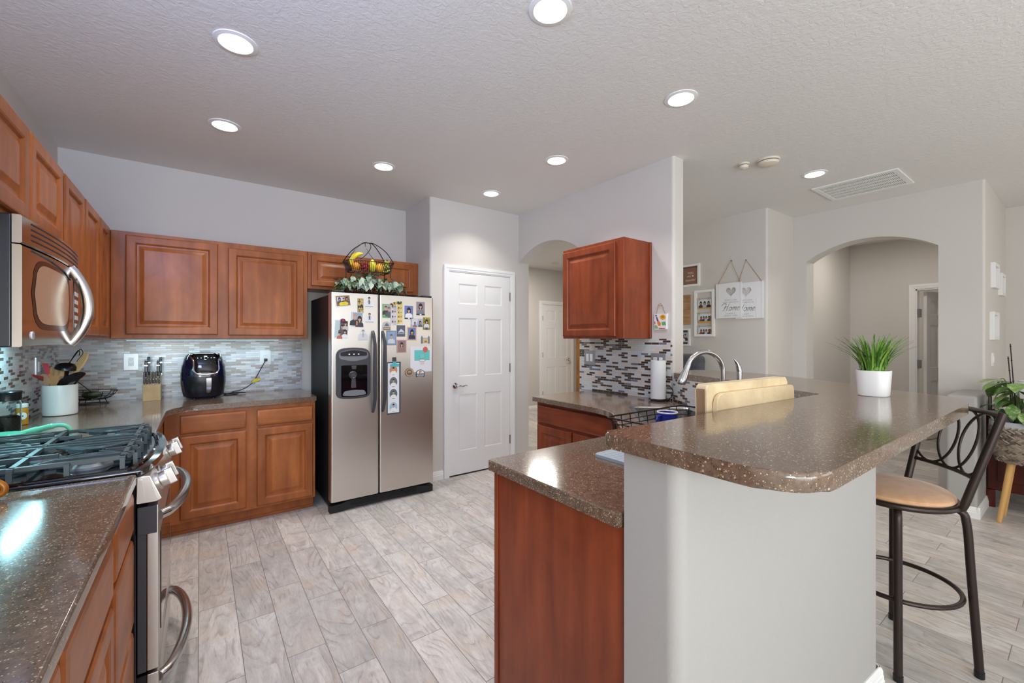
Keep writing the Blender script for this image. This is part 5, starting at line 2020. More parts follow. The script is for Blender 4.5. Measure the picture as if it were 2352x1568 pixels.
# amber glass mug at the photo's left edge
t = thing('amber_mug', 'amber glass mug on the near counter, only its handle in view', 'mug', (-0.548, 1.855, ZC))
amber = plain('amber_glass', (214, 128, 30), 0.08, trans=0.55, ior=1.4)
MB(amber).lathe([(0.034, 0.0006), (0.040, 0.004), (0.042, 0.09), (0.039, 0.09), (0.037, 0.008), (0.003, 0.006)], (-0.548, 1.855, ZC), 32).build('cup', t)
mb = MB(amber)
mb.tube(spline([(-0.509, 1.855, ZC + 0.062), (-0.475, 1.857, ZC + 0.058), (-0.455, 1.858, ZC + 0.038), (-0.462, 1.857, ZC + 0.017), (-0.508, 1.855, ZC + 0.014)], 6), 0.0085, 12)
mb.build('handle', t)


# ---------------------------------------------------------------- pictures and magnets on the refrigerator
FD = Fr((0, FRY, 0), (1, 0, 0), (0, 0, 1), (0, -1, 0))
SKIN, HAIR, WHT, BLK = (206, 160, 130), (40, 30, 28), (236, 236, 234), (30, 30, 34)


def frame_at(cx, cz, ang=0.0, lay=0.0):
    a = math.radians(ang)
    return Fr((cx, FRY - 0.0004 - lay, cz), (math.cos(a), 0, math.sin(a)), (-math.sin(a), 0, math.cos(a)), (0, -1, 0))


def card(mb, fr, w_, h_, col, th=0.0008):
    mb.use(ink(*col))
    mb.prism([(-w_ / 2, -h_ / 2), (w_ / 2, -h_ / 2), (w_ / 2, h_ / 2), (-w_ / 2, h_ / 2)], 0, th, fr)
    return th


def person(mb, fr, cx, cy, s, n, hair=HAIR, skin=SKIN, shirt=WHT, longh=True, body=True):
    """Head and shoulders drawn flat; s = overall height."""
    if longh:
        mb.use(ink(*hair)).ell(fr, cx, cy + 0.18 * s, 0.20 * s, 0.32 * s, n, 16)
    if body:
        mb.use(ink(*shirt)).poly(fr, [(cx - 0.36 * s, cy - 0.5 * s), (cx + 0.36 * s, cy - 0.5 * s), (cx + 0.33 * s, cy - 0.18 * s), (cx + 0.10 * s, cy - 0.04 * s), (cx - 0.10 * s, cy - 0.04 * s), (cx - 0.33 * s, cy - 0.18 * s)], n + 0.0001)
    mb.use(ink(*skin)).poly(fr, [(cx - 0.05 * s, cy - 0.10 * s), (cx + 0.05 * s, cy - 0.10 * s), (cx + 0.05 * s, cy + 0.1 * s), (cx - 0.05 * s, cy + 0.1 * s)], n + 0.0002)
    mb.use(ink(*skin)).ell(fr, cx, cy + 0.20 * s, 0.125 * s, 0.175 * s, n + 0.0003, 16)
    mb.use(ink(*hair)).poly(fr, [(cx + 0.14 * s * math.cos(a), cy + 0.23 * s + 0.18 * s * math.sin(a)) for a in [PI * i / 10 for i in range(11)]], n + 0.0004)


def magnet(name, label, cx, cz, draw, cat='photo', grp='photos and magnets on the refrigerator', ang=0.0, lay=0.0):
    mb = MB()
    fr = frame_at(cx, cz, ang, lay)
    draw(mb, fr)
    return tag(mb.build(name, o=fr.O, smooth=0), label, cat, grp)


def d_portrait(w_, h_, bg, shirt, border=None, hair=HAIR, longh=True, skin=SKIN, cap=None):
    def d(mb, fr):
        n = card(mb, fr, w_, h_, border or bg) + 0.0001
        if border:
            b = 0.10 * w_
            mb.use(ink(*bg)).rect(fr, -w_ / 2 + b, -h_ / 2 + b, w_ / 2 - b, h_ / 2 - b, n)
            n += 0.0001
        person(mb, fr, 0, -0.02 * h_, 0.82 * h_ if not border else 0.70 * h_, n, hair, skin, shirt, longh)
        if cap:
            mb.use(ink(*cap)).rect(fr, -w_ / 2, -h_ / 2 - 0.002, w_ / 2, -h_ / 2 + 0.09 * h_, n + 0.0008)
            mb.use(ink(*WHT)).ell(fr, 0, -h_ / 2 + 0.04 * h_, 0.12 * w_, 0.05 * h_, n + 0.0009, 12)
    return d


def d_strip(w_, h_, base, cells, cols):
    def d(mb, fr):
        n = card(mb, fr, w_, h_, base) + 0.0001
        ch = h_ / cells
        for i in range(cells):
            v = -h_ / 2 + ch * (i + 0.5)
            mb.use(ink(*cols[i % len(cols)])).rect(fr, -w_ * 0.45, v - ch * 0.44, w_ * 0.45, v + ch * 0.44, n)
            for q, dx in enumerate((-0.2, 0.2)):
                person(mb, fr, dx * w_, v - ch * 0.05, ch * 0.85, n + 0.0001 + 0.0005 * q, HAIR if (i + q) % 2 else (60, 44, 36), SKIN, cols[(i + q + 1) % len(cols)], q == 0)
    return d


def d_coat(w_, h_, coat=(226, 228, 230), hair=(70, 50, 40), faint=False):
    def d(mb, fr):
        sk = SKIN if not faint else (206, 200, 198)
        hr = hair if not faint else (150, 148, 150)
        out = [(-w_ / 2, -h_ / 2), (w_ / 2, -h_ / 2), (w_ * 0.47, h_ * 0.02), (w_ * 0.22, h_ * 0.18), (w_ * 0.22, h_ * 0.40), (w_ * 0.10, h_ / 2), (-w_ * 0.10, h_ / 2), (-w_ * 0.22, h_ * 0.40), (-w_ * 0.22, h_ * 0.18), (-w_ * 0.47, h_ * 0.02)]
        mb.use(ink(*(236, 238, 238)))
        mb.prism(out, 0, 0.0012, fr)
        n = 0.0013
        mb.use(ink(*coat)).poly(fr, [(x * 0.92, y * 0.92 if y < 0 else min(y, h_ * 0.14)) for x, y in out[:4]] + [(-out[3][0] * 0.92, h_ * 0.14), (out[9][0] * 0.92, h_ * 0.02)], n)
        mb.use(ink(*((74, 92, 100) if not faint else (176, 178, 182)))).poly(fr, [(-w_ * 0.09, h_ * 0.14), (w_ * 0.09, h_ * 0.14), (w_ * 0.06, -h_ * 0.20), (-w_ * 0.06, -h_ * 0.20)], n + 0.0001)
        mb.use(ink(*sk)).ell(fr, 0, h_ * 0.28, w_ * 0.12, h_ * 0.15, n + 0.0002, 16)
        mb.use(ink(*hr)).poly(fr, [(w_ * 0.14 * math.cos(a), h_ * 0.31 + h_ * 0.15 * math.sin(a)) for a in [PI * i / 10 for i in range(11)]], n + 0.0003)
        mb.use(ink(120, 112, 112) if not faint else ink(190, 190, 192)).rect(fr, -w_ * 0.42, -h_ * 0.44, w_ * 0.42, -h_ * 0.40, n + 0.0003)
        mb.stroke(fr, [(-w_ * 0.20, h_ * 0.10), (-w_ * 0.08, -h_ * 0.28)], 0.0012, n + 0.0002)
        mb.stroke(fr, [(w_ * 0.20, h_ * 0.10), (w_ * 0.08, -h_ * 0.28)], 0.0012, n + 0.0002)
    return d


def d_yellow(mb, fr):
    w_, h_ = 0.118, 0.094
    n = card(mb, fr, w_, h_, WHT) + 0.0001
    mb.use(ink(150, 110, 70)).rect(fr, -w_ * .45, -h_ * .40, w_ * .45, h_ * .44, n)
    mb.use(ink(196, 206, 216)).rect(fr, -w_ * .38, h_ * .0, w_ * .1, h_ * .34, n + .0001)
    for i, (x, s_) in enumerate(((-0.026, 0.05), (0.004, 0.048), (0.030, 0.052))):
        person(mb, fr, x, 0.006, s_, n + 0.0002 + i * 0.0005, HAIR, SKIN, BLK if i % 2 else (70, 80, 110), i != 1)
    mb.use(ink(232, 212, 40)).poly(fr, [(-0.030, -0.036), (0.030, -0.034), (0.038, -0.018), (0.020, -0.006), (-0.020, -0.008), (-0.034, -0.020)], n + 0.0022)
    mb.use(ink(210, 190, 60)).ell(fr, 0.002, -0.018, 0.014, 0.006, n + 0.0023, 12)


def d_kids(mb, fr):
    w_, h_ = 0.102, 0.146
    n = card(mb, fr, w_, h_, WHT) + 0.0001
    mb.use(ink(188, 206, 208)).rect(fr, -w_ * .47, -h_ * .45, -w_ * .10, h_ * .47, n)
    mb.use(ink(96, 80, 84)).rect(fr, -w_ * .10, -h_ * .45, w_ * .47, h_ * .47, n)
    for i, (x, y, s_, sh) in enumerate(((0.030, 0.032, 0.07, (200, 196, 192)), (0.006, 0.006, 0.078, (90, 84, 88)), (0.028, -0.032, 0.07, WHT), (-0.010, -0.046, 0.06, (196, 110, 100)))):
        person(mb, fr, x, y, s_, n + 0.0002 + 0.0005 * i, HAIR, SKIN, sh, i % 2 == 0)


def d_couple(mb, fr):
    w_, h_ = 0.088, 0.120
    n = card(mb, fr, w_, h_, (206, 214, 220)) + 0.0001
    mb.use(ink(150, 170, 184)).rect(fr, -w_ * .36, -h_ * .46, w_ * .48, h_ * .46, n)
    person(mb, fr, -0.018, 0.004, 0.104, n + .0001, (190, 150, 130), SKIN, (50, 50, 54), False)
    person(mb, fr, 0.020, -0.014, 0.090, n + .0007, HAIR, SKIN, (62, 62, 74), True)
    mb.use(ink(228, 140, 90)).rect(fr, -0.006, -0.045, 0.004, -0.012, n + .0014)


def d_green(mb, fr):
    w_, h_ = 0.080, 0.118
    n = card(mb, fr, w_, h_, (104, 178, 92)) + 0.0001
    mb.use(ink(170, 164, 160)).rect(fr, -w_ * .36, -h_ * .36, w_ * .48, h_ * .46, n)
    person(mb, fr, -0.010, 0.010, 0.085, n + .0001, (90, 76, 70), SKIN, (66, 60, 62), False)
    person(mb, fr, 0.016, 0.0, 0.090, n + .0007, (120, 110, 106), SKIN, (88, 92, 100), False)
    mb.use(ink(90, 96, 106)).ell(fr, 0.018, -0.030, 0.020, 0.024, n + .0013, 16)


def d_wide(mb, fr):
    w_, h_ = 0.108, 0.072
    n = card(mb, fr, w_, h_, (176, 180, 196)) + 0.0001
    mb.use(ink(214, 216, 220)).poly(fr, [(-w_ * .48, -h_ * .2), (-w_ * .1, -h_ * .4), (w_ * .1, h_ * .46), (-w_ * .4, h_ * .46)], n)
    person(mb, fr, 0.030, -0.008, 0.055, n + .0002, HAIR, SKIN, (96, 98, 120), True)
    person(mb, fr, -0.020, -0.014, 0.046, n + .0008, (96, 84, 80), SKIN, (120, 118, 128), True)


def d_garden(mb, fr):
    w_, h_ = 0.070, 0.112
    n = card(mb, fr, w_, h_, (150, 146, 60)) + 0.0001
    rr = random.Random(4)
    for i in range(26):
        mb.use(ink(*rr.choice(((196, 180, 60), (88, 104, 52), (120, 96, 50), (214, 200, 96))))).ell(fr, rr.uniform(-.030, .030), rr.uniform(-.046, .050), .006, .005, n + .00004 * i, 8)
    person(mb, fr, 0, 0.002, 0.075, n + .0012, HAIR, SKIN, (216, 214, 220), True)
    mb.use(ink(66, 74, 104)).rect(fr, -0.012, -0.054, 0.012, -0.034, n + .0018)


def d_cabin(mb, fr):
    mb.use(ink(190, 190, 188))
    mb.prism([(0.036 * math.cos(a), 0.004 + 0.036 * math.sin(a)) for a in [PI * i / 16 for i in range(17)]] + [(-0.038, -0.034), (0.038, -0.034)], 0, 0.004, fr)
    n = .0041
    mb.use(ink(110, 124, 136)).poly(fr, [(-0.024, 0.0), (0.024, 0.0), (0.012, 0.020), (0.0, 0.028), (-0.012, 0.018)], n)
    mb.use(ink(86, 96, 92)).poly(fr, [(-0.006, 0.0), (0.006, 0.0), (0.0, 0.030)], n + .0001)
    mb.use(ink(120, 104, 84)).rect(fr, -0.030, -0.034, 0.030, -0.008, n)
    mb.use(ink(190, 168, 120)).rect(fr, -0.026, -0.026, 0.026, -0.014, n + .0001)


def d_eagle(mb, fr):
    w_, h_ = 0.076, 0.098
    n = card(mb, fr, w_, h_, (96, 102, 116)) + 0.0001
    for i in range(6):
        mb.use(ink(78, 84, 98)).rect(fr, -0.034 + 0.012 * i, -0.047, -0.030 + 0.012 * i, 0.047, n)
    mb.use(ink(206, 210, 216)).poly(fr, [(-0.028, -0.014), (-0.012, 0.004), (0.0, 0.018), (0.010, 0.012), (0.028, -0.004), (0.030, -0.014), (0.004, -0.008)], n + .0001)
    mb.use(ink(150, 156, 166)).rect(fr, -0.030, -0.026, 0.030, -0.016, n + .0001)


def d_bridge(mb, fr):
    mb.use(ink(170, 176, 182))
    mb.prism([(-0.038, -0.030), (0.038, -0.030), (0.038, 0.018), (-0.038, 0.018)], 0, 0.003, fr)
    for x in (-0.033, 0.033):
        mb.use(ink(110, 120, 130)).prism([(x - .007, -0.034), (x + .007, -0.034), (x + .007, 0.022), (x, 0.036), (x - .007, 0.022)], 0, 0.004, fr)
    mb.use(ink(220, 190, 110)).rect(fr, -0.024, -0.022, 0.024, 0.004, .0032)
    mb.use(ink(180, 110, 60)).rect(fr, -0.010, -0.022, 0.014, -0.008, .0034)


def d_hoop(mb, fr):
    w_, h_ = 0.200, 0.225
    n = card(mb, fr, w_, h_, (226, 226, 228), 0.0006) + 0.0001
    mb.use(ink(104, 104, 110)).rect(fr, -0.062, -0.012, 0.080, 0.076, n)
    mb.use(ink(96, 200, 194)).rect(fr, -0.060, -0.010, 0.078, 0.074, n + .0001)
    mb.use(ink(178, 120, 124)).rect(fr, -0.014, 0.004, 0.034, 0.048, n + .0002)
    mb.use(ink(110, 206, 200)).rect(fr, -0.011, 0.007, 0.031, 0.045, n + .0003)
    mb.use(ink(160, 96, 84)).ell(fr, 0.010, -0.012, 0.030, 0.011, n + .0004, 24)
    mb.use(ink(230, 228, 228)).ell(fr, 0.010, -0.012, 0.026, 0.008, n + .0005, 24)
    for i in range(5):
        a = -0.014 + 0.012 * i
        mb.use(ink(168, 168, 172)).stroke(fr, [(a, -0.016), (a * 0.5 + 0.010, -0.050)], 0.0012, n + .0004)
        mb.stroke(fr, [(-a + 0.020, -0.016), (-a * 0.5 + 0.010, -0.050)], 0.0012, n + .0004)
    mb.use(ink(206, 104, 88)).ell(fr, 0.040, 0.082, 0.024, 0.026, n + .0006, 24)
    mb.use(ink(150, 66, 58))
    mb.stroke(fr, [(0.016, 0.082), (0.064, 0.082)], 0.0012, n + .0007)
    mb.stroke(fr, [(0.040, 0.056), (0.040, 0.108)], 0.0012, n + .0007)


def d_round(mb, fr):
    mb.use(ink(70, 60, 54)).prism([(0.038 * math.cos(2 * PI * i / 32), 0.038 * math.sin(2 * PI * i / 32)) for i in range(32)], 0, .004, fr)
    mb.use(ink(206, 170, 120)).ell(fr, 0, 0, .035, .035, .0041, 32)
    mb.use(ink(110, 104, 102)).ell(fr, 0, 0, .027, .027, .0042, 32)
    mb.use(ink(206, 160, 96)).poly(fr, [(-.016, -.002), (.016, -.002), (.012, .008), (0, .012), (-.012, .008)], .0043)
    mb.use(ink(78, 84, 96)).rect(fr, -.018, -.010, .018, -.004, .0043)


def d_peak(mb, fr):
    mb.use(ink(48, 58, 74)).prism([(-.040, -.022), (-.034, -.034), (-.026, -.026), (.026, -.026), (.036, -.034), (.040, -.020), (.040, .012), (.026, .026), (0, .034), (-.026, .026), (-.040, .012)], 0, .004, fr)
    mb.use(ink(226, 228, 232)).poly(fr, [(-.034, -.002), (.034, -.002), (.034, .010), (.022, .022), (0, .028), (-.022, .022), (-.034, .010)], .0041)
    mb.use(ink(170, 190, 210)).rect(fr, -.032, -.022, .032, -.008, .0041)
    mb.use(ink(236, 190, 50)).ell(fr, .002, .006, .008, .008, .0042, 16)
    mb.use(ink(178, 60, 50))
    mb.stroke(fr, [(.002 + .012 * math.cos(a), .006 + .012 * math.sin(a)) for a in [0.7 + (2 * PI - 1.4) * i / 16 for i in range(17)]], 0.006, .0043)
    mb.use(ink(60, 72, 92)).rect(fr, -.024, -.017, .024, -.013, .0042)


def d_clipstrip(mb, fr):
    w_, h_ = 0.108, 0.430
    mb.use(ink(70, 78, 86))
    mb.prism([(-0.060, -0.222), (0.058, -0.216), (0.060, 0.222), (-0.058, 0.222)], 0, .003, fr)
    mb.use(ink(232, 234, 236)).rect(fr, -0.053, -0.208, 0.046, 0.212, .0031)
    cols = ((206, 150, 110), (110, 120, 120), (96, 120, 124), (170, 196, 214))
    for i, cv in enumerate((0.152, 0.052, -0.048, -0.158)):
        mb.use(ink(*cols[i])).ell(fr, -0.004, cv, .034, .042, .0032, 24)
        person(mb, fr, -0.004, cv - .002, .070, .0033, BLK if i in (0, 3) else (70, 60, 56), SKIN, WHT, False)


magnet('photo_print', 'wide photo with a yellow banner, topmost at the left of the freezer door', 0.915, 1.672, d_yellow, ang=7)
magnet('photo_strip', 'narrow dark photo booth strip hanging near the top of the freezer door', 1.050, 1.640, d_strip(0.046, 0.118, (60, 52, 44), 4, ((196, 170, 90), (60, 54, 50), (210, 190, 120))))
magnet('cutout_magnet', 'white coat cutout magnet in the top right corner of the freezer door', 1.120, 1.675, d_coat(0.078, 0.092), 'magnet')
magnet('cutout_magnet', 'white coat cutout magnet just below the topmost white coat cutout', 1.123, 1.546, d_coat(0.080, 0.086, (232, 232, 232), (120, 96, 80)), 'magnet')
magnet('cutout_magnet', 'faded grey cutout magnet lowest on the freezer door above the dispenser', 1.071, 1.404, d_coat(0.088, 0.095, (216, 216, 218), (150, 148, 150), True), 'magnet')
magnet('photo_print', 'photo of two people in dark clothes under the narrow photo strip', 1.022, 1.528, d_couple, ang=-1.5, lay=0.0026)
magnet('photo_print', 'tall photo of children under a dark rose magnet on the freezer door', 0.901, 1.447, d_kids, ang=-3)


def d_rose(mb, fr):
    mb.use(ink(120, 44, 70))
    for i in range(7):
        a = 2 * PI * i / 7
        mb.ball(fr.p(0.010 * math.cos(a), 0.008 * math.sin(a), 0.006), 0.010, 0.006, 0.009, 8, 6)
    mb.use(ink(170, 80, 110)).ball(fr.p(0.002, 0.0, 0.010), 0.008, 0.005, 0.007, 8, 6)


magnet('flower_magnet', 'dark rose magnet holding up the photo of children', 0.912, 1.516, d_rose, 'magnet', lay=0.004)
magnet('photo_print', 'green bordered photo of two people, leftmost on the right-hand door', 1.269, 1.606, d_green, lay=0.0003)
magnet('photo_strip', 'pale photo booth strip hanging beside the green bordered photo', 1.327, 1.575, d_strip(0.052, 0.172, (224, 224, 222), 4, ((206, 204, 206), (216, 214, 214), (196, 196, 200))), lay=0.0022)
magnet('photo_strip', 'yellow photo booth strip hanging right of the pale photo strip', 1.381, 1.592, d_strip(0.050, 0.188, (226, 204, 130), 5, ((230, 208, 130), (220, 196, 110), (236, 216, 150))))


def d_beads(mb, fr):
    rr = random.Random(9)
    for i in range(11):
        mb.use(ink(*rr.choice(((206, 160, 40), (70, 110, 70), (150, 70, 50), (60, 50, 44)))))
        mb.ball(fr.p(-0.040 + 0.0085 * i, -0.006 + 0.0022 * i + rr.uniform(-.006, .008), 0.005), 0.008, 0.004, 0.008, 8, 6)


magnet('garland_magnet', 'colourful little figures magnet across the top of the photo strips', 1.345, 1.668, d_beads, 'magnet', lay=0.004)
magnet('photo_print', 'school portrait with a blue background and white shirt on the refrigerator', 1.462, 1.602, d_portrait(0.078, 0.114, (108, 124, 184), WHT, None, (26, 22, 24), True, SKIN, (40, 42, 48)))
magnet('photo_print', 'school portrait with a mauve background, highest and furthest right on the refrigerator', 1.571, 1.640, d_portrait(0.080, 0.116, (150, 134, 148), (120, 124, 132), None, (26, 22, 24), True, SKIN, (40, 42, 48)))
magnet('photo_print', 'wide greyish photo below the mauve school portrait', 1.536, 1.513, d_wide, lay=0.0030)
magnet('photo_print', 'photo of a person standing among yellow foliage on the refrigerator', 1.628, 1.507, d_garden, ang=-1)
magnet('souvenir_magnet', 'grey domed cabin souvenir magnet below the green bordered photo', 1.265, 1.478, d_cabin, 'magnet')
magnet('card', 'dark striped card with a pale bird emblem on the refrigerator', 1.391, 1.440, d_eagle, 'card')
magnet('photo_print', 'portrait in an orange border with a dark shirt on the refrigerator', 1.490, 1.416, d_portrait(0.088, 0.121, (112, 130, 180), (52, 52, 60), (224, 188, 150), (26, 22, 24)), lay=0.0012)
magnet('photo_print', 'portrait of someone in a cap on a pale blue background beside the handle', 1.306, 1.380, d_portrait(0.087, 0.124, (140, 162, 190), (206, 212, 214), (120, 142, 168), (96, 104, 112), False))
magnet('photo_print', 'portrait in a dusty pink border, lowest of the school portraits', 1.397, 1.308, d_portrait(0.086, 0.112, (140, 122, 122), (150, 120, 110), (196, 148, 146), (70, 50, 44)), lay=0.0016)
magnet('souvenir_magnet', 'souvenir magnet shaped like a twin-towered bridge', 1.616, 1.364, d_bridge, 'magnet')
magnet('drawing', "child's drawing of a teal basketball hoop on white paper", 1.576, 1.195, d_hoop, 'drawing')
magnet('souvenir_magnet', 'round brown souvenir magnet beside the bottom of the hoop drawing', 1.466, 1.082, d_round, 'magnet', lay=0.0012)
magnet('souvenir_magnet', 'dark mountain-shaped emblem magnet with a letter C', 1.567, 1.069, d_peak, 'magnet', lay=0.0012)
t = thing('clipboard', 'long narrow clipboard strip of four round photos beside the door handle', 'clipboard', (1.328, FRY, 0.955), 'photos and magnets on the refrigerator')
mb = MB()
fr = frame_at(1.328, 0.955)
d_clipstrip(mb, fr)
mb.build('board', t, 0)
mb = MB(plain('teal_clip', (84, 186, 192), 0.4))
mb.prism([(-0.034, 0.182), (0.046, 0.182), (0.046, 0.202), (0.018, 0.206), (0.016, 0.224), (-0.010, 0.224), (-0.012, 0.206), (-0.034, 0.202)], .0034, .008, fr, 0.001, 1, bcap='top')
mb.use(M['darkgrey'])
mb.prism([(-0.014, 0.226), (0.020, 0.226), (0.018, 0.262), (-0.012, 0.262)], .0032, .012, fr, 0.003, 2, bcap='top')
mb.build('clip', t)


# ---------------------------------------------------------------- two-tier basket on the refrigerator
BX, BY, BZ = 1.20, 3.78, 1.739
t = thing('wire_basket', 'black two-tier wire basket standing on top of the refrigerator', 'basket', (BX, BY, BZ))


def tier(mb, hw, hd, hw2, hd2, zt, zb, nx, ny):
    tp = [(-hw, -hd), (hw, -hd), (hw, hd), (-hw, hd)]
    bt = [(-hw2, -hd2), (hw2, -hd2), (hw2, hd2), (-hw2, hd2)]
    A = [Vector((BX + a, BY + b, zt + (0.012 if i in (0, 1, 2, 3) else 0))) for i, (a, b) in enumerate(tp)]
    B = [Vector((BX + a, BY + b, zb)) for a, b in bt]
    mb.tube(A, 0.0038, 6, True)
    mb.tube(B, 0.0034, 6, True)
    for i in range(4):
        n_ = nx if i % 2 == 0 else ny
        for j in range(n_):
            s_ = j / n_
            mb.tube([A[i].lerp(A[(i + 1) % 4], s_), B[i].lerp(B[(i + 1) % 4], s_)], 0.0020, 5)
    for j in range(1, 8):
        s_ = j / 8
        mb.tube([B[0].lerp(B[1], s_), B[3].lerp(B[2], s_)], 0.0020, 5)


mb = MB(M['wire'])
tier(mb, 0.245, 0.125, 0.205, 0.100, BZ + 0.098, BZ + 0.018, 26, 13)
for a in (-0.2, 0.2):
    for b in (-0.095, 0.095):
        mb.tube([(BX + a, BY + b, BZ + 0.0025), (BX + a, BY + b, BZ + 0.018)], 0.004, 6)
mb.build('lower_tier', t)
mb = MB(M['wire'])
tier(mb, 0.195, 0.095, 0.160, 0.070, BZ + 0.290, BZ + 0.215, 20, 10)
mb.build('upper_tier', t)
for sx in (-1, 1):
    for sy in (-1, 1):
        mb = MB(M['wire'])
        mb.tube(spline([(BX + sx * .205, BY + sy * .123, BZ + .110), (BX + sx * .185, BY + sy * .100, BZ + .15), (BX + sx * .170, BY + sy * .078, BZ + .18), (BX + sx * .175, BY + sy * .080, BZ + .25)], 5), 0.0034, 6)
        mb.build('post', t)
mb = MB(M['wire'])
for sy in (-1, 1):
    mb.tube(spline([(BX - .195, BY + sy * .095, BZ + .300), (BX - .13, BY + sy * .07, BZ + .40), (BX - .05, BY + sy * .02, BZ + .468), (BX, BY, BZ + .476), (BX + .05, BY + sy * .02, BZ + .468), (BX + .13, BY + sy * .07, BZ + .40), (BX + .195, BY + sy * .095, BZ + .300)], 6), 0.0038, 6)
mb.tube(spline([(BX - .03, BY, BZ + .474), (BX - .035, BY - .03, BZ + .44), (BX - .01, BY - .06, BZ + .37), (BX + .03, BY - .09, BZ + .303)], 6), 0.003, 6)
mb.tube(spline([(BX + .01, BY, BZ + .475), (BX + .01, BY - .03, BZ + .43), (BX - .05, BY - .07, BZ + .35), (BX - .11, BY - .095, BZ + .303)], 6), 0.003, 6)
mb.build('handle', t)
FZ = BZ + 0.2195
mb = MB(plain('banana_peel', (232, 206, 52), 0.45))
pts = spline([(BX - .150, BY + .0, FZ + .035), (BX - .150, BY - .002, FZ + .08), (BX - .130, BY - .01, FZ + .120), (BX - .095, BY - .02, FZ + .145), (BX - .055, BY - .03, FZ + .152)], 6)
mb.tube(pts, [0.006, 0.012, 0.018, 0.020, 0.021, 0.022, 0.0225, 0.0225, 0.0225, 0.0225, 0.0225, 0.022, 0.022, 0.0215, 0.021, 0.020, 0.019, 0.018, 0.017, 0.0155, 0.014, 0.012, 0.009, 0.006, 0.003], 10)
tag(mb.build('banana', o=(BX - .15, BY, FZ)), 'yellow banana standing up at the left of the upper basket tier', 'fruit', 'artificial fruit in the basket')


def fruit(name, label, c, rx, rz, rgb, stem=False, neck=0.0):
    k = thing(name, label, 'fruit', c, 'artificial fruit in the basket')
    mb = MB(plain('skin_%d_%d_%d' % rgb, rgb, 0.4))
    prof = []
    for i in range(13):
        a = PI * i / 12
        r = rx * math.sin(a)
        z = -rz * math.cos(a)
        if neck and z > 0:
            r *= 1 - neck * (z / rz) ** 0.8 * (1 - 0.4 * (z / rz))
        prof.append((max(r, 0.0008), z))
    mb.lathe(prof, c, 20)
    mb.build('flesh', k)
    MB(M['bronze']).tube([(c[0], c[1], c[2] + rz * 0.96), (c[0] + .004, c[1], c[2] + rz + .014)], 0.002, 6).build('stalk', k)
    return k


fruit('orange', 'orange fruit below the banana in the upper basket tier', (BX - .115, BY - .022, FZ + .037), .036, .036, (226, 150, 50))
fruit('pear', 'yellow pear standing in the middle of the upper basket tier', (BX + .028, BY - .02, FZ + .058), .036, .057, (222, 206, 60), True, 0.5)
fruit('mango', 'orange-yellow mango right of the pear in the upper basket tier', (BX + .094, BY - .012, FZ + .043), .033, .042, (230, 170, 56))


def grapes(name, label, c, rgb, n_, sx, sz, seed):
    k = thing(name, label, 'fruit', c, 'artificial fruit in the basket')
    rr = random.Random(seed)
    mb = MB(plain('grape_%d_%d_%d' % rgb, rgb, 0.25))
    for i in range(n_):
        mb.ball((c[0] + rr.uniform(-sx, sx), c[1] + rr.uniform(-.025, .025), c[2] + rr.uniform(-sz, sz)), 0.0095, n=8, m=6)
    q = mb.build('berries', k)
    q['kind'] = 'stuff'
    MB(M['bronze']).tube([(c[0], c[1], c[2]), (c[0] + .005, c[1], c[2] + sz + .022)], .002, 6).build('stalk', k)
    return k


grapes('grape_bunch', 'bunch of dark red grapes left of the pear', (BX - .042, BY - .030, FZ + .040), (150, 52, 54), 42, .030, .030, 2)
grapes('grape_bunch', 'bunch of yellow-green grapes at the right of the upper basket tier', (BX + .150, BY - .030, FZ + .058), (168, 176, 60), 40, .024, .048, 3)


def leaf(mb, base, direction, up, L_, W_, droop=0.3, heart=True):
    """A pointed leaf curving along its length."""
    base, d, up = V3(base), V3(direction).normalized(), V3(up)
    side = d.cross(up)
    if side.length < 1e-4:
        side = d.orthogonal()
    side.normalize()
    nv = side.cross(d).normalized()
    prof = [(0.0, 0.0), (0.12, 0.62), (0.30, 1.0), (0.50, 0.92), (0.72, 0.55), (0.90, 0.18), (1.0, 0.0)] if heart else [(0.0, 0.05), (0.2, 0.55), (0.42, 1.0), (0.62, 0.92), (0.82, 0.5), (0.95, 0.14), (1.0, 0.0)]
    vs, fs = [], []
    for s_, wv in prof:
        c_ = base + d * (L_ * s_) - nv * (droop * L_ * s_ * s_)
        e = W_ / 2 * wv
        vs += [c_ - side * e + nv * e * 0.25, c_ - nv * 0.0, c_ + side * e + nv * e * 0.25]
    for i in range(len(prof) - 1):
        a = i * 3
        fs += [[a, a + 1, a + 4, a + 3], [a + 1, a + 2, a + 5, a + 4]]
    mb.add(vs, fs)


rr = random.Random(11)
t = thing('ivy_garland', 'artificial ivy with pale variegated leaves filling the lower basket tier', 'plant', (BX, BY, BZ + .03))
ivy = m_leaf('ivy_leaves', [(44, 66, 46), (92, 116, 72), (66, 92, 82), (116, 138, 118), (186, 202, 180)])
mb = MB(ivy)
for i in range(110):
    x, y = BX + rr.uniform(-.255, .235), BY + rr.uniform(-.125, .105)
    z = BZ + rr.uniform(.085, .185) - 0.16 * abs(x - BX)
    leaf(mb, (x, y, z), (rr.uniform(-1, 1), rr.uniform(-1.4, .5), rr.uniform(-.35, .6)), (0, 0, 1), rr.uniform(.060, .095), rr.uniform(.040, .062), rr.uniform(.2, .6))
for i in range(44):
    x = BX + rr.uniform(-.26, .25)
    leaf(mb, (x, BY - .135 - rr.uniform(0, .02), BZ + rr.uniform(.095, .150)), (rr.uniform(-.7, .7), -0.35, -1), (0, -1, 0.3), rr.uniform(.05, .08), rr.uniform(.034, .052), rr.uniform(-.1, .3))
lv = mb.build('leaves', t, 60, recalc=False)
dk = m_leaf('ivy_dark_leaves', [(36, 34, 30), (58, 52, 40), (70, 80, 46), (104, 120, 60)])
mb = MB(dk)
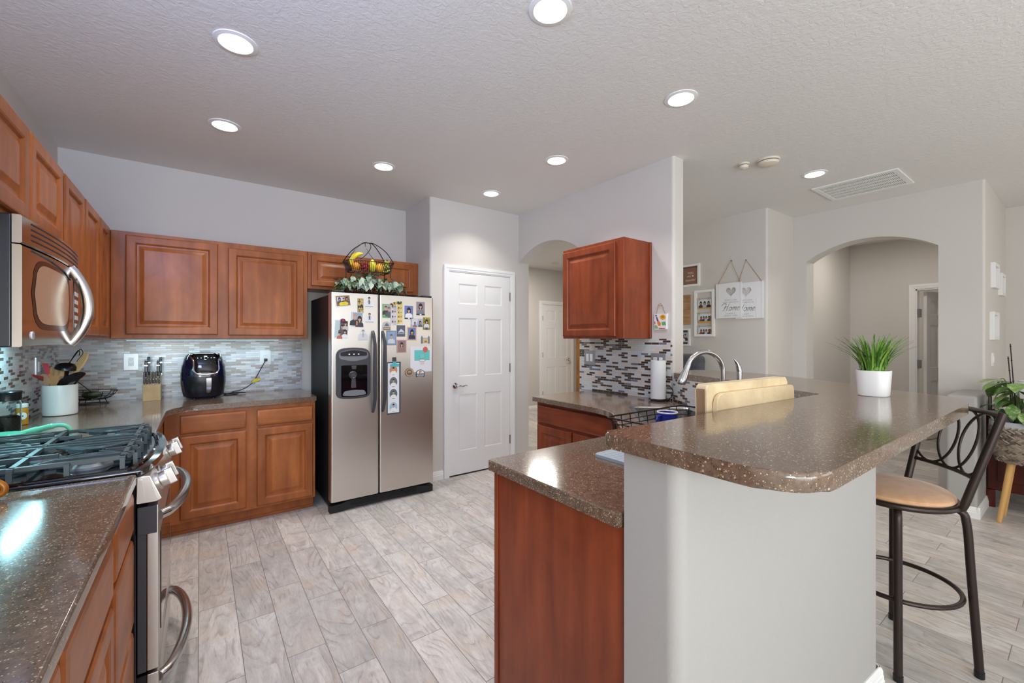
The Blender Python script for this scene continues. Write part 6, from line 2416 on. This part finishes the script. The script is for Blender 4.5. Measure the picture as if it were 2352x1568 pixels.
for sx, n_ in ((-1, 18), (1, 14)):
    for i in range(n_):
        s_ = rr.uniform(.2, 1)
        x = BX + sx * (.235 + .065 * s_)
        leaf(mb, (x, BY - .12 + rr.uniform(-.03, .03), BZ + .105 - .06 * s_ + rr.uniform(-.012, .02)), (sx * .8 + rr.uniform(-.5, .5), -.5, rr.uniform(-1.2, .2)), (0, 0, 1), rr.uniform(.035, .055), rr.uniform(.022, .032), .3)
mb.build('trailing_leaves', t, 60, recalc=False)
mb = MB(plain('ivy_stem', (120, 110, 60), 0.6))
for sx, ln in ((-1, .30), (1, .29), (-.15, .1), (.2, .1)):
    mb.tube(spline([(BX + sx * .1, BY - .09, BZ + .09), (BX + sx * .19, BY - .12, BZ + .125), (BX + sx * .25, BY - .135, BZ + .10), (BX + sx * ln, BY - .14, BZ + .045)], 5), 0.0022, 5)
for x in (-.09, .075, -.155):
    mb.tube(spline([(BX + x, BY - .10, BZ + .12), (BX + x + .005, BY - .145, BZ + .10), (BX + x + .02, BY - .150, BZ + .03)], 5), 0.0022, 5)
mb.build('stems', t)


# ---------------------------------------------------------------- gallery wall
GX_ = 4.78
GW = lambda y0, n=0.0: Fr((GX_ - n, y0, 0), (0, -1, 0), (0, 0, 1), (-1, 0, 0))     # u runs towards -y


def heart(cu, cv, s_, k=28):
    out = []
    for i in range(k):
        a = 2 * PI * i / k
        out.append((cu + s_ * 16 * math.sin(a) ** 3 / 17, cv + s_ * (13 * math.cos(a) - 5 * math.cos(2 * a) - 2 * math.cos(3 * a) - math.cos(4 * a)) / 17))
    return out


HOME = [
    [(-0.55, 1.25), (-0.50, 1.70), (-0.15, 2.05), (0.25, 2.00), (0.42, 1.75)],
    [(0.45, 2.10), (0.38, 1.40), (0.26, 0.60), (0.10, 0.02), (-0.15, 0.00)],
    [(1.12, 2.10), (1.00, 1.40), (0.88, 0.60), (0.86, 0.10), (1.08, 0.05)],
    [(0.02, 0.98), (0.45, 1.12), (1.00, 1.10)],
    [(1.62, 1.0), (1.36, 0.75), (1.36, 0.25), (1.58, 0.0), (1.86, 0.20), (1.92, 0.70), (1.70, 1.0), (1.62, 1.0), (1.80, 0.88), (2.06, 0.95)],
    [(2.18, 1.0), (2.20, 0.55), (2.12, 0.0)],
    [(2.16, 0.45), (2.36, 0.95), (2.54, 0.95), (2.54, 0.50), (2.48, 0.0)],
    [(2.52, 0.45), (2.74, 0.95), (2.92, 0.95), (2.92, 0.45), (2.90, 0.05), (3.10, 0.08)],
    [(3.22, 0.45), (3.56, 0.55), (3.66, 0.82), (3.48, 1.0), (3.24, 0.75), (3.22, 0.25), (3.44, 0.0), (3.82, 0.30)],
]
inkd = ink(96, 98, 104)
inkl = ink(150, 150, 154)


def home_sign(y0, z0, n0, label, dx=0.0):
    W_, H_, CU = 0.287, 0.392, 0.168 + dx
    fr = GW(y0, n0)
    t = thing('hanging_sign', label, 'sign', (GX_ - n0, y0 - W_ / 2, z0), 'hanging wooden signs')
    mb = MB(M['paperw'])
    mb.prism([(0, z0), (W_, z0 + 0.002), (W_, z0 + H_), (0, z0 + H_ - 0.002)], 0, 0.011, fr, holes=[heart(CU, z0 + H_ * 0.755, 0.060)])
    mb.use(plain('sign_groove', (196, 198, 204), 0.8))
    for u in (0.026, 0.112, 0.215, 0.268, 0.320):
        if u > W_ - 0.01:
            continue
        mb.rect(fr, u, z0 + 0.004, u + 0.0022, z0 + H_ * 0.55 if 0.09 < u < 0.24 else z0 + H_ - 0.004, 0.0111)
    mb.build('board', t, 0)
    mb = MB(inkd)
    for st in HOME:
        p = spline([(a, b, 0) for a, b in st], 6)
        pts = [(0.080 + dx + (q.x + 0.22 * q.y) * 0.0480, z0 + H_ * 0.215 + q.y * 0.038) for q in p]
        k = len(pts)
        mb.stroke(fr, pts, [0.0020 + 0.0034 * abs(math.sin(PI * i / max(k - 1, 1))) for i in range(k)], 0.0113)
    mb.use(inkl)
    mb.text(fr, 'WHAT I LOVE', CU, z0 + H_ * 0.510, 0.019, 0.0113, 0, 1.15)
    mb.text(fr, 'MOST ABOUT MY', CU, z0 + H_ * 0.448, 0.019, 0.0113, 0, 1.15)
    mb.text(fr, 'IS WHO I', CU, z0 + H_ * 0.128, 0.019, 0.0113, 0, 1.15)
    mb.text(fr, 'SHARE IT WITH', CU, z0 + H_ * 0.066, 0.019, 0.0113, 0, 1.15)
    mb.build('lettering', t, 0, recalc=False)
    mb = MB(M['rope'])
    ap = fr.p(CU, z0 + H_ + 0.245, 0.004)
    mb.tube([fr.p(0.028, z0 + H_ - 0.010, 0.0115), fr.p(0.028, z0 + H_ + 0.004, 0.006), ap, fr.p(W_ - 0.020, z0 + H_ + 0.004, 0.006), fr.p(W_ - 0.020, z0 + H_ - 0.010, 0.0115)], 0.0030, 6)
    mb.build('rope', t)
    mb = MB(M['bronze'])
    mb.tube([fr.p(CU, z0 + H_ + 0.245, -n0), fr.p(CU, z0 + H_ + 0.246, 0.010)], 0.004, 8)
    mb.build('nail', t)
    return t


home_sign(2.342, 1.590, 0.001, 'stitch-seam double of the white Home sign, tucked behind it', -0.058)  # added copy of the single sign, doubled at a stitch seam
home_sign(2.555, 1.603, 0.015, 'white Home sign on a rope, fully readable and in front')


def frame(name, label, fr, w_, h_, z0, depth, bw, mat, group, back=None, cat='picture frame'):
    t = thing(name, label, cat, fr.p(w_ / 2, z0, 0), group)
    mb = MB(M[mat] if isinstance(mat, str) else mat)
    for u0, u1, v0, v1 in ((0, bw, 0, h_), (w_ - bw, w_, 0, h_), (bw, w_ - bw, 0, bw), (bw, w_ - bw, h_ - bw, h_)):
        mb.prism([(u0, z0 + v0), (u1, z0 + v0), (u1, z0 + v1), (u0, z0 + v1)], 0.0005, depth, fr, 0.0015, 1, bcap='top')
    mb.build('frame', t)
    if back:
        mb = MB(ink(*back))
        mb.prism([(bw, z0 + bw), (w_ - bw, z0 + bw), (w_ - bw, z0 + h_ - bw), (bw, z0 + h_ - bw)], 0.001, 0.004, fr)
        mb.build('backing', t)
    return t


# "YOU ARE" print
fr = GW(3.04)
t = frame('picture_frame', 'white framed brown lettered print, highest on the gallery wall', fr, 0.285, 0.268, 2.000, 0.028, 0.026, 'white', 'frames on the gallery wall')
mb = MB(ink(142, 106, 86))
mb.prism([(0.026, 2.026), (0.259, 2.026), (0.259, 2.242), (0.026, 2.242)], 0.001, 0.006, fr)
mb.use(ink(110, 78, 58)).rect(fr, 0.026, 2.226, 0.259, 2.242, 0.0062)
mb.stroke(fr, [(0.225, 2.236), (0.259, 2.205)], 0.008, 0.0063)
pc = ink(232, 214, 200)
mb.use(pc).text(fr, 'YOU', 0.160, 2.165, 0.036, 0.0064)
mb.text(fr, 'ARE', 0.140, 2.125, 0.028, 0.0064)
mb.poly(fr, heart(0.190, 2.127, 0.013), 0.0064)
mb.text(fr, 'beautiful', 0.155, 2.080, 0.036, 0.0064, 0.4)
mb.build('print', t, 0)

# pallet-wood plaque
t = thing('wooden_plaque', 'plain wooden plank plaque below the lettered brown print', 'plaque', (GX_, 2.96, 1.55))
for i in range(4):
    mb = MB(M['board_end'] if False else m_wood('plaque_wood', (200, 160, 116), (170, 128, 88), False, 0.7) if i == 0 else bpy.data.materials['plaque_wood'])
    mb.prism([(0, 1.545 + 0.0905 * i), (0.165, 1.545 + 0.0905 * i), (0.165, 1.633 + 0.0905 * i), (0, 1.633 + 0.0905 * i)], 0.0005, 0.016, GW(3.045), 0.002, 1, bcap='top')
    mb.build('plank', t)
# small black and white portrait
fr = GW(3.03)
t = frame('picture_frame', 'small white frame with a black and white picture below the plaque', fr, 0.150, 0.205, 1.290, 0.020, 0.018, 'white', 'frames on the gallery wall', (206, 206, 208))
mb = MB(ink(60, 62, 66))
mb.rect(fr, 0.02, 1.452, 0.110, 1.478, 0.0042)
mb.rect(fr, 0.02, 1.308, 0.110, 1.332, 0.0042)
mb.use(ink(176, 184, 190)).rect(fr, 0.02, 1.333, 0.110, 1.451, 0.0042)
person(mb, fr, 0.082, 1.395, 0.090, 0.0044, HAIR, SKIN, (60, 60, 64), False)
person(mb, fr, 0.050, 1.385, 0.080, 0.0050, (90, 80, 76), SKIN, WHT, True)
mb.build('picture', t, 0)
# clothes-peg frame with three photos
fr = GW(2.822)
t = frame('picture_frame', 'tall white open frame with three family photos pegged on strings', fr, 0.245, 0.545, 1.400, 0.030, 0.028, 'white', 'frames on the gallery wall')
for i, z in enumerate((1.845, 1.675, 1.520)):
    mb = MB(M['rope'])
    mb.tube([fr.p(0.028, z, 0.018), fr.p(0.217, z, 0.018)], 0.0010, 5)
    mb.build('string', t)
for i, zc in enumerate((1.782, 1.615, 1.462)):
    mb = MB(ink(214, 222, 230))
    mb.prism([(0.046, zc - 0.058), (0.205, zc - 0.058), (0.205, zc + 0.052), (0.046, zc + 0.052)], 0.015, 0.016, fr)
    mb.use(ink(206, 160, 84)).rect(fr, 0.046, zc - 0.058, 0.205, zc - 0.022, 0.0161)
    mb.use(ink(216, 178, 108)).poly(fr, [(0.046, zc - 0.03), (0.205, zc - 0.014), (0.205, zc - 0.03)], 0.0162)
    cl = [(70, 60, 60), (176, 184, 196), (40, 36, 40)] if i == 0 else [(140, 60, 50), (60, 64, 80), (196, 200, 206), (50, 60, 80)]
    for j, sc in enumerate(cl):
        x = 0.080 + 0.095 * j / (len(cl) - 1) + (0.004 if i else 0)
        person(mb, fr, x, zc - 0.006, 0.075 if i == 0 else 0.058, 0.0163 + 0.0006 * j, HAIR, SKIN, sc, True)
    if i:
        mb.use(ink(150, 96, 40)).ell(fr, 0.192, zc + 0.004, 0.016, 0.024, 0.0164, 14)
    mb.build('photo', t, 0)
    for u in (0.066, 0.178):
        mb = MB(M['block'])
        mb.box(GX_ - 0.022, GX_ - 0.0165, 2.822 - u - 0.004, 2.822 - u + 0.004, zc + 0.040, zc + 0.074)
        mb.build('peg', t)

# frames and plates on the side wall
SW = lambda x0: Fr((x0, 0.555, 0), (1, 0, 0), (0, 0, 1), (0, -1, 0))
for x0, w_, z0, h_, lab in ((5.745, 0.30, 1.835, 0.225, 'white frame seen nearly edge-on, nearest and highest beside the entry'), (6.235, 0.255, 1.795, 0.215, 'white frame seen nearly edge-on, second from the entry corner'), (5.68, 0.34, 1.365, 0.25, 'low white frame seen nearly edge-on above the light switch')):
    fr = SW(x0)
    t = frame('picture_frame', lab, fr, w_, h_, z0, 0.030, 0.03, 'white', 'frames on the side wall', (196, 198, 200))
    mb = MB(ink(150, 150, 152))
    mb.rect(fr, w_ * 0.3, z0 + h_ * 0.3, w_ * 0.7, z0 + h_ * 0.7, 0.0042)
    mb.build('picture', t, 0)
plate('light_switch', 'white switch plate on the side wall below the low frame', Fr((5.86, 0.555, 1.185), (1, 0, 0), (0, 0, 1), (0, -1, 0)), 0.12, 0.125, 'white', 'switch', 'wall plates', 1, 'switch')

# ---------------------------------------------------------------- grass plant on the bar
GP = Vector((2.42, 0.582, 1.1203))
t = thing('potted_grass', 'green artificial grass in a white pot on the raised bar', 'plant', GP)
mb = MB(M['ceramic'])
mb.lathe([(0.052, 0.0003), (0.0545, 0.004), (0.061, 0.108), (0.060, 0.112), (0.056, 0.112), (0.055, 0.095), (0.003, 0.093)], GP, 40, power=2.6)
mb.build('pot', t)
rr = random.Random(5)
gl = m_leaf('grass_blades', [(44, 84, 22), (72, 124, 34), (104, 152, 50), (140, 178, 76)], 0.45)
mb = MB(gl)
for i in range(150):
    a = rr.uniform(0, 2 * PI)
    r0 = 0.045 * math.sqrt(rr.random())
    b0 = Vector((GP.x + r0 * math.cos(a), GP.y + r0 * math.sin(a), GP.z + 0.092))
    out = rr.uniform(0.01, 0.075) * (0.4 + r0 / 0.045)
    if rr.random() < 0.12:
        out *= 1.7
    hh = rr.uniform(0.13, 0.215) - out * 0.25
    dr = Vector((math.cos(a), math.sin(a), 0))
    sd_ = Vector((-dr.y, dr.x, 0))
    vs, n_ = [], 6
    for k in range(n_ + 1):
        s_ = k / n_
        c_ = b0 + dr * out * s_ ** 2 * 1.3 + Vector((0, 0, hh * (s_ - 0.12 * s_ ** 3)))
        wd = 0.0042 * (1 - s_ ** 2.2) + 0.0004
        vs += [c_ - sd_ * wd, c_ + dr * 0.0012, c_ + sd_ * wd]
    fs = []
    for k in range(n_):
        q = k * 3
        fs += [[q, q + 1, q + 4, q + 3], [q + 1, q + 2, q + 5, q + 4]]
    mb.add(vs, fs)
mb.build('blades', t, 70, recalc=False)

# ---------------------------------------------------------------- bar stool
SC_ = Vector((2.50, 0.525))
t = thing('bar_stool', 'dark bronze metal bar stool with a tan round seat at the bar', 'bar stool', (SC_.x, SC_.y, 0))
ZS = 0.69
bk = Vector((0.68, -0.73)).normalized()      # towards the back rest
sd_ = Vector((0.73, 0.68))                    # along the back rest


def sp(a, b, z):
    p = SC_ + sd_ * a + bk * b
    return Vector((p.x, p.y, z))


mb = MB(m_fabric('tan_suede', (196, 146, 108), (214, 170, 130), 9))
mb.lathe([(0.185, ZS), (0.192, ZS + 0.010), (0.190, ZS + 0.022), (0.175, ZS + 0.034), (0.12, ZS + 0.042), (0.003, ZS + 0.045)], (SC_.x, SC_.y, 0), 48)
mb.build('seat', t)
mb = MB(M['bronze'])
mb.tube([sp(0.197 * math.cos(a), 0.197 * math.sin(a), ZS - 0.006) for a in [2 * PI * i / 48 for i in range(48)]], 0.0125, 10, True)
mb.box(SC_.x - 0.06, SC_.x + 0.06, SC_.y - 0.06, SC_.y + 0.06, ZS - 0.03, ZS - 0.001)
mb.build('seat_ring', t)
FEET = [(-0.212, -0.118), (-0.130, 0.212), (0.212, 0.116), (0.128, -0.214)]
for a, b in FEET:
    mb = MB(M['bronze'])
    k_ = 0.50
    pts = spline([sp(a * k_, b * k_, ZS - 0.018), sp(a * 0.80, b * 0.80, ZS - 0.030), sp(a * 0.88, b * 0.88, ZS - 0.085), sp(a * 0.93, b * 0.93, 0.40), sp(a * 1.02, b * 1.02, 0.024)], 6)
    mb.tube(pts, 0.0145, 12)
    lg = mb.build('leg', t)
    MB(M['black']).lathe([(0.0155, 0.0006), (0.0165, 0.004), (0.0162, 0.026)], sp(a * 1.02, b * 1.02, 0), 14).build('foot_cap', lg)
for z, rr_ in ((0.305, 0.208),):
    mb = MB(M['bronze'])
    mb.tube([sp(rr_ * math.cos(a), rr_ * math.sin(a), z) for a in [2 * PI * i / 48 for i in range(48)]], 0.0095, 10, True)
    mb.build('foot_ring', t)


def bkp(u, v):
    """Point on the reclined, slightly fanned back: u from -1 to 1, v = height above the seat."""
    s_ = v / 0.385
    return sp((0.158 + 0.036 * s_) * u, 0.142 + 0.105 * s_ + 0.030 * (1 - u * u), ZS + v)


for s_ in (-1, 1):
    mb = MB(M['bronze'])
    mb.tube([sp(s_ * 0.142, 0.128, ZS - 0.012)] + spline([bkp(s_, 0.0), bkp(s_, 0.13), bkp(s_, 0.26), bkp(s_, 0.392)], 5), [0.0125, 0.013] + [0.0145] * 15, 12)
    mb.build('back_post', t)
for v, r in ((0.380, 0.0105), (0.120, 0.0085)):
    mb = MB(M['bronze'])
    mb.tube([bkp(-1 + 2 * i / 16, v) for i in range(17)], r, 10)
    mb.build('back_rail', t)
for cu in (-0.58, 0.0, 0.58):
    mb = MB(M['bronze'])
    mb.tube([bkp(max(-0.99, min(0.99, cu + 0.52 * math.cos(a))), 0.250 + 0.128 * math.sin(a)) for a in [2 * PI * i / 36 for i in range(36)]], 0.0052, 8, True)
    mb.build('back_scroll', t)

# ---------------------------------------------------------------- right-hand background
# basket planter on wooden legs
PB = Vector((4.95, 0.33, 0))
t = thing('basket_planter', 'woven grey basket planter on angled wooden legs', 'planter', PB)
mb = MB(m_weave())
rows, cols = 14, 30
for j in range(rows):
    for i in range(cols):
        a0 = 2 * PI * (i + (0.5 if j % 2 else 0)) / cols
        z = 0.452 + 0.265 * (j + 0.5) / rows
        s_ = (z - 0.452) / 0.265
        r = 0.118 + 0.036 * math.sin(min(1, s_ * 1.15) * PI / 2)
        tw = 0.6 if j % 2 else -0.6
        c_ = Vector((PB.x + r * math.cos(a0), PB.y + r * math.sin(a0), z))
        ta = Vector((-math.sin(a0), math.cos(a0), 0))
        nv = Vector((math.cos(a0), math.sin(a0), 0))
        ax = (ta * math.cos(tw) + Vector((0, 0, 1)) * math.sin(tw))
        up_ = nv.cross(ax).normalized()
        L_, W_2 = 0.022, 0.0085
        vs = []
        for q, h_ in ((-1, 0.0), (-0.5, 0.004), (0.5, 0.004), (1, 0.0)):
            wv = W_2 * (0.75 if abs(q) == 1 else 1.0)
            vs += [c_ + ax * L_ * q - up_ * wv + nv * (h_ - 0.001), c_ + ax * L_ * q + nv * (h_ + 0.004), c_ + ax * L_ * q + up_ * wv + nv * (h_ - 0.001)]
        mb.add(vs, [[k * 3 + w2, k * 3 + w2 + 1, k * 3 + w2 + 4, k * 3 + w2 + 3] for k in range(3) for w2 in (0, 1)])
mb.lathe([(0.112, 0.448), (0.117, 0.46), (0.150, 0.56), (0.152, 0.70)], PB, 40, capt=False)
mb.build('basket', t, 60, recalc=False)
mb = MB(plain('grey_felt', (178, 180, 184), 0.8))
mb.lathe([(0.152, 0.700), (0.158, 0.712), (0.157, 0.752), (0.150, 0.756), (0.146, 0.752), (0.146, 0.715), (0.003, 0.712)], PB, 40, capb=False)
mb.build('liner', t)
for (fx, fy), (tx, ty) in (((4.835, 0.425), (4.90, 0.37)), ((5.055, 0.420), (5.00, 0.37)), ((4.95, 0.17), (4.95, 0.26))):
    mb = MB(plain('pine_leg', (206, 160, 96), 0.5))
    mb.tube([(fx, fy, 0.0005), (tx, ty, 0.452)], [0.014, 0.020], 14)
    mb.build('leg', t)
t = thing('variegated_plant', 'leafy variegated houseplant growing out of the woven basket', 'plant', (PB.x, PB.y, 0.715))
vl = m_leaf('variegated_leaves', [(64, 118, 52), (96, 146, 70), (128, 168, 84), (60, 104, 52), (198, 206, 150)], 0.35)
mb = MB(vl)
ms = MB(plain('plant_stem', (92, 110, 58), 0.5))
rr = random.Random(21)
for i in range(62):
    a = rr.uniform(0, 2 * PI)
    r_, z = rr.uniform(0.03, 0.17), rr.uniform(0.78, 1.06)
    r_ *= 1.0 - (z - 0.78) * 1.0
    tipv = Vector((PB.x + r_ * math.cos(a), PB.y + r_ * math.sin(a), z))
    if i % 2:
        ms.tube(spline([(PB.x + 0.03 * math.cos(a), PB.y + 0.03 * math.sin(a), 0.715), (PB.x + 0.6 * r_ * math.cos(a), PB.y + 0.6 * r_ * math.sin(a), 0.60 * z + 0.29), tipv], 4), 0.0030, 5)
    leaf(mb, tipv, (math.cos(a) + rr.uniform(-.9, .9), math.sin(a) + rr.uniform(-.9, .9), rr.uniform(-1.1, .2)), (0, 0, 1), rr.uniform(.11, .16), rr.uniform(.070, .100), rr.uniform(.1, .4), False)
q = Vector((4.86, 0.42, 1.07))
ms.tube(spline([(4.93, 0.35, 0.715), (4.91, 0.37, 0.95), (4.878, 0.40, 1.065), q], 5), 0.0032, 5)
leaf(mb, q, (-0.5, 0.75, -0.15), (0, 0, 1), 0.15, 0.085, 0.15, False)
mb.build('leaves', t, 70, recalc=False)
ms.build('stems', t)
for (x, y), z1, lab in (((4.905, 0.375), 1.335, 'tall thin dark stake in the woven basket planter'), ((4.895, 0.385), 1.24, 'short thin dark stake in the woven basket planter')):
    k = MB(M['bronze'])
    k.tube([(x + 0.03, y - 0.03, 0.7145), (x, y, z1)], 0.0032, 6)
    for s_ in (0.55, 0.8, 0.97):
        k.ball((x + 0.03 * (1 - s_), y - 0.03 * (1 - s_), 0.7145 + (z1 - 0.7145) * s_), 0.0055, n=8, m=6)
    tag(k.build('plant_stake', o=(x + 0.03, y - 0.03, 0.715)), lab, 'stake')

# dark console with a wire lantern and a white vase
t = thing('console_cabinet', 'dark red-brown wooden console against the side wall', 'console', (5.8, 0.33, 0))
dw_ = m_wood('dark_mahogany', (106, 40, 28), (66, 24, 20), True, 0.3)
mb = MB(dw_)
mb.box(5.235, 6.385, 0.145, 0.525, 0.14, 0.745, 0.004, 1)
mb.build('body', t)
MB(dw_).box(5.215, 6.405, 0.130, 0.535, 0.746, 0.775, 0.005, 2).build('top', t)
mb = MB(dw_)
mb.box(5.222, 5.2345, 0.20, 0.47, 0.22, 0.70, 0.004, 1)
mb.build('end_panel', t)
for x in (5.225, 6.335):
    for y in (0.14, 0.48):
        MB(dw_).box(x, x + 0.05, y, y + 0.05, 0.0005, 0.1395).build('leg', t)
for x in (5.26, 5.83):
    MB(dw_).box(x, x + 0.53, 0.130, 0.1445, 0.18, 0.71, 0.004, 1).build('door', t)
t = thing('wire_lantern', 'thin black wire lantern on the end of the dark console', 'lantern', (5.30, 0.46, 0.776))
mb = MB(M['wire'])
q = [(5.24, 0.40), (5.36, 0.40), (5.36, 0.515), (5.24, 0.515)]
for z in (0.7805, 0.95):
    mb.tube([(a, b, z) for a, b in q], 0.0045, 6, True)
for a, b in q:
    mb.tube([(a, b, 0.7805), (a, b, 0.95), (5.30, 0.4575, 1.03)], 0.0045, 6)
mb.build('cage', t)
MB(M['white']).lathe([(0.03, 0.7765), (0.03, 0.87), (0.003, 0.871)], (5.30, 0.4575, 0), 20).build('candle', t)
tag(MB(M['ceramic']).lathe([(0.05, 0.0006), (0.085, 0.05), (0.095, 0.12), (0.075, 0.20), (0.05, 0.235), (0.055, 0.25), (0.047, 0.25), (0.042, 0.235), (0.003, 0.05)], (5.52, 0.33, 0.7755), 32).build('vase', o=(5.52, 0.33, 0.776)), 'round white vase on the dark console behind the plant', 'vase')

# grey recliner in front of the gallery wall
t = thing('recliner', 'dark grey upholstered recliner in front of the gallery wall', 'armchair', (4.25, 3.0, 0))
gf = m_fabric('charcoal_upholstery', (58, 62, 70), (76, 80, 88), 20)
mb = MB(gf)
mb.box(3.90, 4.62, 2.62, 3.38, 0.06, 0.44, 0.05, 4)
mb.build('seat_base', t)
for y in (2.60, 3.24):
    mb = MB(gf)
    mb.box(3.86, 4.55, y, y + 0.17, 0.062, 0.64, 0.06, 4)
    mb.build('arm', t)
mb = MB(gf)
Mb = Matrix.Translation((4.56, 3.0, 0.42)) @ Matrix.Rotation(0.12, 4, 'Y')
mb.box(-0.11, 0.09, -0.36, 0.36, 0.0, 0.52, 0.07, 4, Mb)
mb.box(-0.13, 0.09, -0.36, 0.40, 0.50, 0.78, 0.07, 4, Mb)
mb.build('backrest', t)
for x in (3.95, 4.50):
    for y in (2.68, 3.28):
        MB(M['black']).box(x, x + 0.05, y, y + 0.05, 0.0005, 0.0595).build('foot', t)

# vanity glimpsed beyond the hall
t = thing('hall_cabinet', 'honey oak cabinet glimpsed at the right side of the hall beyond the archway', 'cabinet', (6.75, 6.2, 0))
oak = m_wood('honey_oak', (206, 150, 84), (176, 120, 62))
mb = MB(oak)
mb.box(6.33, 7.1, 6.02, 6.38, 0.1, 2.05, 0.003, 1)
mb.box(6.35, 7.08, 6.08, 6.38, 0.0, 0.1)
mb.build('body', t)
for x in (6.345, 6.72):
    raised_door('door', Fr((x, 6.02, 0), (1, 0, 0), (0, 0, 1), (0, -1, 0)), 0, 0.14, 0.36, 1.1, t, 'block')
    q = t.children[-1]
    q.data.materials[0] = oak
# unseen fill lights added so that the passages behind the archways are lit
for x, y, e in ((4.4, 5.2, 34), (6.6, 1.35, 10), (8.4, 2.6, 14)):
    if e:
        area('hall_fill_light', (x, y, CEIL - 0.03), (0, 0, 0), 0.4, 0.4, e, (1.0, 0.95, 0.88), 'DISK')
